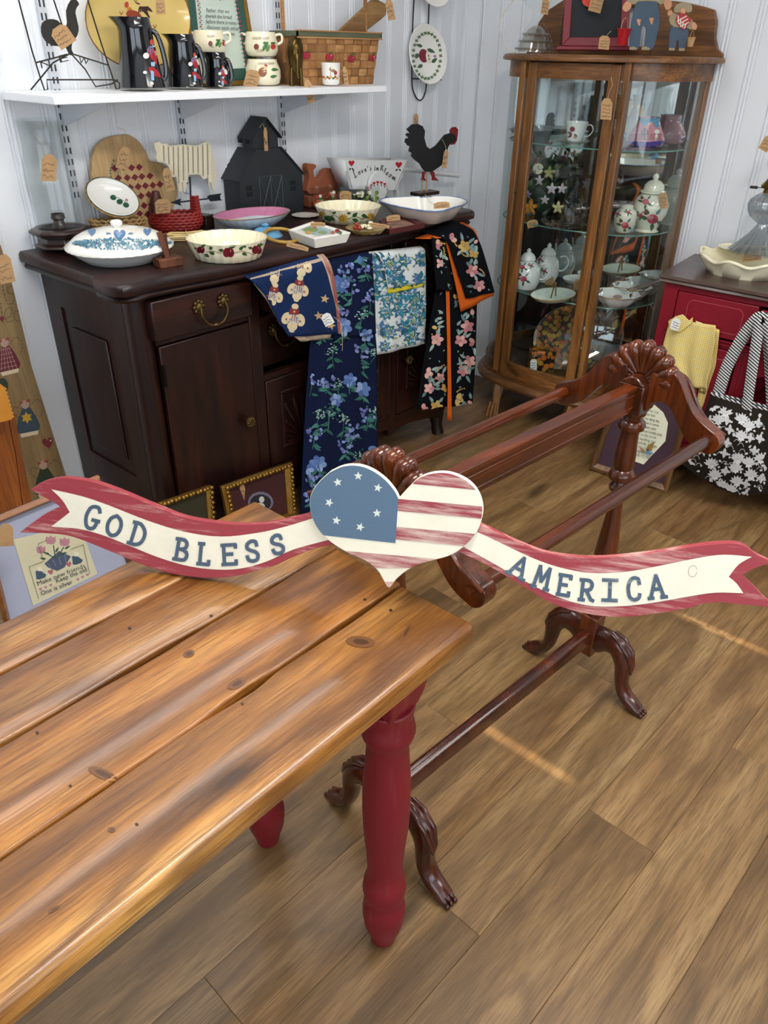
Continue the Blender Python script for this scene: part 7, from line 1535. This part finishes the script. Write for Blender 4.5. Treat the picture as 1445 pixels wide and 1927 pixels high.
def bagf(u, v, side):
    Lq = [(1338, 740), (1316, 800), (1282, 872)]; Rq = [(1475, 775), (1470, 840), (1462, 925)]
    i = min(1, int(v*2)); q = v*2-i; a = [Lq[i][k]+(Lq[i+1][k]-Lq[i][k])*q for k in (0, 1)]; b = [Rq[i][k]+(Rq[i+1][k]-Rq[i][k])*q for k in (0, 1)]
    p = (a[0]+(b[0]-a[0])*u, a[1]+(b[1]-a[1])*u+22*v*v*math.sin(PI*u)+(10*math.sin(PI*u)*(1-v))*0); x, z = lpx(t, p[0], p[1], 0)
    bul = math.sin(PI*min(max(u, 0), 1))**.6*(.015+.055*math.sin(PI*min(1, v*.9+.05))); return (x, -bul if side else bul*.45, z)
fb = obj('front_panel', G().grid(lambda u, v: bagf(u, v, 1), 22, 18), K_TB, t, smooth=80); obj('back_panel', G().grid(lambda u, v: bagf(u, v, 0), 22, 18), K_ST, t, smooth=80)
obj('striped_rim', G().tube([bagf(i/24, 0, 1) for i in range(25)], .0045, 8).tube([bagf(i/24, 0, 0) for i in range(25)], .0045, 8), K_ST, t)
def strap(px_l, w_, y0, part='handle'):
    pts = [lpx(t, *q, y0) for q in smoothline(px_l, 5, False)]; vs = []
    for i, q in enumerate(pts):
        a, b = pts[max(0, i-1)], pts[min(len(pts)-1, i+1)]; dx, dz = b[0]-a[0], b[1]-a[1]; L = math.hypot(dx, dz); nx, nz = -dz/L*w_, dx/L*w_
        vs += [(q[0]+nx, y0, q[1]+nz), (q[0]-nx, y0-.002, q[1]-nz)]
    obj(part, G().add(vs, [(2*i, 2*i+1, 2*i+3, 2*i+2) for i in range(len(pts)-1)]), K_ST, t, solid=.003)
strap([(1350, 745), (1368, 690), (1394, 640), (1418, 606), (1430, 597), (1440, 606), (1448, 650), (1454, 770)], .020, .012)
strap([(1402, 790), (1410, 730), (1420, 665), (1429, 608), (1436, 600), (1444, 612), (1458, 680), (1470, 760)], .017, -.030)
rn = random.Random(4); poly = [(1338, 760), (1440, 778), (1445, 925), (1390, 935), (1330, 905), (1290, 870), (1318, 800)]; pp = []
for k, (x, y) in enumerate(scatter(poly, 36, rn, 17)):
    if k % 2 == 0: pp += [('#c9c9c9', leaf(x, y+5, 15, 6, a)) for a in range(-160, 0, 26)]+[('#d8d8d8', leaf(x, y+6, 8, 5, a)) for a in (40, 90, 140)]
    else: pp += [('#c4c4c4', leaf(x, y, 10, 6, a)) for a in (20, 100, 190, 280)]
for x, y in scatter(poly, 110, rn, 7): pp.append(('#c9c9c9', leaf(x, y, rn.uniform(4, 8), 4, rn.uniform(0, 360))))
for x, y in scatter(poly, 40, rn, 9): pp += [('#b8b8b8', s) for s in stroke([(x, y), (x+4, y-4), (x+9, y-3), (x+11, y+3)], 1)]
pr(t, fb, clip(pp, poly), 'floral_print', .8, maxe=10, off=.0015)
# ================================================================== FLOOR PICTURES
def picframe(name, label, quad_px, base_px, mats, bar, barm, tilt=14, y=None, x=None, z=0, yaw=None, group=None, ornate=False):
    t = flat(name, label, 'picture', base_px, z=z if y is None else None, y=y, yaw=yaw, tilt=tilt, group=group)
    q = trace(t, quad_px); c = (sum(p[0] for p in q)/4, sum(p[1] for p in q)/4)
    for i in range(4):
        a, b = Vector(q[i]), Vector(q[(i+1) % 4]); cc = Vector(c); ia, ib = a+(cc-a)*bar, b+(cc-b)*bar; ma, mb = a+(cc-a)*bar*.45, b+(cc-b)*bar*.45
        vs = [(a.x, 0, a.y), (b.x, 0, b.y), (b.x, -.012, b.y), (a.x, -.012, a.y), (ma.x, -.020, ma.y), (mb.x, -.020, mb.y), (ia.x, -.008, ia.y), (ib.x, -.008, ib.y), (ia.x, 0, ia.y), (ib.x, 0, ib.y)]
        obj('frame_bar', G().add(vs, [(0, 1, 2, 3), (3, 2, 5, 4), (4, 5, 7, 6), (6, 7, 9, 8), (8, 9, 1, 0), (0, 3, 4, 6, 8), (1, 9, 7, 5, 2)]), barm, t, smooth=30, bevel=.0015)
        if ornate:
            g = G(); L = (b-a).length; n = max(4, int(L/.016)); 
            for k in range(n+1):
                p = a+(b-a)*(k/n); p = p+(cc-p)*bar*.4; g.ball((p.x, -.020-(.003 if k % 2 else 0), p.y), (.008, .006, .007), 8, 5)
            obj('carved_edge', g, barm, t, smooth=60)
    cq = [Vector(p)+(Vector(c)-Vector(p))*bar*.9 for p in q]; pn = obj('mount', G().add([(p.x, -.004, p.y) for p in cq], [(0, 1, 2, 3)]), mats, t, smooth=0)
    return t, pn
K_FR = wood('oak_picture_frame', '#8a6238', '#6f4a26', '#3c2612', 2, .4, .2)
t, pn = picframe('fish_verse_picture', 'oak framed fishing prayer picture with plum mat leaning on red cabinet', [(1168, 712), (1315, 722), (1256, 929), (1110, 882)], (1185, 905), plain('plum_mat', '#3c2430', .8, var=.05), .16, K_FR, tilt=13, yaw=R(-82))
pp = [('#dcdcc0', [(1206, 762), (1214, 758), (1232, 762), (1248, 776), (1257, 796), (1252, 830), (1211, 874), (1176, 862), (1186, 810)])]
for i, s in enumerate(('I pray that I may', 'live to fish', 'until my dying day,', 'and when it comes', 'to my last cast,', 'I then most humbly pray', 'when in the Lords', 'great landing net', 'I peacefully asleep', 'that in His mercy', 'I be judged', 'BIG ENOUGH TO KEEP')): pp += txtw(s, 1210-i*3.0, 772+i*7.3, [30, 26, 38, 40, 38, 52, 44, 46, 52, 46, 34, 50][i], 5.4, 13, '#2a2a28')
pp += [('#8a6a2c', leaf(1218, 848, 22, 9, -48)), ('#5f7fa0', leaf(1214, 850, 18, 6, 10)), ('#9a6a3a', leaf(1206, 842, 14, 4, 40)), ('#2a2a2a', ell(1220, 846, 2, 2))]
pr(t, pn, pp, 'verse_print', .7, maxe=30, off=.0008)
t, pn = picframe('gilt_frame', 'ornate gilt picture frame with dark red mount and oval portrait leaning on sideboard', [(412, 914), (545, 868), (552, 972), (432, 1010)], (500, 985), plain('dark_red_velvet', '#3a0f0e', .8), .22, K_GOLD, tilt=9, y=1.80, yaw=R(6), ornate=True)
pr(t, pn, [('#6f6a7c', ell(490, 945, 24, 20)), ('#20202a', ell(490, 946, 20, 16)), ('#c9c4bc', ell(492, 940, 5, 6)), ('#c9c4bc', ell(489, 952, 9, 6))], 'oval_portrait', .5, maxe=12, off=.001)
tag(455, 930, 11, 36, 4, P_(t)+Vector((0, -.05, .2)), 'kraft price tag hanging on the gilt frame with oval portrait', string=[(458, 905), (457, 914)])
t, pn = picframe('gilt_frame', 'smaller ornate gilt frame with olive mount left of the other gilt frame', [(296, 945), (392, 912), (398, 992), (312, 1012)], (360, 1000), plain('olive_mount', '#2c2a14', .7), .2, K_GOLD, tilt=9, y=1.79, yaw=R(10), ornate=True)
# ================================================================== LEFT EDGE
t = flat('long_sign_board', 'long tan board painted with rag dolls and stitched words leaning on wall', 'sign', (80, 940), y=2.30, yaw=R(0), tilt=3)
K_LB = wood('tan_sign_board', '#9a8158', '#87704a', '#6b5636', 2, .6, 0, 1, 0, .2, .1)
b = cut(t, 'board', [(-30, 420), (2, 462), (20, 520), (60, 690), (128, 905), (150, 1010), (60, 1010), (-30, 700)], .018, K_LB, smooth=0, bevel=.002)
pp = []
def dashes(pts, wd=1.3, c='#33291f'):
    o = []; pts = smoothline(pts, 5, False)
    for i in range(0, len(pts)-1, 2): o += [(c, s) for s in stroke([pts[i], pts[i+1]], wd)]
    return o
pp += dashes([(4, 538), (8, 556), (12, 568)])+dashes([(22, 538), (14, 542), (16, 552), (26, 554), (24, 570), (14, 572)])+dashes([(2, 570), (3, 590), (6, 610)])+dashes([(10, 600), (20, 594), (22, 580), (12, 582), (8, 594), (14, 606), (24, 602)])+dashes([(38, 568), (38, 590), (42, 606)])+dashes([(38, 586), (28, 586), (27, 600), (36, 604), (41, 594)])
def rag(cx, cy, s, cloth_c, a=0, plaid=False, star_=False):
    T = lambda P: rotp([(x*s, y*s) for x, y in P], cx, cy, a); o = [('#c9b79a', T([(-18, 24), (18, 22), (16, 34), (-14, 36)])), (cloth_c, T([(-6, -16), (8, -16), (16, 0), (22, 20), (18, 27), (-18, 29), (-22, 20), (-14, 0)])), ('#a88a78', T(ell(0, -22, 7, 8))), ('#8a3a34', T([(-9, -30), (-2, -26), (-9, -23)])), ('#8a3a34', T([(9, -32), (1, -27), (10, -25)]))]
    if plaid:
        for i in range(-2, 3): o += [('#b08a84', q) for q in stroke(T([(i*3, -14), (i*7, 26)]), .8)+stroke(T([(-12-i*1.5, 6+i*8), (12+i*1.5, 5+i*8)]), .8)]
    if star_: o.append(('#b5912c', rotp([((11 if i % 2 == 0 else 6)*math.sin(PI*i/6)*s, -(11 if i % 2 == 0 else 6)*math.cos(PI*i/6)*s) for i in range(12)], cx, cy+2, a)))
    o += dashes(T([(8, -18), (20, -28), (30, -22), (30, -6), (22, 4)]), 1)+dashes(T([(-8, -16), (-20, -20), (-24, -10), (-14, 0)]), 1)
    return o
for q in (rag(12, 668, 1.05, '#5a1c26', -10, plaid=True), rag(50, 784, 1.05, '#34424e', -8, star_=True), rag(84, 898, 1.05, '#2a3420', -8)): pr(t, b, q, 'painted_doll', .6, maxe=20, off=.001)
pp += [('#6a2228', heart(90, 833, 11, -12)), ('#26382a', ell(6, 724, 9, 13, -15)), ('#6a2228', heart(3, 600, 5)), ('#e0d4c0', ell(95, 829, 1.5, 1.5))]
pr(t, b, pp, 'painted_words', .6, maxe=20, off=.001)
tag(10, 506, 28, 54, -12, P_(t)+Vector((0, -.03, .3)), 'kraft price tag on the long rag doll board', rows=3)
t = flat('pine_panel', 'orange pine board panel standing at the left edge behind the table', 'panel', (20, 950), y=2.10, yaw=R(0), tilt=3)
K_OP = wood('orange_pine', '#a8642a', '#8f4e1c', '#5f3010', 2, .45, .1)
for pts in ([(-40, 760), (12, 768), (30, 860), (44, 960), (-20, 1010), (-40, 1000)], [(13, 768), (28, 780), (40, 850), (58, 930), (72, 1010), (50, 1010), (45, 960), (31, 860)]): cut(t, 'plank', pts, .018, K_OP, smooth=0, bevel=.002)
t = flat('jagged_cutout', 'small orange jagged-edged wooden cut-out at the left edge', 'ornament', (5, 785), y=2.05, yaw=0)
jg = [(-20, 700), (0, 722)]; 
for i in range(8): jg += [(8+i*2.2, 728+i*7.5), (13+i*2.1, 731+i*7.5)]
cut(t, 'cutout', jg+[(20, 790), (4, 794), (-20, 800)], .006, plain('orange_tin', '#c4832f', .5, var=.1), smooth=0)
# large framed sampler
t, pn = picframe('sampler_picture', 'large oak framed tulip sampler with grey-blue mat behind the table end', [(-42, 985), (183, 893), (262, 1090), (20, 1230)], (120, 1120), plain('grey_blue_mat', '#a3a8bc', .85, var=.03), .10, wood('honey_frame', '#a8703a', '#8f5828', '#5f3514', 0, .35, .3), tilt=10, z=.50, yaw=R(-5))
pp = [('#cfc9a8', [(25, 1015), (150, 985), (183, 1080), (62, 1140)])]
S3 = lambda L: [(x/2.89, 860+y/2.89) for x, y in L]
pp += [('#4a5468', S3([(240, 580), (320, 510), (385, 540), (350, 600), (310, 620), (260, 600)]))]
for i in range(4): pp += [('#8a93a8', s) for s in stroke(S3([(255+i*32, 575-i*16), (275+i*28, 600-i*8)]), .8)]
for x, y, r_ in ((275, 450, 11), (350, 460, 11), (222, 500, 10)): pp += [('#b5808a', leaf(x/2.89, 860+(y+25)/2.89, r_*1.6, r_, a)) for a in (-120, -90, -60)]
for a in (([(300, 550), (290, 480)]), ([(310, 550), (345, 490)]), ([(290, 545), (235, 515)])): pp += [('#2f4f36', s) for s in stroke(S3(a), 2)]
for x, y, a in ((300, 520, -60), (330, 530, -20), (270, 530, 200), (250, 555, 190), (350, 500, -30)): pp.append(('#2f4f36', leaf(x/2.89, 860+y/2.89, 13, 4, a)))
for x, y in ((222, 635), (420, 555)): pp += [('#3f5468', S3([(x-25, y+30), (x-30, y-15), (x-5, y-20), (x+30, y+5), (x+22, y+20), (x-5, y+30)])), ('#ddd8c0', S3([(x-20, y-38), (x+5, y-40), (x+8, y-15), (x-15, y-15)]))]
for x, y in ((275, 625), (373, 583)): pp.append(('#a85f68', heart(x/2.89, 860+y/2.89, 5.5, -20)))
for x, y in ((220, 718), (247, 708), (275, 697), (422, 665), (448, 652), (474, 640)): pp.append(('#b5808a', heart(x/2.89, 860+y/2.89, 3.3, -20)))
for s, x, y, w_ in (('Make new friends', 203, 700, 97), ('Keep the old', 305, 684, 62), ('One is silver', 222, 752, 64)): pp += txtw(s, x/2.89, 860+y/2.89, w_, 9, -21, '#323844')
for L in ([(155, 595), (208, 770)], [(155, 595), (235, 565), (205, 470), (250, 450)], [(380, 500), (450, 475), (485, 635)]): pp += [('#4a4438', s) for s in stroke(S3(L), .8)]
pr(t, pn, pp, 'sampler_print', .7, maxe=30, off=.0008)
tag(12, 1007, 26, 42, -3, P_(t)+Vector((-.1, -.05, .0)), 'kraft price tag at the left edge on the sampler frame', rows=0)
